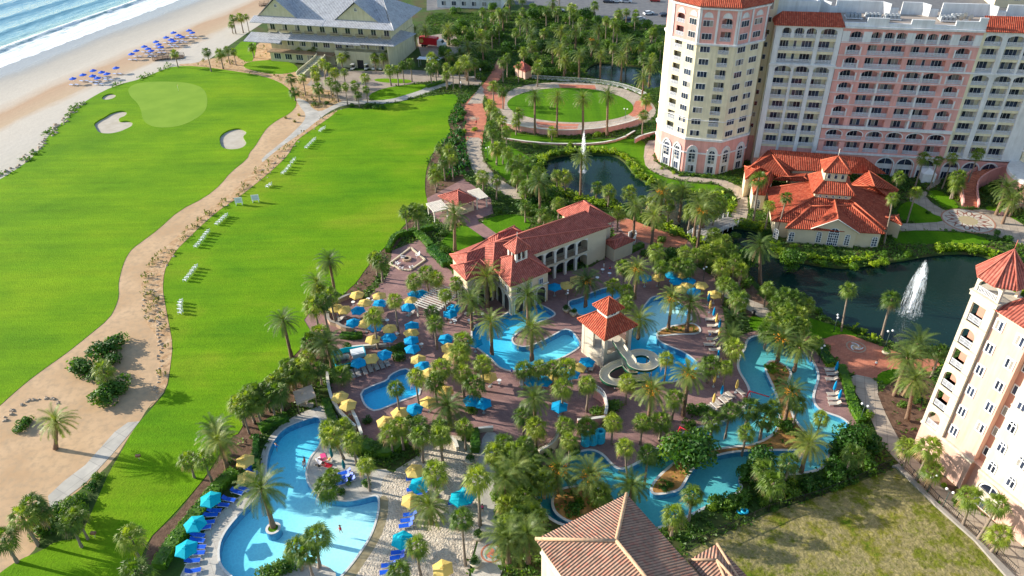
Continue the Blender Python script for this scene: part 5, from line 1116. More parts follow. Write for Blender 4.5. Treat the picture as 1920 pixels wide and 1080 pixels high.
FANS="""327,100,5 387,97,7 412,100,5.5 425,92,5.5 437,96,5 436,34,6 450,32,6 461,31,6.5 433,46,3.5 472,88,4
545,147,5 567,145,6 590,130,7 592,142,6 615,125,6.5 627,135,6 617,152,6 645,135,6.5 630,162,5 647,162,6 665,160,5 684,145,6 686,167,5 596,165,5 551,172,3 671,177,4 561,94,4 581,98,3.5 590,95,4 622,87,4.5 605,118,6 640,108,4.5 652,101,4.5 702,108,4.5 718,107,5 725,101,5
730,130,5.5 744,130,5.5 754,122,6 769,117,6.5 807,127,6 816,122,6 837,125,7 836,140,5 860,125,7 877,122,7 842,102,5 942,115,7 950,107,7 848,132,6.5 870,112,6 890,118,6
1025,20,6 1042,22,6 1115,10,6 1175,22,6 1192,24,5.5 1137,37,9 1152,42,9 975,37,6 980,20,6 967,60,6 1005,105,5 1010,120,5 1207,107,7 1212,185,6 1207,215,6 972,122,6 925,30,5 905,20,5 890,45,6 950,20,5 935,50,6 1000,85,6 1075,25,6 1090,40,6 1230,60,6 1240,85,6 1060,75,6 1020,60,6
925,160,6 942,172,5.5 920,197,5 930,212,5 922,237,5 942,225,5.5 950,245,5 925,250,4.5 972,212,6 967,228,4 1035,245,3
775,390,6 760,397,6 782,395,6 817,317,5.5 832,302,5.5 847,297,6 825,277,6 842,282,6 815,327,5 905,330,6 930,337,5.5 942,275,5 930,277,5 952,285,5 702,482,5 712,490,5 800,512,5 817,520,5 775,527,5 855,530,6
1045,327,5 1005,320,5 1047,380,4.5 1142,357,4.5 1180,360,4.5 1232,470,6 1305,477,5 1285,472,4.5 1347,462,5.5 1372,470,5 1380,487,5 1360,530,5 1340,485,4
1687,330,7 1797,330,6 1795,345,4 1732,297,8 1760,300,8 1786,295,8.5 1835,287,9.5
1765,657,6 1450,765,5 1497,757,5 1540,783,4.5 1472,555,5 1490,560,5 1477,582,5 1500,587,5 1505,610,4.5 1485,607,4.5 1465,590,4 1455,570,4 1515,570,4
1175,567,5.5 1382,560,6 1377,652,5.5 1250,672,6.5 1177,715,5 982,692,5 1010,690,5 1037,690,5 1062,687,5.5 1055,725,6 1102,720,6 1060,797,5 1337,787,5 1370,770,6 1405,765,6 1362,687,4.5 1332,684,4 1435,780,5
587,572,6.5 605,565,7 620,553,7 598,545,6 540,685,5 562,687,5 512,715,5 495,730,5 480,737,5 535,702,4 740,562,8 700,592,7.5 810,585,6 815,605,6 835,552,6 827,690,6 862,660,6 867,697,5.5 905,682,6 780,705,7.5 742,727,7.5 750,797,5.5 825,800,5 785,797,5 615,802,4.5 645,800,3.5
660,825,5.5 622,892,4 685,872,5.5 612,912,3 555,1025,5 575,1038,5 815,885,6 747,1070,5 787,815,6 825,815,6 955,845,5
60,945,6 42,970,6 5,1010,5 130,982,5 142,967,5 75,958,4.5 382,860,5 352,862,4 255,1072,5 465,747,5.5 445,757,5 470,733,5 192,692,4
520,735,5 505,745,5 522,712,5 480,755,5 455,770,5 548,700,4.5 575,700,4 597,690,4 583,640,4 600,625,5 575,668,4 640,700,3
960,860,5 975,845,5 945,830,4.5 965,905,4.5 985,925,4.5 950,945,4 1000,870,4.5 1020,900,4 930,850,4.5 975,965,4.5 1000,965,4.5 955,985,4.5
1150,790,5 1205,790,5 1240,790,4.5 980,780,5 1005,800,4.5 1265,745,5
1340,440,5 1360,450,5 1325,470,5 1355,500,5 1375,540,5 1390,560,4.5 1390,505,4.5 1440,540,4.5 1450,600,4 1475,610,4.5 1440,620,4 1270,495,4.5 1290,500,5 1240,500,5 1170,500,5 1150,535,4.5 1175,545,5
1060,330,4.5 1000,345,5 985,350,5 970,330,4.5 960,310,4.5 975,300,4.5 990,310,4.5 1020,400,4.5 985,385,4.5 1120,350,4 1205,375,4.5 1225,380,5 1255,385,5 1295,395,5 1340,395,4.5 1350,380,4.5 1160,400,4.5
868,640,5.5 815,715,5 890,720,5 730,810,5 870,800,5
1530,640,4.5 1400,810,5 1600,850,4.5 1450,905,4
985,832,5 1067,825,5.5 1300,927,5.5 1265,965,4.5 1435,880,4 1480,867,4.5 1100,800,3 1125,925,3""".split()
FB="""1423,335,1412,418 1443,385,1433,435 1475,370,1454,444 1717,360,1700,418 1675,370,1657,458 1592,542,1577,622 1672,560,1652,635 620,817,645,862 595,1005,600,1065 895,897,900,985 865,972,873,1060 780,1022,790,1085
245,1007,275,1072 1172,837,1177,905 1212,850,1208,910 1702,837,1693,880 1740,840,1717,902 1750,882,1743,917 1820,930,1805,985 1872,945,1832,1013 1877,1002,1857,1037""".split()
DT="""797,56,6 840,54,6 777,60,6 877,88,6 905,85,7 862,98,6 997,64,7 1052,57,7 1080,57,7 1050,92,7 1087,102,8 1127,102,8 1167,107,8 1177,82,7 1220,122,7 1207,147,7 1205,85,6 1110,75,6
617,490,8 595,532,7 912,520,7 1242,360,8 1280,357,8 1192,387,8 1227,405,8 1310,380,9 1317,397,9 1325,372,8 1195,505,7 1100,527,6 1887,352,7 1897,375,6 1910,362,6
1722,645,6 1467,637,5 1500,652,5 1485,735,6.5 990,555,7 997,617,7 1200,600,4 1260,560,7 1295,570,6.5 1375,600,4 1370,632,4.5 1222,732,8 1292,702,9 1002,747,7 615,647,5 882,562,7 920,605,7 840,762,5
410,827,6 1185,910,4.5 990,1002,6 967,880,6 1047,882,4.5 1107,892,4.5 947,897,6 952,1010,5 1517,832,6 805,950,3.5 405,808,5""".split()
DB="""1003,180,1003,252 1044,181,1044,257 1093,185,1093,260 1140,178,1138,255 852,402,853,470 1012,342,1012,418 1090,297,1088,372 1425,462,1425,530 530,602,547,670 492,917,513,990 105,790,104,842 1700,672,1677,742 1715,712,1700,790""".split()
for s in FANS: x,y,h=map(float,s.split(',')); palm('f',x,y,h)
for s in FB: x,y,a,b=map(float,s.split(',')); palm('f',x,y,0,(a,b))
FRS={'1485,735,6.5','1110,75,6','1315,397,9','1107,892,4.5','1222,732,8','1292,702,9','1100,527,6','1195,505,7','1260,560,7','1317,397,9','1047,882,4.5','1467,637,5','1242,360,8'}
for s in DT: x,y,h=map(float,s.split(',')); palm('d',x,y,h,fruit=s in FRS)
for s in DB: x,y,a,b=map(float,s.split(',')); palm('d',x,y,0,(a,b))
# ---- where does a ground point lie
from mathutils.bvhtree import BVHTree
GB=BVHTree.FromPolygons([Vector((v.x,v.y,0)) for v in tv],[list(f) for f in tf])
def surf(x,y):
    h=GB.ray_cast(Vector((x,y,5)),Vector((0,0,-1))); return REG[owner[h[2]]] if h[2] is not None else REG[0]
# ---- shrubs and small trees
SL=[]
def shrub(px,py,r,mat='shrub_leaf',hz=None,z=0):
    p=W(px,py,0); 
    if mat=='tree':
        o=empty('broadleaf_tree',(p.x,p.y,0),rv.uniform(0,6.3)); t=link('trunk',rv.choice(TRK),o); t.scale=(1.2,1.2,r*.9); c=link('crown',rv.choice(SHR['tree']),o); c.location=(0,0,r*.35); c.scale=(r,r,(hz or r)*.95)
    else:
        o=link('shrub',rv.choice(SHR[mat]),None,(p.x,p.y,z-.02),rv.uniform(0,6.3)); o.scale=(r,r*rv.uniform(.85,1.1),(hz or r*.85))
    SL.append((o,mat,(px,py),r)); return o
for s in """165,690,3.2 185,670,2.8 205,655,2.6 222,650,2.6 150,700,2.2 215,678,2.4 190,705,2.6 224,728,2.9 200,752,3 213,742,2.6 45,797,1.5 52,790,1.3 38,806,1.3 85,975,1.5 70,1000,2 100,990,2 155,940,1.6 170,915,1.4 185,895,1.2 120,960,2 140,945,1.8
790,395,1.5 835,480,2.2 845,495,2 820,465,1.6 785,440,1.2 835,290,2 850,270,2 860,250,1.8 870,215,1.5 850,310,2 830,335,1.8 690,200,1.5 705,203,1.5 720,204,1.3 590,197,1.2 612,195,1.2 660,200,1.2
985,365,2.5 1000,385,3 1020,395,2.6 1010,365,2.6 995,400,2.5 1040,400,2 1150,385,2 1180,395,2 1200,412,1.6 1240,452,1.5 1262,440,1.5 1340,475,2.2 1360,490,2.4 1385,510,2.2 1340,450,1.8 1230,490,2 1250,500,2 1265,485,2 1395,535,2 1480,505,2 1210,480,1.8
1250,845,2.2 1225,870,2 1600,835,3.2 1625,850,3 1575,850,2.5 1610,870,2.8 1560,880,2 1640,835,2 1405,895,2.6 1430,905,2.8 1385,935,2 1360,945,2 1560,905,2.2 1520,915,2.2 1480,925,2 1580,895,2.2 1700,730,1.5 1690,760,1 1720,755,1.6 965,930,3 985,950,3 950,965,2.6 975,980,2.5 1010,905,2.2 940,870,2 965,860,2.2 1000,860,2 1020,850,1.8 1075,850,1.6
700,850,1.8 715,842,1.6 735,850,1.6 660,850,1.2 650,905,1 690,908,1 640,925,1 525,1075,2 545,1065,2 500,1085,2 770,790,1.3 640,790,1.2 690,790,1.2 895,755,1.6 885,770,1.4 755,655,1.6 750,672,1.6 735,660,1.4 655,655,1 650,650,1 570,715,1.4 520,770,1.5 525,760,1.2 430,870,1 1460,800,1.5 1500,820,1.5 1420,850,1.2 1290,800,1.6 1300,775,1.8 1320,770,1.6 1150,770,2 1120,780,1.8 1140,800,1.5
1870,440,1.2 1890,450,1.5 1740,400,.8 1850,360,2 1865,350,2 1690,300,2 1655,345,1.5 1380,445,1.5 1400,425,1.8 1415,428,1.6 1560,430,2 1615,445,1.8 1440,440,1.6 1350,360,1.6 1360,375,1.8 1375,385,1.4 870,105,3 850,85,3 1190,50,3 1225,105,3 950,90,3 975,95,3""".split('\n'):
    for t in s.split(): x,y,r=map(float,t.split(',')) if t.count(',')==2 else (0,0,0); r and shrub(x,y,r)
for s in "1500,448,2.6 1520,440,2.6 1595,450,2.4 1290,880,4.2 1270,862,3.8 1310,865,3.4 1595,850,3.4 1425,890,3 960,945,3.4 1345,485,3 1372,500,3 1030,385,3 1480,500,3 1395,505,3 1255,495,2.8 150,975,2.6 1100,40,3.5 1000,40,3.5 1160,60,3.5 900,70,3.5 930,75,3.5 1130,75,3.5 1060,110,3 870,60,3.5 1220,80,3.5 840,80,3 1015,100,3".split():
    x,y,r=map(float,s.split(',')); shrub(x,y,r,'tree')
for s in "1225,340,1.1 1235,345,1.1 1245,350,1.1 1255,352,1 1040,292,1.6 1065,287,1.6 1020,300,1.6 1010,315,1.4 1095,284,1.6 1125,284,1.6 1150,286,1.6 1170,295,1.6 1182,310,1.5 1190,325,1.5 1200,335,1.5 1215,345,1.2 1085,370,1.5 1110,378,1.5 1125,385,1.5 1545,498,1.4 1600,503,1.6 1640,497,1.5 1655,494,1.5 1700,480,1.6 1760,470,1.8 1775,468,1.8 1820,472,1.6 1840,474,1.6 1500,492,1.2 1240,317,.8 1262,325,.8 1275,330,.8 1300,330,.8 1320,332,.8 1340,332,.8 1545,655,1.3 1550,672,1.3 1556,688,1.2 890,245,1.2 862,225,1.5 868,250,1.5 1790,945,.8 1770,912,.8 1855,965,.9 1440,690,.9 1450,700,.9".split():
    x,y,r=map(float,s.split(',')); shrub(x,y,r,'bright_leaf')
# scattered small trees that fill the wooded belt between the walks (positions drawn once, kept off paths, lawns and water)
cnt=0; tries=0
while cnt<120 and tries<4000:
    tries+=1; px=rv.uniform(800,1250); py=rv.uniform(-30,150); p=W(px,py)
    if surf(p.x,p.y)[0]!='ground' : continue
    if 1235<px and py>20: continue
    if px<850 and py<80: continue
    if rv.random()<.42: palm('f' if rv.random()<.7 else 'd',px,py-rv.uniform(12,22),rv.uniform(5,7.5)); 
    else: shrub(px,py,rv.uniform(1.8,3.4),'tree' if rv.random()<.45 else 'shrub_leaf')
    cnt+=1
cnt=0; tries=0
while cnt<95 and tries<6000:
    tries+=1; px=rv.uniform(800,1700); py=rv.uniform(250,960); p=W(px,py); rg=surf(p.x,p.y)
    if not (rg[0]=='ground' or (rg[0]=='planting_bed' and rg[1]=='straw_mulch' and rv.random()<.5)): continue
    if (1240<px<1720 and py<455) or (1000<px<1330 and py>985) or (840<px<1160 and 400<py<550): continue
    shrub(px,py,rv.uniform(.7,1.7),'bright_leaf' if rv.random()<.25 else 'shrub_leaf'); cnt+=1
# ---- low planting that covers the soil: far too many leaves to count
def tufts(name,mat,pts,size,n=4,hz=.5,label=None):
    m=MB(); r=random.Random(len(pts))
    for x,y,z in pts:
        for k in range(n):
            a=r.uniform(0,6.3); s=size*r.uniform(.6,1.3); ox,oy=r.uniform(-.4,.4),r.uniform(-.4,.4); h=Vector((math.cos(a),math.sin(a),0)); sd=Vector((-h.y,h.x,0))*s*.35; o=Vector((x+ox,y+oy,z+.02)); u=r.uniform(.5,1.2)*hz
            m.add([o,o+h*s*.5+sd+Vector((0,0,s*u)),o+h*s+Vector((0,0,s*u*.9)),o+h*s*.5-sd+Vector((0,0,s*u))],[(0,1,2,3)])
    o=m.build(name,MAT[mat]); return tag(o,label,'ground cover',kind='stuff')
from mathutils import noise as mnoise
noisek=lambda a,b: mnoise.noise(Vector((a,b,0)))
pa,pb=[],[]; rr=random.Random(8)
for i in range(110000):
    x=rr.uniform(-45,135); y=rr.uniform(52,330); q=PX((x,y,0))
    if not(-60<q[0]<1980 and -20<q[1]<1110): continue
    if q[0]<440+0 or (q[0]<800 and q[1]<150): continue
    g=surf(x,y)
    if g[0]=='ground': (pa if rr.random()<.8 else pb).append((x,y,0))
    elif g[1]=='straw_mulch' and rr.random()<.4: (pa if rr.random()<.6 else pb).append((x,y,g[3]))
    elif g[1]=='mulch' and g[0]=='planting_bed' and rr.random()<.10: pa.append((x,y,g[3]))
tufts('ground_cover','cover_leaf',pa,.55,3,.6,'dark green low leafy planting covering the beds between the walks'); tufts('ground_cover','bright_leaf',pb,.4,3,.6,'light green low leafy planting dotted through the beds')
pc_=[]
for i in range(5200):
    t=rr.random()
    x,y=rr.uniform(-95,-30),rr.uniform(80,240); g=surf(x,y)
    if g[1]=='rock_sand' and rr.random()<.5: pc_.append((x,y,g[3]))
for i in range(6000):
    x,y=rr.uniform(-110,-40),rr.uniform(220,330); g=surf(x,y)
    if g[1]=='rock_sand' and rr.random()<.12: pc_.append((x,y,g[3]))
tufts('dune_grass','grass_tuft',pc_,.45,5,1.6,'straw coloured tufts of grass in the sandy beds beside the cart path')
# scrub along the landward edge of the beach
pd=[]
for i in range(500):
    u=rr.uniform(-90,40); 
    for v in (rr.gauss(0,1.0),):
        x=None
    k=rr.uniform(0,1); 
edge_=[W(*map(float,t.split(','))).xy for t in "0,335 20,323 45,305 65,293 80,272 85,262 100,245 125,222 140,205 160,190 195,170 225,158 265,148 300,133 325,122".split()]
for a,b in zip(edge_,edge_[1:]):
    for i in range(int((b-a).length*2.0)):
        p=a.lerp(b,rr.random());
        if noisek(p.x*.12,p.y*.12)<.02: continue
        pd.append((p.x+rr.gauss(0,.8)-.5,p.y+rr.gauss(0,.8),0.0))
tufts('dune_scrub','shrub_leaf',pd,.6,5,1.0,'thin dark scrub along the edge between the beach and the golf lawn')
pe=[]
for lk_ in LK[:2]:
    o_1=offset(lk_,.4); n_=len(o_1)
    for i in range(n_):
        a,b=o_1[i],o_1[(i+1)%n_]; nn=Vector(((b-a).y,-(b-a).x)).normalized()
        if area2(o_1)<0: nn=-nn
        for k in range(int((b-a).length*5)):
            q=a.lerp(b,rr.random())+nn*rr.uniform(0,2.0); pq=PX((q.x,q.y,0)); 
            if surf(q.x,q.y)[0]=='ground' and (noisek(q.x*.15,q.y*.15)>(-.35 if lk_ is LK[0] else .15)): pe.append((q.x,q.y,0))
tufts('ground_cover','bright_leaf',pe,.8,5,1.1,'bright yellow green shrubbery round the banks of the ponds')
ph_=[]
for i in range(9000):
    x=rr.uniform(-45,20); y=rr.uniform(130,300); q=PX((x,y,0))
    if 826<q[0]<905 and 165<q[1]<335 and surf(x,y)[1]=='mulch': ph_.append((x,y,0))
tufts('ground_cover','hedge_leaf',ph_,.8,4,1.2,'thick leafy shrubs between range lawn and brick walk')
# low rocks in the dry wall beside the path
m=MB(); r=random.Random(4)
mottled('rock',(.36,.28,.20),(.50,.40,.30),2,bump=.05)
def rock(m,x,y,z,s):
    vs=[];
    for j in range(6): a=j*PI/3+r.uniform(-.2,.2); k=s*r.uniform(.7,1.1); vs.append((x+math.cos(a)*k,y+math.sin(a)*k,z))
    for j in range(6): v=vs[j]; vs.append((x+(v[0]-x)*.6,y+(v[1]-y)*.6,z+s*r.uniform(.4,.8)))
    m.add(vs,[(j,(j+1)%6,(j+1)%6+6,j+6) for j in range(6)]+[tuple(range(6,12))])
def rockline(s,step,sz,label,j=.25):
    m=MB(); l=curve([W(*map(float,t.split(','))).xy for t in s.split()],1)
    for a,b in zip(l,l[1:]):
        n=max(1,int((b-a).length/step))
        for i in range(n): p=a.lerp(b,(i+r.random()*.5)/n); rock(m,p.x+r.gauss(0,j),p.y+r.gauss(0,j),.03,sz*r.uniform(.6,1.3))
    o=m.build('rock_edging',MAT['rock']); return tag(o,label,'rocks',kind='stuff')
rockline("271,540 271,600 290,600 298,625 300,665 297,715 290,750",.8,.3,'pale stones edging the planting bed beside the sand track')
rockline("290,545 295,580 300,620 303,665",.9,.25,'broken stones in the middle of the planting bed')
rockline("640,203 600,228 553,267 513,317 446,371 376,424 332,467 310,505",2.6,.3,'small stones between the dry bed and the range lawn',.5)
rockline("0,330 40,305 78,275 90,258 125,222 160,192",1.0,.55,'grey rocks along the beach edge of the golf lawn',.9)
rockline("3,796 15,780 35,762 60,750 88,746 105,750 112,760",.5,.35,'curved line of stones in the sand waste area')
# ---- clipped hedges
HG=[]
def hedge(s,w,h,label,z=0,mat='hedge_leaf'):
    c=curve([W(*map(float,t.split(','))).xy for t in s.split()],1); m=MB(); wallstrip(m,c,w*.86,z-.05,z+h*.93); r=random.Random(len(HG)+5); L=strip(c,w); n=len(c)
    for i in range(n-1):
        a,b,c_,d_=L[i],L[i+1],L[2*n-2-i],L[2*n-1-i]; 
        for k in range(int((b-a).length*(w+2*h)*15)):
            t=r.random(); f=r.random()*(w+2*h); 
            if f<h: p=a.lerp(b,t); zz=f; nn=(a-d_).normalized()
            elif f<h+w: q=(f-h)/w; p=a.lerp(b,t).lerp(d_.lerp(c_,t),q); zz=h; nn=Vector((0,0))
            else: p=d_.lerp(c_,t); zz=f-h-w; nn=(d_-a).normalized()
            nv=Vector((nn.x,nn.y,1 if nn.length<.1 else .3))+Vector((r.gauss(0,.4),r.gauss(0,.4),r.gauss(0,.4))); nv.normalize(); A=nv.orthogonal().normalized(); B=nv.cross(A); s_=.16*r.uniform(.6,1.3); P=Vector((p.x,p.y,z+zz))+nv*r.uniform(-.02,.07)
            m.add([P-A*s_,P+B*s_*.6,P+A*s_,P-B*s_*.6],[(0,1,2,3)])
    o=m.build('hedge',MAT[mat]); HG.append(o); return tag(o,label,'hedge','clipped hedges')
hedge("488,808 512,797 540,786",1.6,1.2,'short thick hedge outside the top left bend of the large pool')
hedge("483,822 481,850 481,885",.9,1.1,'narrow hedge along the upper left side of the large pool')
hedge("443,890 412,915 386,950 352,992 325,1024 300,1068",2.0,1.3,'long hedge behind the row of blue loungers and teal umbrellas')
hedge("727,474 738,450 750,443 777,438 812,430",1.1,1.3,'clipped hedge curving round the top of the fire pit terrace')
hedge("780,441 795,450 808,466",1.6,1.3,'thick hedge on the right side of the fire pit terrace')
hedge("808,470 822,482 838,500",2.2,1.4,'broad hedge between fire pit terrace and red roofed clubhouse')
hedge("1530,645 1545,668 1558,688",1.8,1.0,'yellowish hedge between the lazy river and brick plaza')
hedge("1575,690 1588,725 1598,765 1615,795",1.5,1.0,'dark hedge behind the river side loungers')
hedge("682,838 710,850 733,850 756,830",2.4,1.3,'thick curved hedge below the stairs by the sand beach')
hedge("890,812 892,832 891,850",1.4,1.3,'square cut hedge beside the concrete path down to the beach')
hedge("876,808 872,828",1.2,1.2,'small hedge left of the beach path next to the planter')
hedge("640,632 660,634 680,632",1.4,1.0,'low hedge below the round umbrella terrace')
hedge("630,702 645,696 660,688",1.2,1.0,'hedge between pump yard and grey loungers')
hedge("612,755 622,785 632,812",1.3,1.1,'hedge between the rectangular pool terrace and large pool')
hedge("1165,480 1185,472 1205,462",1.2,1.0,'hedge behind the low pool hut')
hedge("800,164 815,160 835,153",1.5,.9,'low hedge along the curved cart path below the clubhouse palms')
hedge("1485,650 1500,640",1.0,.9,'short hedge at the north tip of the river')
# ---- labels for palms and shrubs from the place they stand in
ZN=[(435,36,'on the far beach dune'),(385,95,'beside the wooden dune bridge'),(600,150,'between golf lawn and clubhouse'),(650,100,'against the clubhouse front wall'),(755,122,'beside the clubhouse drive'),(845,130,'by the curved cart path'),(830,60,'beside the clubhouse service yard'),(940,110,'at the top of the brick walk'),(930,205,'left of the round lawn'),
(1040,60,'in the wood before the car park'),(920,40,'in the wood right of the clubhouse'),(1160,70,'in the wood left of the hotel tower'),(1070,180,'in the row below the round lawn'),(1210,190,'between round lawn and hotel tower'),(835,300,'on the right edge of the range lawn'),(935,300,'beside the lower promenade'),(775,400,'near the bar hut'),(850,420,'on the lawn before the bar hut'),(1020,340,'left of the upper pond'),(1150,340,'on the bank of the upper pond'),(1280,390,'in the grove beside the footbridge'),(1250,480,'on the brick plaza north of the pools'),(1370,480,'on the bank left of the big lake'),(1440,390,'before the restaurant pavilion'),(1700,360,'right of the restaurant pavilion'),(1780,310,'along the hotel ground floor'),(1890,380,'by the garden staircase'),(1780,470,'on the far shore of the lake'),(1580,495,'on the lake shore below the pavilion'),(1430,520,'at the west end of the lake'),
(1480,585,'on the bank between lake and river'),(1620,590,'on the near shore of the lake'),(1720,690,'beside the brick plaza'),(1780,920,'along the walk by the annex'),(1490,700,'around the top of the lazy river'),(1500,800,'at the east bend of the lazy river'),(1390,780,'beside the river footbridge'),(1280,690,'below the water slide'),(1180,570,'behind the slide gazebo'),(1290,570,'on the island of the zero entry pool'),(1370,620,'along the right side deck'),(1000,600,'on the blue lagoon peninsula'),(900,560,'left of the blue lagoon'),(850,680,'on the deck below the lagoon'),(1040,700,'on the terrace above the slide path'),(1090,790,'by the stacked tubes'),
(1000,750,'on the terrace left of the slide'),(1080,890,'on the round river island'),(1230,880,'on the lower river bank'),(1290,940,'at the bottom of the lazy river'),(960,900,'in the thicket left of the river'),(970,1010,'beside the brown tiled roof'),(1500,880,'along the vacant lot fence'),(1400,900,'at the river bend above the vacant lot'),(760,760,'around the rectangular pool'),(790,820,'at the head of the sand beach'),(850,930,'on the white sand beach'),(780,1040,'at the bottom of the sand beach'),(660,860,'on the large pool peninsula'),(500,930,'in the large pool'),(560,1040,'at the bottom of the large pool'),(700,570,'among the yellow and blue umbrellas'),(600,560,'at the left edge of the umbrella terrace'),(810,600,'on the umbrella terrace by the pergola'),(540,640,'on the right edge of the long lawn'),(530,700,'in the bed above the large pool'),(450,750,'in the mulch bed beside the long lawn'),(390,840,'in the lower mulch bed by the lawn'),(260,1030,'at the bottom left lawn'),(110,960,'at the lower end of the cart path'),(100,800,'in the sand waste area'),(190,690,'in the round bush island'),(800,510,'below the fire pit terrace'),(700,490,'left of the fire pit terrace'),(700,200,'by the junction of the cart paths')]
ORD='first second third fourth fifth sixth seventh eighth ninth tenth eleventh twelfth thirteenth fourteenth fifteenth sixteenth seventeenth eighteenth nineteenth twentieth'.split()
def ordn(i): 
    if i<20: return ORD[i]
    if i<30: return 'twenty '+ORD[i-20]
    return 'thirty '+ORD[i-30] if i<40 else 'forty '+ORD[i-40]
def zlabel(items,group):
    """items: (obj, noun phrase, category, (px,py)); gives every one its own label"""
    b={}
    for o,ph,cat,p in items:
        z=min(ZN,key=lambda q:(q[0]-p[0])**2+((q[1]-p[1])*1.3)**2)[2]; b.setdefault((ph,z),[]).append((p[0],o,cat))
    for (ph,z),l in b.items():
        l.sort(key=lambda t:t[0])
        for i,(x,o,cat) in enumerate(l):
            lab='%s %s'%(ph,z)
            if len(l)>1: lab+=', %s from left'%ordn(i)
            tag(o,lab,cat,group)
it=[]
for o,k,p,h,fr in PL: it.append((o,('round headed fan palm' if k=='f' else ('feathery date palm with orange fruit' if fr else 'feathery date palm')) if h<=6.9 else ('tall fan palm' if k=='f' else ('tall date palm with orange fruit' if fr else 'tall date palm')),'palm tree',p))
zlabel([i for i in it if 'fan' in i[1]],'fan palms of the resort garden'); zlabel([i for i in it if 'date' in i[1]],'date palms of the resort garden')
zlabel([(o,{'shrub_leaf':'large dark green shrub' if r>1.9 else 'small dark green shrub','bright_leaf':'yellow green shrub','tree':'bushy round tree'}[m_],'tree' if m_=='tree' else 'shrub',p) for o,m_,p,r in SL],'shrubs and small trees of the garden')
# ============================================================ FURNITURE AND SMALL THINGS
for nm,c in dict(canvas_yellow=(.84,.62,.18),canvas_blue=(.0,.36,.68),canvas_teal=(.0,.52,.66),canvas_beach=(.05,.17,.80),sling_pale=(.42,.47,.62),sling_blue=(.01,.10,.62),sling_grey=(.34,.31,.29),sling_tan=(.50,.42,.34),plastic_white=(.82,.82,.82),
   canvas_green=(.01,.16,.17),red_paint=(.60,.02,.04),blue_paint=(.02,.22,.60),skin=(.55,.33,.23),tube_blue=(.02,.42,.62),black=(.02,.02,.02),cart_white=(.75,.75,.72),truck_red=(.62,.02,.03),lamp_green=(.03,.06,.05),cloth_tan=(.52,.38,.27),pink_cloth=(.75,.08,.25),car_silver=(.5,.5,.52),car_dark=(.05,.05,.07),car_white=(.75,.75,.76),car_red=(.4,.03,.03),tyre=(.03,.03,.03),rust=(.28,.13,.07)).items(): plain(nm,c,.45 if 'canvas' not in nm else .8,.06,1.5)
for nm in ('canvas_yellow','canvas_blue','canvas_teal','canvas_beach'):   # thin cloth lets sun through
    nt=MAT[nm].node_tree; p=[n for n in nt.nodes if n.type=='BSDF_PRINCIPLED'][0]; src=p.inputs['Base Color'].links[0].from_socket; t=N(nt,'ShaderNodeBsdfTranslucent'); nt.links.new(src,t.inputs[0]); mx=N(nt,'ShaderNodeMixShader'); mx.inputs[0].default_value=.3
    o=[n for n in nt.nodes if n.type=='OUTPUT_MATERIAL'][0]; nt.links.new(p.outputs[0],mx.inputs[1]); nt.links.new(t.outputs[0],mx.inputs[2]); nt.links.new(mx.outputs[0],o.inputs[0])
def copytree(o,loc=None,rz=None,parent=None):
    c=o.copy(); COL.objects.link(c)
    for k in ('label','group'): 
        if k in c and parent is None: del c[k]
    if parent: c.parent=parent
    if loc is not None: c.location=loc
    if rz is not None: c.rotation_euler=(0,0,rz)
    for ch in KIDS.get(o.name,[]): copytree(ch,parent=c)
    return c
KIDS={}
def finishproto(o):
    def rec(x):
        KIDS[x.name]=[c for c in ALLC.get(x.name,[])]
        for c in KIDS[x.name]: rec(c)
    ALLC={}
    for q in COL.objects:
        if q.parent: ALLC.setdefault(q.parent.name,[]).append(q)
    rec(o); PROTO.append([o,False]); return o
PROTO=[]
def use(o,loc,rz):
    """first use moves the prototype itself"""
    for e in PROTO:
        if e[0] is o:
            if not e[1]: e[1]=True; o.location=loc; o.rotation_euler=(0,0,rz); return o
            return copytree(o,loc,rz)
def canopy(n,r,h,th,scal=.06):
    m=MB(); vs=[(0,0,th+h)]
    for j in range(n): a=2*PI*j/n; vs.append((r*math.cos(a),r*math.sin(a),th)); b=a+PI/n; vs.append((r*.93*math.cos(b)*math.cos(PI/n)/.97,r*.93*math.sin(b)*math.cos(PI/n)/.97,th-.0+.03))
    k=2*n; fs=[(0,1+j,1+(j+1)%k) for j in range(k)]; m.add(vs,fs)
    vs=[(v[0],v[1],v[2]-.16) for v in vs[1:]]; b=[(v[0]*1.0,v[1]*1.0,v[2]+.16) for v in vs]; m.add(b+vs,[(j,(j+1)%k,(j+1)%k+k,j+k) for j in range(k)])
    return m
def umbrella(mat,r=1.5,n=6,zz=2.15,h=.62,pole='frame_white',base=True,vent=True):
    o=empty('umbrella'); canopy(n,r,h,zz).build('canopy',MAT[mat],o)
    if vent: canopy(n,r*.28,.17,zz+h-.06).build('vent_cap',MAT[mat],o)
    m=MB(); m.tube([(0,0,0),(0,0,zz+h+.12)],.03,6); m.build('pole',MAT[pole],o)
    if base: m=MB(); m.tube([(0,0,0),(0,0,.1)],.28,10); m.build('base',MAT['steel'],o)
    m=MB()
    for j in range(n): a=2*PI*j/n; m.tube([(0,0,zz+.15),(r*.5*math.cos(a),r*.5*math.sin(a),zz+h*.48)],.012,3,False)
    m.build('ribs',MAT[pole],o)
    return finishproto(o)
def closed_umbrella(mat):
    o=empty('folded_umbrella'); m=MB(); p=[(0,0,z) for z in (.9,1.2,1.8,2.5,2.85,2.95)]; m.tube(p,[.10,.24,.25,.17,.07,.02],8); m.build('canopy',MAT[mat],o); m=MB(); m.tube([(0,0,0),(0,0,2.98)],.03,6); m.build('pole',MAT['frame_white'],o); m=MB(); m.tube([(0,0,0),(0,0,.1)],.25,10); m.build('base',MAT['steel'],o)
    return finishproto(o)
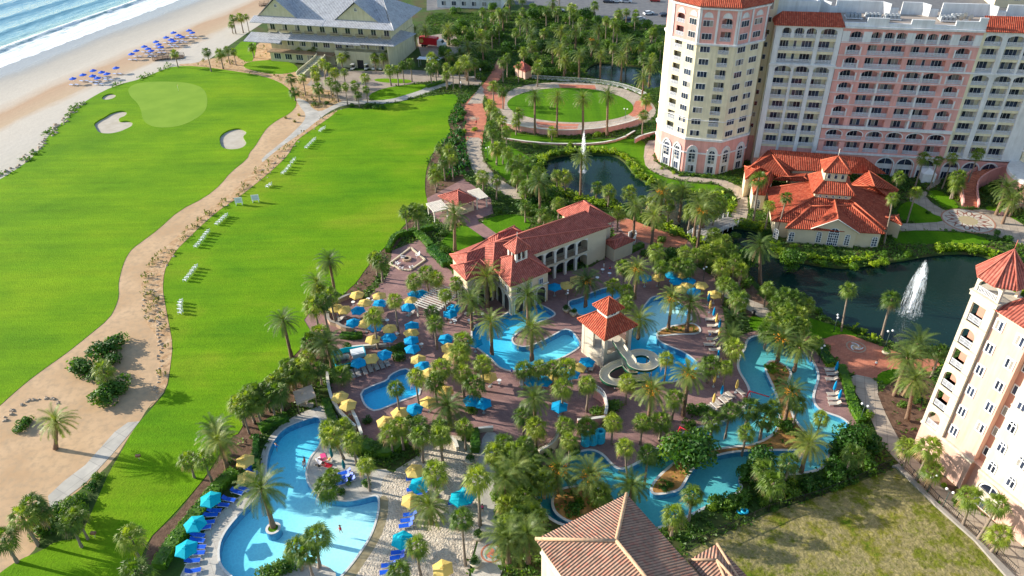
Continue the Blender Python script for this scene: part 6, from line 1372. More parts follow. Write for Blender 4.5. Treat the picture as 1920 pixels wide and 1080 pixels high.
def lounger(mat,fmat='frame_white',back=35):
    o=empty('sun_lounger'); m=MB(); m.box(-.35,1.0,-.33,.33,.33,.39); m.build('seat',MAT[mat],o)
    a=R(back); m=MB(); fr=[(-.35,.36),(-.35-.75*math.cos(a),.36+.75*math.sin(a))]; (x0,z0),(x1,z1)=fr; m.add([(x0,-.33,z0),(x0,.33,z0),(x1,.33,z1),(x1,-.33,z1),(x0,-.33,z0-.06),(x0,.33,z0-.06),(x1,.33,z1-.06),(x1,-.33,z1-.06)],[(0,1,2,3),(7,6,5,4),(0,4,5,1),(1,5,6,2),(2,6,7,3),(3,7,4,0)]); m.build('backrest',MAT[mat],o)
    m=MB(); m.box(-1.0,1.02,-.37,-.33,.28,.36); m.box(-1.0,1.02,.33,.37,.28,.36); m.build('frame',MAT[fmat],o)
    for x in (-.8,.85):
        for y in (-.35,.31): m=MB(); m.box(x-.03,x+.03,y,y+.04,0,.28); m.build('leg',MAT[fmat],o)
    return finishproto(o)
def adirondack():
    o=empty('garden_chair'); m=MB()
    for i in range(5): y=-.25+i*.105; m.add([(.35,y,.38),(.35,y+.085,.38),(-.22,y+.085,.24),(-.22,y,.24),(.35,y,.35),(.35,y+.085,.35),(-.22,y+.085,.21),(-.22,y,.21)],[(0,1,2,3),(7,6,5,4),(0,4,5,1),(2,6,7,3)])
    m.build('seat',MAT['plastic_white'],o); m=MB()
    for i in range(5): y=-.27+i*.11; hh=1.0+.07*(2-abs(i-2)); m.add([(-.2,y,.22),(-.2,y+.095,.22),(-.52,y+.1,hh),(-.52,y-.005,hh),(-.24,y,.22),(-.24,y+.095,.22),(-.56,y+.1,hh),(-.56,y-.005,hh)],[(0,1,2,3),(7,6,5,4),(0,4,5,1),(1,5,6,2),(2,6,7,3),(3,7,4,0)])
    m.build('backrest',MAT['plastic_white'],o)
    for y in (-.42,.30): m=MB(); m.box(-.4,.42,y,y+.13,.56,.59); m.build('armrest',MAT['plastic_white'],o)
    for x,y in ((.33,-.36),(.33,.31),(-.38,-.36),(-.38,.31)): m=MB(); m.box(x,x+.06,y,y+.05,0,.56); m.build('leg',MAT['plastic_white'],o)
    return finishproto(o)
def table():
    o=empty('side_table'); m=MB(); m.tube([(0,0,.68),(0,0,.72)],.38,14); m.build('table_top',MAT['plastic_white'],o); m=MB(); m.tube([(0,0,.03),(0,0,.68)],.04,6); m.build('leg',MAT['steel'],o); m=MB(); m.tube([(0,0,0),(0,0,.04)],.22,10); m.build('base',MAT['steel'],o); return finishproto(o)
UY,UB,UT,UBE=umbrella('canvas_yellow'),umbrella('canvas_blue'),umbrella('canvas_teal',1.6),umbrella('canvas_beach',1.2,8,1.95,.45,base=False)
CY,CB,CG=closed_umbrella('canvas_yellow'),closed_umbrella('canvas_blue'),closed_umbrella('canvas_green')
LB,LG,LT,LBE=lounger('sling_blue'),lounger('sling_grey','steel'),lounger('sling_tan'),lounger('sling_pale','frame_white',25)
AD,TB=adirondack(),table()
items=[]
def put(proto,px,py,phrase,cat,z=0,rz=None,aim=None,h=0,name=None):
    """px,py is where the thing's height h shows"""
    p=W(px,py,z+h); p.z=z
    if aim is not None: t=W(*aim); rz=math.atan2(t.y-p.y,t.x-p.x)
    o=use(proto,p,rz if rz is not None else rv.uniform(0,6.28)); items.append((o,phrase,cat,(px,py))); return o,p
Z={}
def gz_(px,py): p=W(px,py); return max(0,surf(p.x,p.y)[3])
Y_="669,551 711,553 684,566 630,576 645,579 770,561 706,580 684,604 730,614 771,622 699,634 696,670 841,650 845,664 784,672 804,697 917,705 637,742 652,757 802,752 835,731 722,789 749,772 1084,687 1041,704 1234,518 1281,515 1287,534 1315,533 1062,533 1081,522 1340,550 1277,540 459,862 461,894 777,881 770,936 830,1064"
B_="777,550 789,549 712,567 671,580 765,574 662,603 704,611 772,609 729,631 771,636 773,652 844,586 851,576 836,633 720,663 672,678 792,684 777,765 884,749 906,754 1100,677 997,712 1020,712 1054,696 1072,699 1210,519 1260,514 1269,525 1292,525 1040,536 1301,545 1049,760 890,640"
T_="394,934 365,980 348,1027 786,907 862,932 875,926 754,1010"
for s in Y_.split(): x,y=map(float,s.split(',')); put(UY,x,y,'open pale yellow umbrella','umbrella',gz_(x,y+18),h=2.4)
for s in B_.split(): x,y=map(float,s.split(',')); put(UB,x,y,'open blue umbrella','umbrella',gz_(x,y+18),h=2.4)
for s in T_.split(): x,y=map(float,s.split(',')); put(UT,x,y,'open turquoise umbrella','umbrella',gz_(x,y+20),h=2.4)
for s in "1332,572 1344,597 1350,622 1340,710 1339,747 1382,721 1351,680".split(): x,y=map(float,s.split(',')); put(CY,x,y,'folded yellow umbrella','umbrella',0,h=1.8)
for s in "1329,558 1339,585 1350,607 1347,665 1349,692 1354,732 1569,687 1566,724 1575,740".split(): x,y=map(float,s.split(',')); put(CB,x,y,'folded blue umbrella','umbrella',0,h=1.8)
for s in "621,849 644,871".split(): x,y=map(float,s.split(',')); put(CG,x,y,'folded dark green umbrella','umbrella',0,h=1.8)
for s in "457,916 445,922 429,936 417,946 402,957 395,965 389,979 382,989 371,1003 370,1013 372,1025 370,1036 361,1051 362,1070 466,880 476,883".split(): x,y=map(float,s.split(',')); put(LB,x,y,'blue sling lounger','sun lounger',.02,aim=(560,960) if y<1000 else (600,1030),h=.35)
for s in "769,964 764,975 761,985 747,1035 745,1045 729,1059 726,1072 775,917 789,924 853,942 874,944 774,897".split(): x,y=map(float,s.split(',')); put(LB,x,y,'blue sling lounger','sun lounger',.04,rz=R(188),h=.35)
for i,s in enumerate("646,886 650,893 654,900 643,896 640,905".split()): x,y=map(float,s.split(',')); put(LB,x,y,'blue sling lounger','sun lounger',.02,rz=R(200),h=.35)
for s in "661,702 671,699 684,695 694,691 706,687 716,684 726,680".split(): x,y=map(float,s.split(',')); put(LG,x,y,'grey sling lounger','sun lounger',0,aim=(x+12,y+26),h=.35)
for s in "1335,765 1342,760 1347,755 1357,750 1363,745 1370,741 1390,735".split(): x,y=map(float,s.split(',')); put(LT,x,y,'pale tan lounger','sun lounger',0,aim=(x-20,y-15),h=.35)
for s in "1332,598 1336,610 1338,622 1335,635 1330,645 1340,655".split(): x,y=map(float,s.split(',')); put(LT,x,y,'pale tan lounger','sun lounger',0,rz=R(175),h=.35)
for s in "1557,692 1560,700 1559,710 1562,738 1563,747 1565,756".split(): x,y=map(float,s.split(',')); put(LT,x,y,'pale tan lounger','sun lounger',0,rz=R(178),h=.35)
for s in "636,600 642,594 700,604 716,600 770,588 690,617 880,588 1096,690 1110,688 980,722 1030,715".split(): x,y=map(float,s.split(',')); put(LG,x,y,'grey sling lounger','sun lounger',0,rz=rv.uniform(0,6),h=.35)
for s in "662,566 700,563 726,600 745,625 760,640 853,601 790,645 851,598 905,588 936,713 921,715 757,770 805,715 735,728 1143,512 1130,505 1120,520 690,560 880,600".split(): x,y=map(float,s.split(',')); put(TB,x,y,'small round white table','table',0,h=.7)
for s in "603,241 600,244 607,239 582,267 586,263 578,271 574,275 589,260 551,298 547,303 542,310 538,315 534,320 530,323 506,345 501,348 423,403 419,406 415,410 411,414 406,418 389,433 385,437 381,443 377,448 372,455 367,460 366,499 361,505 357,511 352,517 347,523 338,564 337,570 337,577 338,584".split():
    x,y=map(float,s.split(',')); put(AD,x,y,'white garden chair','garden chair',.05,rz=R(172),h=.5)
ZL=len(items)
for s in "783,477 756,482 746,493 752,502 771,500".split(): x,y=map(float,s.split(',')); put(AD,x,y,'white slatted garden chair turned to the fire pit','garden chair',0,aim=(763,487),h=.5)
items_f=items[ZL:]; del items[ZL:]
for (o,ph,cat,p),w_ in zip(items_f,('top right','top left','left','bottom left','right')): tag(o,'white garden chair at the %s of the round fire pit'%w_,cat,'garden chairs round the fire pit')
# zones for furniture use the same place names; the range lawn chairs get their own
ZN+= [(600,243,'in the farthest row on the range lawn'),(582,267,'in the second row from the clubhouse'),(540,310,'in the third row from the clubhouse'),(503,346,'in the small group mid lawn'),(414,410,'in the row below the target boards'),(376,448,'in the long row beside the sand track'),(356,511,'in the row at the sand track bend'),(338,574,'in the nearest row on the range lawn'),
 (400,960,'on the left deck of the large pool'),(362,1040,'at the lower left of the large pool'),(462,880,'at the upper left of the large pool'),(645,895,'on the large pool peninsula by the towels'),(765,975,'on the sand beach beside the stone gutter'),(740,1050,'on the sand at the bottom of the beach'),(860,940,'on the right side of the sand beach'),(690,690,'along the hedge above the rectangular pool'),(1350,750,'on the deck above the river'),(1560,700,'on the upper deck right of the lazy river'),(1563,748,'on the lower deck right of the lazy river'),
 (640,580,'inside the curved low wall'),(770,560,'near the white pergola'),(770,630,'in the column right of the umbrella terrace'),(700,625,'in the lower rows of the umbrella terrace'),(640,750,'beside the rectangular pool corner'),(1270,525,'on the plaza beyond the zero entry pool'),(1060,530,'in front of the clubhouse loggia')]
# beach sets
bi=[]
for i,s in enumerate("136,146 155,139 174,131 173,141 182,145 190,134 200,137 217,126 246,100 255,94 270,86 277,90 283,94 292,77 297,82 301,87 311,69 320,73 325,76 325,60 334,65 341,68 354,56 360,60".split()):
    x,y=map(float,s.split(',')); p=W(x,y,2.1); p.z=-.1; o=use(UBE,p,rv.uniform(0,6)); bi.append((x,o))
    for d in (-1,1):
        l=use(LBE,(p.x+d*.9+.6,p.y-1.2,-.1),R(160)+d*.05); side='left' if d<0 else 'right'; l['_']=1; bi.append((x+.01*d,l))
bo=sorted([b for b in bi if b[1].name.startswith('umbrella')],key=lambda t:t[0])
for k,(x,o) in enumerate(bo): tag(o,'bright blue beach umbrella on the sand, %s from left'%ordn(k),'umbrella','beach umbrellas in two rows on the sand')
ls=sorted([b for b in bi if not b[1].name.startswith('umbrella')],key=lambda t:t[0])
for k,(x,o) in enumerate(ls): 
    if '_' in o: del o['_']
    tag(o,'low blue and white beach lounger at the %s blue umbrella, %s one'%(ordn(k//2),('left','right')[k%2]),'beach lounger','beach loungers under the blue umbrellas')
zlabel([i for i in items if i[2]=='umbrella'],'pool umbrellas of the resort'); zlabel([i for i in items if i[2]=='sun lounger'],'sun loungers round the pools'); zlabel([i for i in items if i[2]=='table'],'small white tables on the terraces'); zlabel([i for i in items if i[2]=='garden chair'],'white garden chairs on the range lawn')
# ---- fire pit
fp=empty('fire_pit',W(763,487)); m=MB(); n=18
vs=[(r_*math.cos(2*PI*j/n),r_*math.sin(2*PI*j/n),z) for r_,z in ((.95,0),(.95,.45),(.55,.45),(.55,.25)) for j in range(n)]; m.add(vs,[(k*n+j,k*n+(j+1)%n,(k+1)*n+(j+1)%n,(k+1)*n+j) for k in range(3) for j in range(n)]); m.build('ring',MAT['wood_tan'],fp); m=MB(); m.add([(.55*math.cos(2*PI*j/n),.55*math.sin(2*PI*j/n),.27) for j in range(n)],[tuple(range(n))]); m.build('ash_bed',MAT['dark_inside'],fp); tag(fp,'round tan fire pit between five white garden chairs','fire pit')
m=MB(); q=[W(x,y) for x,y in ((752,506),(730,495),(770,465),(797,488),(768,508),(752,506))]; 
for a,b in zip(q,q[1:]): wallstrip(m,[a.xy,b.xy],.35,0,.25)
tag(m.build('low_wall',MAT['wall_sand']),'low tan kerb wall framing the fire pit square','wall')
# ---- retaining walls and railings
WL=[]
def wallthing(s,h,w,mat,label,cap='trim_white',rail=None,z0=0,railmat='frame_white'):
    c=curve([W(*map(float,t.split(','))).xy for t in s.split()],1); o=empty('garden_wall',(0,0,0)); m=MB(); wallstrip(m,c,w,z0,h); m.build('wall_body',MAT[mat],o)
    if cap: m=MB(); wallstrip(m,c,w+.14,h,h+.1); m.build('coping',MAT[cap],o)
    if rail:
        m=MB(); 
        for a,b in zip(c,c[1:]): 
            L_=(b-a).length; fr=Fr(a,math.atan2((b-a).y,(b-a).x)); r_=railing(fr,0,L_,h+.1,.03,rail,.35); k=len(m.v); m.v+=r_.v; m.f+=[tuple(i+k for i in f) for f in r_.f]; m.m+=r_.m; m.sm+=r_.sm
        m.build('railing',MAT[railmat],o)
    return tag(o,label,'wall')
wallthing("940,238 960,243 1000,250 1045,254 1092,253 1135,249 1175,240 1203,230",1.6,.4,'wall_pink','long curved pink wall with white balustrade below the round lawn',rail=1.0)
wallthing("945,262 1000,270 1060,273 1120,272 1165,263 1190,248",.5,.35,'wall_pink','low pink planter wall below the balustrade of the round lawn')
wallthing("1190,268 1200,262 1222,256 1240,252",1.2,.4,'wall_pink','short pink wall between round lawn and hotel tower')
wallthing("998,148 1050,151 1115,155 1160,162 1195,173 1212,182",.2,.2,'wall_white','pale balustrade behind the round lawn',None,rail=1.0)
wallthing("632,612 617,608 615,590 625,574 650,560 672,555 678,562",.9,.4,'wood_tan','curved reddish low wall round the left umbrella terrace','coping_dark')
wallthing("632,612 645,620 665,622",.9,.4,'wood_tan','lower end of the curved low wall above the hedge','coping_dark')
wallthing("615,708 618,735 625,760 638,780 655,798 668,810",1.3,.35,'wall_ivory','pale retaining wall curving between upper terrace and large pool')
wallthing("662,780 672,800 680,825",1.4,.35,'wall_ivory','pale stair wall running down from the rectangular pool')
wallthing("735,830 760,820 785,812",1.2,.3,'wall_ivory','pale garden wall above the thick curved hedge')
wallthing("783,838 800,828 830,822 852,828 858,845",.7,.4,'wall_ivory','curved pale seat wall at the head of the sand beach')
wallthing("660,655 690,652 725,650",.6,.3,'wall_ivory','pale kerb wall above the pump yard')
wallthing("1113,744 1127,752 1135,764 1137,778 1134,792",1.8,.35,'wall_pink','curved pink terrace wall below the water slide',rail=.9)
wallthing("1134,794 1105,798 1082,800",1.5,.35,'wall_pink','straight pink terrace wall above the stacked tubes')
wallthing("1010,862 1030,852 1043,838 1046,822",2.0,.35,'wall_sand','curved tan wall of the stair beside the tubes',rail=.9,railmat='timber')
wallthing("880,815 900,810 925,808",.9,.3,'wall_ivory','low pale wall at the top of the beach path')
wallthing("1875,405 1900,392 1925,385",1.2,.4,'wall_pink','pink garden wall piece at the right edge beside the medallion')
wallthing("1178,448 1190,442 1192,452 1186,462",1.6,.25,'wall_white','curved white wall beside the pool hut')
wallthing("932,910 945,955 958,990 975,1020",.9,.15,'timber','dark handrail wall along the path beside the thicket',None)
def fence(s,h,label,step=2.2):
    c=curve([W(*map(float,t.split(','))).xy for t in s.split()],0); o=empty('fence',(0,0,0)); m=MB()
    for a,b in zip(c,c[1:]): fr=Fr(a,math.atan2((b-a).y,(b-a).x)); L_=(b-a).length; m.box(0,L_,-.02,.02,h-.1,h,fr); m.box(0,L_,-.02,.02,.15,.22,fr); [m.box(x-.012,x+.012,-.012,.012,.15,h,fr) for x in [i*.25 for i in range(int(L_/.25)+1)]]
    m.build('mesh_panel',MAT['black'],o)
    for a,b in zip(c,c[1:]):
        n=int((b-a).length/step)
        for i in range(n): p=a.lerp(b,i/n); m=MB(); m.box(p.x-.04,p.x+.04,p.y-.04,p.y+.04,0,h+.08); m.build('fence_post',MAT['black'],o)
    return tag(o,label,'fence')
fence("1285,1032 1330,1010 1440,960 1540,930 1600,906 1670,873",1.5,'black metal fence along the top of the vacant lot')
fence("1688,868 1757,940 1832,1006 1905,1076",1.2,'black metal fence between vacant lot and the annex walk')
# pump yard
pu=empty('pump_enclosure',(0,0,0)); P=[W(x,y).xy for x,y in ((622,668),(648,661),(682,657),(690,682),(632,695),(622,668))]; m=MB()
for a,b in zip(P,P[1:]): wallstrip(m,[a,b],.12,0,1.1)
m.build('blue_screen',MAT['canvas_teal'],pu); m=MB(); a=W(655,672,0); fr=Fr(a,R(18)); m.box(.4,3.0,-1.2,.6,.9,1.0,fr); m.box(.6,2.8,-1.1,.5,0,.9,fr); m.build('cover',MAT['plastic_white'],pu)
for i in range(4): m=MB(); p=W(634+i*6,676-i*1); m.tube([(p.x,p.y,0),(p.x,p.y,.9),(p.x,p.y,1.1)],[.38,.38,.15],10); m.build('filter_tank',MAT['wall_ivory'],pu)
tag(pu,'pump yard with cream filter tanks, white cover and blue screens','pump yard')
# fabric cabana
cb=empty('cabana',(0,0,0)); ze=2.7; P=[W(x,y,ze) for x,y in ((549,734),(584,721),(592,742),(556,757))]; m=MB(); up=Vector((0,0,.25)); m.add(P[0:2]+P[2:4]+[p+Vector((0,0,-.35)) for p in P],[(0,1,2,3),(0,4,5,1),(1,5,6,2),(2,6,7,3),(3,7,4,0)]); m.build('roof',MAT['cloth_tan'],cb); m=MB(); c=sum(P,Vector())/4; m.add([c+(p-c)*.3+Vector((0,0,.02)) for p in P]+[c+Vector((0,0,.35))],[(0,1,4),(1,2,4),(2,3,4),(3,0,4)]); m.build('vent_cap',MAT['cloth_tan'],cb)
for p in P: m=MB(); q=c+(p-c)*.93; m.box(q.x-.07,q.x+.07,q.y-.07,q.y+.07,0,2.6); m.build('post',MAT['timber'],cb)
for i in range(2): m=MB(); q=c+(P[i*2]-c)*.3; m.box(q.x-.5,q.x+.5,q.y-.4,q.y+.4,0,.45); m.box(q.x-.5,q.x-.35,q.y-.4,q.y+.4,.45,.9); m.build('seat',MAT['sling_tan'],cb)
tag(cb,'tan canvas cabana on four posts above the large pool','cabana')
# ---- bridges
def bridge(p,w,z0,rise,label,mat='grey_timber',name='footbridge',rm='frame_white'):
    o=empty(name,(0,0,0)); a,b=W(*p[0]).xy,W(*p[1]).xy; fr=Fr(a,math.atan2((b-a).y,(b-a).x)); L_=(b-a).length; n=int(L_/.3); m=MB()
    hz=lambda x: z0+rise*math.sin(PI*x/L_)
    for i in range(n): x=i*L_/n; m.add([fr(x,-w/2,hz(x)),fr(x+L_/n*.9,-w/2,hz(x+.2)),fr(x+L_/n*.9,w/2,hz(x+.2)),fr(x,w/2,hz(x)),fr(x,-w/2,hz(x)-.1),fr(x+L_/n*.9,-w/2,hz(x)-.1),fr(x+L_/n*.9,w/2,hz(x)-.1),fr(x,w/2,hz(x)-.1)],[(0,1,2,3),(0,4,5,1),(1,5,6,2),(2,6,7,3),(3,7,4,0)])
    m.build('deck',MAT[mat],o)
    for s_ in (-w/2,w/2):
        m=MB(); k=max(4,int(L_/1.6))
        for i in range(k+1): x=i*L_/k; m.box(x-.06,x+.06,s_-.06,s_+.06,hz(x)-.8,hz(x)+1.1,fr)
        for zz in (.35,.7,1.05):
            pts=[fr(i*L_/k,s_,hz(i*L_/k)+zz) for i in range(k+1)]; m.tube(pts,.045,4)
        m.build('railing',MAT[rm],o)
    return tag(o,label,'bridge')
bridge(((1302,450),(1378,413)),4.2,.1,.7,'grey timber footbridge with pale rails between pond and lake')
bridge(((288,112),(345,107)),3,.2,.5,'brown timber walkway bridge over the dune','timber','dune_walkway','timber')
bridge(((487,10),(521,8)),3,.2,.3,'brown timber walkway on the beach behind the clubhouse','timber','dune_walkway','timber')
# red spray beams over the river
for s,lab in (((( 1400,745),(1405,733),(1418,737),(1442,744)),'upper red pipe beam reaching over the lazy river'),(((1268,818),(1275,800),(1290,808),(1312,838)),'lower red pipe beam crossing the river channel')):
    o=empty('spray_pipe',(0,0,0)); q=[W(*a,z) for a,z in zip(s,(0,2.2,2.2,0.2))]; m=MB(); m.tube(q,.10,8); m.build('pipe',MAT['red_paint'],o); m=MB(); m.tube([q[0]+Vector((.8,.5,0)),q[1]+Vector((.05,.05,0))],.07,6); m.build('brace',MAT['red_paint'],o); tag(o,lab,'water play beam')
# ---- stacked river tubes
m=MB(); n1,n2=16,8
for i in range(n1):
    for j in range(n2): a=2*PI*i/n1; b=2*PI*j/n2; r_=.42+.17*math.cos(b); m.v.append((r_*math.cos(a),r_*math.sin(a),.17+.17*math.sin(b)))
for i in range(n1):
    for j in range(n2): m.f.append((i*n2+j,((i+1)%n1)*n2+j,((i+1)%n1)*n2+(j+1)%n2,i*n2+(j+1)%n2)); m.m.append(0); m.sm.append(True)
TM=m.mesh('river_tube',MAT['tube_blue'])
for k,(x,y) in enumerate(((1098,833),(1111,831),(1125,828))):
    p=W(x,y)
    for i in range(7): o=link('river_tube',TM,None,(p.x,p.y,i*.34)); o.scale=(1.35,1.35,1); tag(o,'light blue river tube in the %s stack, %s from the ground'%(('left','middle','right')[k],ORD[i]),'river tube','stacked blue river tubes')
for i,(x,y) in enumerate(((1388,960),(1395,962))): p=W(x,y); o=link('river_tube',TM,None,(p.x,p.y,.02+i*.3)); tag(o,('lower','upper')[i]+' pale blue tube lying beside the fence of the vacant lot','river tube','stray tubes by the fence')
# ---- lamps
def lamp():
    o=empty('street_lamp'); m=MB(); m.tube([(0,0,0),(0,0,.5),(0,0,3.2)],[.12,.06,.05],8); m.tube([(-.45,0,3.1),(-.3,0,3.35),(0,0,3.25),(.3,0,3.35),(.45,0,3.1)],.03,5); m.build('post',MAT['lamp_green'],o)
    for s_ in (-.45,.45):
        m=MB(); n=10; vs=[(s_+.2*math.sin(PI*j/6)*math.cos(2*PI*i/n),.2*math.sin(PI*j/6)*math.sin(2*PI*i/n),3.55-.2*math.cos(PI*j/6)) for j in range(1,6) for i in range(n)]; k=len(vs); vs+=[(s_,0,3.35),(s_,0,3.75)]
        m.add(vs,[(j*n+i,j*n+(i+1)%n,(j+1)*n+(i+1)%n,(j+1)*n+i) for j in range(4) for i in range(n)]+[(k,(i+1)%n,i) for i in range(n)]+[(k+1,4*n+i,4*n+(i+1)%n) for i in range(n)],True); m.build('globe',MAT['plastic_white'],o)
    return finishproto(o)
LP=lamp()
for x,y,lab in ((1767,952,'double globe lamp post beside the annex walk'),(1172,226,'double globe lamp post at the right edge of the round lawn'),(915,300,'double globe lamp post beside the lower promenade'),(1009,150,'double globe lamp post behind the round lawn'),(1563,622,'double globe lamp post at the left of the brick plaza'),(1660,650,'double globe lamp post at the lake side of the plaza'),(1738,925,'double globe lamp post at the corner of the vacant lot'),(901,150,'double globe lamp post at the cart path end'),(1318,530,'double globe lamp post on the plaza beyond the pools'),(1535,680,'double globe lamp post at the river top'),(1612,790,'double globe lamp post behind the river side hedge'),(1064,575,'double globe lamp post left of the slide gazebo'),(865,175,'double globe lamp post at the top of the range lawn')):
    p=W(x,y); o=use(LP,p,rv.uniform(0,3)); tag(o,lab,'street lamp','double globe lamps')
# ---- planters and bins
plain('pot_cream',(.6,.52,.38),.7,.1)
for i,(x,y,lab) in enumerate(((1660,665,'square stone planter on the brick plaza near the lake'),(1062,585,'square stone planter left of the gazebo'),(1075,592,'square stone planter nearest the gazebo'),(882,868,'round cream planter at the right of the beach'),(897,1010,'round cream planter by the beach path steps'),(892,1060,'round cream planter at the bottom of the path'))):
    p=W(x,y); o=empty('planter',p); m=MB(); m.tube([(0,0,0),(0,0,.15),(0,0,.8),(0,0,.85)],[.5,.55,.85,.8],12 if i>2 else 4); m.build('pot',MAT['pot_cream'],o); c=link('plant',SHR['shrub_leaf'][i%4],o,(0,0,.7)); c.scale=(.9,.9,.8); tag(o,lab,'planter')
p=W(1412,592); o=empty('litter_bin',p); m=MB(); m.tube([(0,0,0),(0,0,1.0)],.35,10); m.build('bin_body',MAT['black'],o); m=MB(); m.tube([(0,0,1.0),(0,0,1.1),(0,0,1.25)],[.38,.38,.1],10); m.build('lid',MAT['black'],o); tag(o,'black litter bin beside the concrete lakeside path','litter bin')
# ---- fountains
m_,nt=nodes('spray'); t=N(nt,'ShaderNodeBsdfTransparent'); d=N(nt,'ShaderNodeBsdfTranslucent'); d.inputs[0].default_value=(.95,.97,1,1); d2=N(nt,'ShaderNodeBsdfDiffuse'); d2.inputs[0].default_value=(.95,.97,1,1); ad=N(nt,'ShaderNodeAddShader'); mx=N(nt,'ShaderNodeMixShader'); mx.inputs[0].default_value=.10; o=N(nt,'ShaderNodeOutputMaterial'); nt.links.new(d.outputs[0],ad.inputs[0]); nt.links.new(d2.outputs[0],ad.inputs[1]); nt.links.new(t.outputs[0],mx.inputs[1]); nt.links.new(ad.outputs[0],mx.inputs[2]); nt.links.new(mx.outputs[0],o.inputs[0])
def fountain(px,py,ytop,r,label,n=900):
    b=W(px,py,-.5); H=zat(b.x,b.y,ytop); o=empty('fountain',b); rr=random.Random(int(px)); m=MB()
    for i in range(n):   # thrown water: each strand is a short ballistic streak
        a=rr.uniform(0,2*PI); k=rr.random()**.7; R_=r*k; t0=rr.uniform(.02,.98); hh=H*(1-.30*k*k)*rr.uniform(.86,1.0)
        def P_(t): return Vector((math.cos(a)*R_*t+ .0,math.sin(a)*R_*t,max(0,hh*(1-(2*t-1)**2))))
        s_=.03*rr.uniform(.5,1.3); A,B=P_(t0),P_(min(1,t0+rr.uniform(.03,.07))); w=Vector((math.cos(a+1.5),math.sin(a+1.5),0))*s_; m.add([A-w,A+w,B+w,B-w],[(0,1,2,3)]); w=Vector((math.cos(a),math.sin(a),0))*s_; m.add([A-w,A+w,B+w,B-w],[(0,1,2,3)])
    m.build('spray',MAT['spray'],o); m=MB()
    for i in range(220): a=rr.uniform(0,2*PI); k=r*rr.uniform(.3,1.25); s_=rr.uniform(.06,.2); x,y=k*math.cos(a),k*math.sin(a); m.add([(x-s_,y,.04),(x,y-s_,.04),(x+s_,y,.04),(x,y+s_,.05)],[(0,1,2,3)])
    m.build('foam',MAT['spray'],o); m=MB(); m.tube([(0,0,-.2),(0,0,.25)],.3,8); m.build('nozzle',MAT['steel'],o); return tag(o,label,'fountain')
fountain(1703,586,482,2.1,'tall white water jet rising from the big lake',1700); fountain(1092,322,236,.9,'slim white water jet rising from the upper pond',650)
# ---- emblems set in the paving (flat inlays)
def emblem(px,py,r,label,c1='wood_tan',c2='lamp_green',z=.06,swirl=True):
    p=W(px,py,z); o=empty('paving_emblem',p); m=MB(); n=28
    def ring(a,b,zz): k=len(m.v); m.v+= [(q*math.cos(2*PI*j/n),q*math.sin(2*PI*j/n),zz) for q in (a,b) for j in range(n)]; m.f+= [(k+j,k+(j+1)%n,k+n+(j+1)%n,k+n+j) for j in range(n)]; m.m+= [0]*n; m.sm+= [False]*n
    ring(r,r*.86,.012); ring(r*.55,r*.05,.012); m.build('ring',MAT[c1],o); m=MB()
    if swirl:
        for k in range(3):
            pts=[Vector(((.25+.45*t)*r*math.cos(k*2.1+t*1.9),(.25+.45*t)*r*math.sin(k*2.1+t*1.9))) for t in [i/7 for i in range(8)]]; wallstrip(m,pts,r*.11,.0,.02)
        m.build('scroll',MAT[c2],o)
    return tag(o,label,'paving emblem')
plain('scroll_teal',(.10,.28,.30),.7,.1)
emblem(922,1037,1.5,'round paving emblem with teal scrolls on the path beside the beach','brick_red','scroll_teal',.08); emblem(1605,650,1.7,'pale scroll emblem set in the red brick plaza','wood_tan','wall_white',.07); emblem(887,222,1.7,'round tan emblem set in the red brick walk','wood_tan','coping_dark',.05)
# ---- boards on the range lawn
for x,y,lab in ((448,377,'left square white and blue target board on the range lawn'),(479,372,'right square white and blue target board on the range lawn')):
    b=W(x+1,y+7,.05); o=empty('target_board',b,R(10)); m=MB(); m.box(-.9,.9,-.03,.03,.5,2.0); m.build('panel',MAT['plastic_white'],o); m=MB(); m.box(-.65,.65,-.05,-.035,.7,1.8); m.build('blue_field',MAT['rail_grey'],o)
    for s_ in (-.7,.7): m=MB(); m.box(s_-.05,s_+.05,-.25,.25,0,.5); m.build('leg',MAT['plastic_white'],o)
    tag(o,lab,'board')
for x,y,lab in ((262,863,'upper small brown lawn marker on a post near the cart path'),(179,1008,'lower small brown lawn marker on a post')): b=W(x,y,.05); o=empty('lawn_marker',b); m=MB(); m.tube([(0,0,0),(0,0,.8)],.04,6); m.build('post',MAT['wall_ivory'],o); m=MB(); m.box(-.35,.35,-.2,.2,.8,1.15); m.build('head',MAT['rust'],o); tag(o,lab,'lawn marker')
o=empty('golf_flag',W(335,171,.07)); m=MB(); m.tube([(0,0,0),(0,0,2.2)],.025,5); m.build('stick',MAT['plastic_white'],o); m=MB(); m.add([(0,0,2.2),(.5,.1,2.05),(0,0,1.9),(0,.02,2.2),(.5,.12,2.05),(0,.02,1.9)],[(0,1,2),(5,4,3)]); m.build('flag_cloth',MAT['canvas_yellow'],o); tag(o,'small yellow flag on the putting green','golf flag')
for x,y,lab in ((536,222,'leftmost dry grass clump on the sand track'),(553,229,'middle dry grass clump on the sand track'),(561,217,'right dry grass clump on the sand track')):
    p=W(x,y); m=MB(); r=random.Random(int(x))
    for i in range(90): a=r.uniform(0,6.3); h=Vector((math.cos(a),math.sin(a),0)); b=h*r.uniform(0,.3); t=b+h*r.uniform(.2,.7)+Vector((0,0,r.uniform(.5,1.0))); sd=Vector((-h.y,h.x,0))*.05; m.add([b-sd,b+sd,t],[(0,1,2)])
    tag(m.build('grass_clump',MAT['grass_tuft'],loc=p),lab,'grass clump')
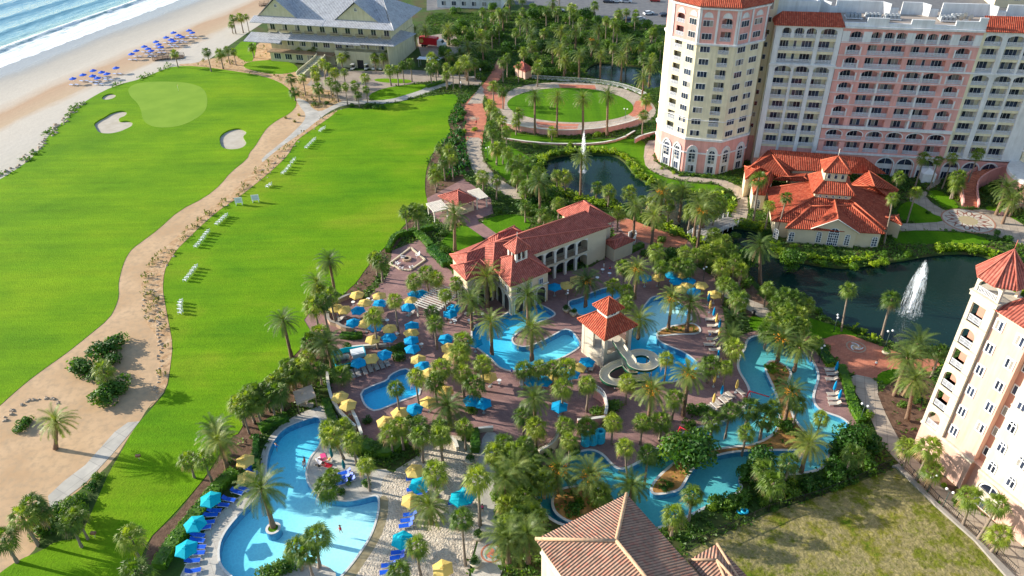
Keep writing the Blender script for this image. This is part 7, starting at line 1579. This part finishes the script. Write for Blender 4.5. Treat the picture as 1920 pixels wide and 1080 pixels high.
# ---- vehicles
def wheel(parent,x,y,r,w=.2):
    m=MB(); m.tube([(x,y-w/2,r),(x,y+w/2,r)],r,12); m.build('wheel',MAT['tyre'],parent)
def golfcart():
    o=empty('golf_cart'); m=MB(); m.add([(-1.1,-.55,.3),(1.1,-.55,.3),(1.1,.55,.3),(-1.1,.55,.3),(-1.1,-.55,.75),(.55,-.55,.55),(1.1,-.45,.8),(1.1,.45,.8),(.55,.55,.55),(-1.1,.55,.75)],[(0,1,6,5,4),(3,9,8,7,2),(0,4,9,3),(1,2,7,6),(4,5,8,9),(5,6,7,8),(0,3,2,1)]); m.build('body',MAT['cart_white'],o); m=MB(); m.box(-.5,.2,-.5,.5,.72,.9); m.box(-.6,-.45,-.5,.5,.9,1.3); m.build('seat',MAT['black'],o); m=MB(); m.box(-.95,.85,-.6,.6,1.82,1.9); m.build('roof',MAT['cart_white'],o)
    m=MB()
    for x in (-.85,.75):
        for y in (-.52,.5): m.box(x,x+.04,y,y+.03,.6,1.82)
    m.build('roof_frame',MAT['black'],o)
    for x in (-.75,.8):
        for y in (-.5,.5): wheel(o,x,y,.24)
    return finishproto(o)
GC=golfcart()
for i,(x,y) in enumerate(((662,130),(688,130),(702,130),(715,130))): p=W(x,y,.02); o=use(GC,p,R(-105)); tag(o,'white roofed golf cart parked at the clubhouse wall, %s from left'%ORD[i],'golf cart','golf carts at the clubhouse wall')
tr=empty('lorry',W(812,88,.01),R(-20)); m=MB(); m.box(-5,2.0,-1.2,1.2,1.0,3.6); m.build('box_body',MAT['truck_red'],tr); m=MB(); m.add([(-4+.8*math.cos(a),-1.22,2.3+.8*math.sin(a)) for a in [i*PI/8 for i in range(16)]],[tuple(range(16))]); m.build('round_logo',MAT['canvas_yellow'],tr)
m=MB(); m.add([(2.2,-1.1,.6),(5,-1.1,.6),(5,1.1,.6),(2.2,1.1,.6),(2.2,-1.1,2.9),(3.8,-1.1,2.9),(4.3,-1.1,1.9),(5,-1.1,1.7),(5,1.1,1.7),(4.3,1.1,1.9),(3.8,1.1,2.9),(2.2,1.1,2.9)],[(0,1,7,6,5,4),(3,11,10,9,8,2),(4,5,10,11),(6,7,8,9),(1,2,8,7),(0,4,11,3)]); m.build('cab',MAT['cart_white'],tr); m=MB(); m.add([(3.83,-1.0,2.85),(4.31,-1.0,1.95),(4.31,1.0,1.95),(3.83,1.0,2.85)],[(0,1,2,3)]); m.build('windscreen',MAT['glass'],tr)
for x in (-3.8,-2.8,3.6):
    for y in (-1.0,1.0): wheel(tr,x,y,.5,.3)
tag(tr,'red box lorry with a white cab parked behind the clubhouse','lorry')
def car(mat):
    o=empty('parked_car'); m=MB(); prof=[(-2.2,.35),(2.2,.35),(2.25,.75),(1.3,.95),(-2.1,.95)]; 
    vs=[(x,y,z) for y in (-.88,.88) for x,z in prof]; m.add(vs,[tuple(range(5)),tuple(reversed(range(5,10)))]+[(i,i+5,(i+1)%5+5,(i+1)%5) for i in range(5)]); m.build('body',MAT[mat],o); m=MB(); vs=[(x,y*k,z) for y in (-1,1) for x,z,k in ((1.2,.95,.82),(.5,1.42,.68),(-1.3,1.45,.68),(-2.0,.95,.82))]; m.add(vs,[(0,1,2,3),(7,6,5,4),(0,4,5,1),(2,6,7,3)]); m.build('glasshouse',MAT['glass'],o); m=MB(); m.box(-1.3,.5,-.68,.68,1.42,1.48); m.build('roof',MAT[mat],o)
    for x in (-1.4,1.4):
        for y in (-.8,.8): wheel(o,x,y,.33)
    return finishproto(o)
CARS={c:car(c) for c in ('car_white','car_dark','car_silver','car_red')}
for c,x,y,rz,lab in (('car_white',1216,27,20,'white car parked alone near the hotel tower'),('car_dark',1177,38,20,'dark car half hidden by the trees left of the hotel tower'),('car_silver',1200,38,20,'silver car at the lower edge of the car park'),('car_white',1157,4,-15,'white car at the top edge beside the trees'),('car_dark',1140,5,-15,'dark car at the top edge left of a white one'),('car_silver',1175,5,-15,'silver car at the top edge right of a white one'),('car_red',1228,3,-15,'red car at the top edge nearest the tower'),('car_dark',1245,30,20,'dark car right beside the hotel tower'),('car_white',1100,30,10,'white car between the parking trees'),('car_silver',1048,22,10,'silver car in the gap of the parking trees'),('car_white',905,8,-10,'white car beyond the clubhouse wood'),('car_dark',885,8,-10,'dark car beyond the clubhouse wood')): p=W(x,y,.02); o=use(CARS[c],p,R(rz)); tag(o,lab,'car','cars in the car park')
# white tent booth and service canopy
o=empty('event_tent',W(1736,338)); m=MB(); m.box(-1.5,1.5,-1.5,1.5,0,2.3,Fr((0,0),R(-11))); m.build('side_wall',MAT['plastic_white'],o); m=MB(); f=Fr((0,0),R(-11)); m.add([f(-1.6,-1.6,2.3),f(1.6,-1.6,2.3),f(1.6,1.6,2.3),f(-1.6,1.6,2.3),f(0,0,3.4)],[(0,1,4),(1,2,4),(2,3,4),(3,0,4)]); m.build('roof',MAT['plastic_white'],o); tag(o,'white square tent before the hotel arches','tent')
o=empty('shade_canopy',W(806,125)); m=MB(); m.box(-4,4,-1.3,1.3,2.8,2.95,Fr((0,0),R(-14))); m.build('roof',MAT['plastic_white'],o)
for x in (-3.6,3.6):
    for y in (-1,1): m=MB(); f=Fr((0,0),R(-14)); m.box(x-.05,x+.05,y-.05,y+.05,0,2.8,f); m.build('post',MAT['steel'],o)
tag(o,'flat white shade canopy beside the clubhouse','canopy')
# towel and lounge things on the peninsula
# ---- people
def person(px,py,pose,shirt,short,hair,label,rz=0,z=0):
    p=W(px,py,z); o=empty('person',p,rz)
    if pose=='stand': J=dict(pel=(0,0,.95),ch=(0,0,1.3),nk=(0,0,1.48),hd=(0.02,0,1.65),lk=(.03,.1,.5),la=(0,.12,.08),lf=(.16,.13,.03),rk=(-.02,-.1,.5),ra=(-.08,-.12,.08),rf=(.08,-.13,.03),ls=(0,.19,1.42),le=(.02,.26,1.15),lh=(.14,.24,.92),rs=(0,-.19,1.42),re=(.0,-.27,1.15),rh=(.12,-.25,.92))
    elif pose=='wade': J=dict(pel=(0,0,.95),ch=(.03,0,1.3),nk=(.05,0,1.48),hd=(.1,0,1.65),lk=(.15,.1,.52),la=(.05,.12,.08),lf=(.2,.13,.03),rk=(-.05,-.1,.5),ra=(-.2,-.12,.08),rf=(-.04,-.13,.03),ls=(.03,.19,1.42),le=(.1,.4,1.3),lh=(.25,.5,1.15),rs=(.03,-.19,1.42),re=(.05,-.38,1.28),rh=(.2,-.48,1.12))
    else: J=dict(pel=(0,0,.48),ch=(-.22,0,.72),nk=(-.36,0,.84),hd=(-.46,0,.95),lk=(.42,.1,.62),la=(.82,.1,.46),lf=(.86,.1,.58),rk=(.45,-.1,.5),ra=(.88,-.1,.44),rf=(.92,-.1,.56),ls=(-.3,.2,.8),le=(-.18,.32,.62),lh=(.05,.28,.55),rs=(-.3,-.2,.8),re=(-.18,-.32,.62),rh=(.05,-.28,.55))
    ks=list(J); E=[('pel','ch'),('ch','nk'),('nk','hd'),('pel','lk'),('lk','la'),('la','lf'),('pel','rk'),('rk','ra'),('ra','rf'),('nk','ls'),('ls','le'),('le','lh'),('nk','rs'),('rs','re'),('re','rh')]
    rad=dict(pel=.15,ch=.15,nk=.06,hd=.11,lk=.065,la=.045,lf=.035,rk=.065,ra=.045,rf=.035,ls=.06,le=.042,lh=.035,rs=.06,re=.042,rh=.035)
    me=bpy.data.meshes.new('body'); me.from_pydata([J[k] for k in ks],[(ks.index(a),ks.index(b)) for a,b in E],[]); me.materials.append(MAT['skin']); b=link('body',me,o); sk=b.modifiers.new('skin','SKIN'); sv=me.skin_vertices[0].data if me.skin_vertices else None
    if sv is None:
        me.attributes; bpy.context.view_layer.update(); sv=me.skin_vertices[0].data if me.skin_vertices else None
    if sv:
        for i,k in enumerate(ks): sv[i].radius=(rad[k],rad[k]*.85); sv[i].use_root=(k=='pel')
    ss=b.modifiers.new('sub','SUBSURF'); ss.levels=1; ss.render_levels=1
    V=lambda k: Vector(J[k]); m=MB(); m.tube([V('pel')+Vector((0,0,-.12)) if pose!='lie' else V('pel')+Vector((.1,0,0)),V('pel'),V('ch')],[.17,.18,.17] ,10); m.tube([V('pel'),V('pel').lerp(V('lk'),.55)],[.12,.1],8); m.tube([V('pel'),V('pel').lerp(V('rk'),.55)],[.12,.1],8); m.build('shorts',MAT[short],o)
    if shirt: m=MB(); m.tube([V('pel').lerp(V('ch'),.1),V('ch'),V('ch').lerp(V('nk'),.9)],[.175,.19,.12],10); m.build('shirt',MAT[shirt],o)
    m=MB(); h=V('hd'); m.tube([h+Vector((-.03,0,-.05)),h+Vector((-.04,0,.06)),h+Vector((-.03,0,.14))],[.1,.12,.04],8); m.build('hair',MAT[hair],o); return tag(o,label,'person')
person(573,872,'stand',None,'red_paint','black','person in red swim shorts standing on the pool edge',R(180),.08)
person(572,880,'wade','plastic_white','blue_paint','timber','person in white top and blue shorts stepping at the pool edge',R(180),.08)
person(605,866,'lie','pink_cloth','pink_cloth','timber','person in pink lying on the large pool peninsula',R(30),0)
person(600,878,'lie',None,'black','black','person in black shorts lying next to the pink towel',R(20),0)
person(617,867,'lie','canvas_yellow','plastic_white','timber','person in yellow sitting near the folded umbrella',R(200),0)
person(1143,512,'stand','red_paint','blue_paint','black','person in red standing on the plaza right of the loggia',R(90),0)
person(1132,505,'stand','plastic_white','plastic_white','black','person in white on the plaza right of the loggia',R(30),0)
person(412,948,'stand','cart_white','sling_grey','timber','person in grey standing between the blue loungers',0,.02)
person(520,845,'wade',None,'blue_paint','black','swimmer in blue shorts walking in the upper arm of the large pool',R(60),-.7)
person(640,1000,'wade',None,'red_paint','timber','bather in red shorts wading in the shallow side of the large pool',R(150),-.6)
person(790,905,'stand','canvas_yellow','blue_paint','timber','person in yellow shirt beside the upper beach umbrellas',R(10),.04)
person(905,960,'stand','pink_cloth','black','black','person in pink top on the path right of the beach',R(80),.06)
person(960,705,'stand','sling_blue','cart_white','timber','person in blue top on the deck below the lagoon',R(200))
person(1640,690,'stand','plastic_white','red_paint','black','person in white crossing the brick plaza',R(240),.05)
person(893,235,'stand','red_paint','black','timber','person in red walking on the brick walk',R(90),.03)
person(1330,632,'lie',None,'blue_paint','timber','person in blue shorts lying on the right side deck',R(180),.0)
for x,y,c,lab in ((607,858,'pink_cloth','bright pink towel spread on the pool peninsula'),(600,865,'plastic_white','white towel spread beside a pink one'),(612,872,'red_paint','red towel near the folded umbrella')): m=MB(); m.box(-.9,.9,-.4,.4,.02,.08); tag(m.build('towel',MAT[c],loc=W(x,y,.02),rz=rv.uniform(0,3)),lab,'towel')
# ============================================================ LIGHT
sunv=Vector((-.966*math.cos(R(20)),.26*math.cos(R(20)),math.sin(R(20))))
sl=bpy.data.lights.new('sun','SUN'); so=bpy.data.objects.new('sun',sl); COL.objects.link(so); sl.energy=5; sl.angle=R(.5); sl.color=(1,.93,.80)
so.rotation_euler=sunv.to_track_quat('Z','Y').to_euler()
w=bpy.data.worlds.new('World'); S.world=w; w.use_nodes=True; nt=w.node_tree; nt.nodes.clear()
sk=nt.nodes.new('ShaderNodeTexSky'); sk.sky_type='NISHITA'; sk.sun_disc=False; sk.sun_elevation=R(20); sk.sun_rotation=R(-75); sk.air_density=1; sk.dust_density=.6
bg=nt.nodes.new('ShaderNodeBackground'); bg.inputs[1].default_value=.15; o=nt.nodes.new('ShaderNodeOutputWorld'); nt.links.new(sk.outputs[0],bg.inputs[0]); nt.links.new(bg.outputs[0],o.inputs[0])
vs=S.view_settings; vs.view_transform='Standard'; vs.look='None'; vs.gamma=1; vs.exposure=.88
S.cycles.use_adaptive_sampling=True; S.cycles.max_bounces=8; S.cycles.transparent_max_bounces=12; S.cycles.caustics_reflective=False; S.cycles.caustics_refractive=False
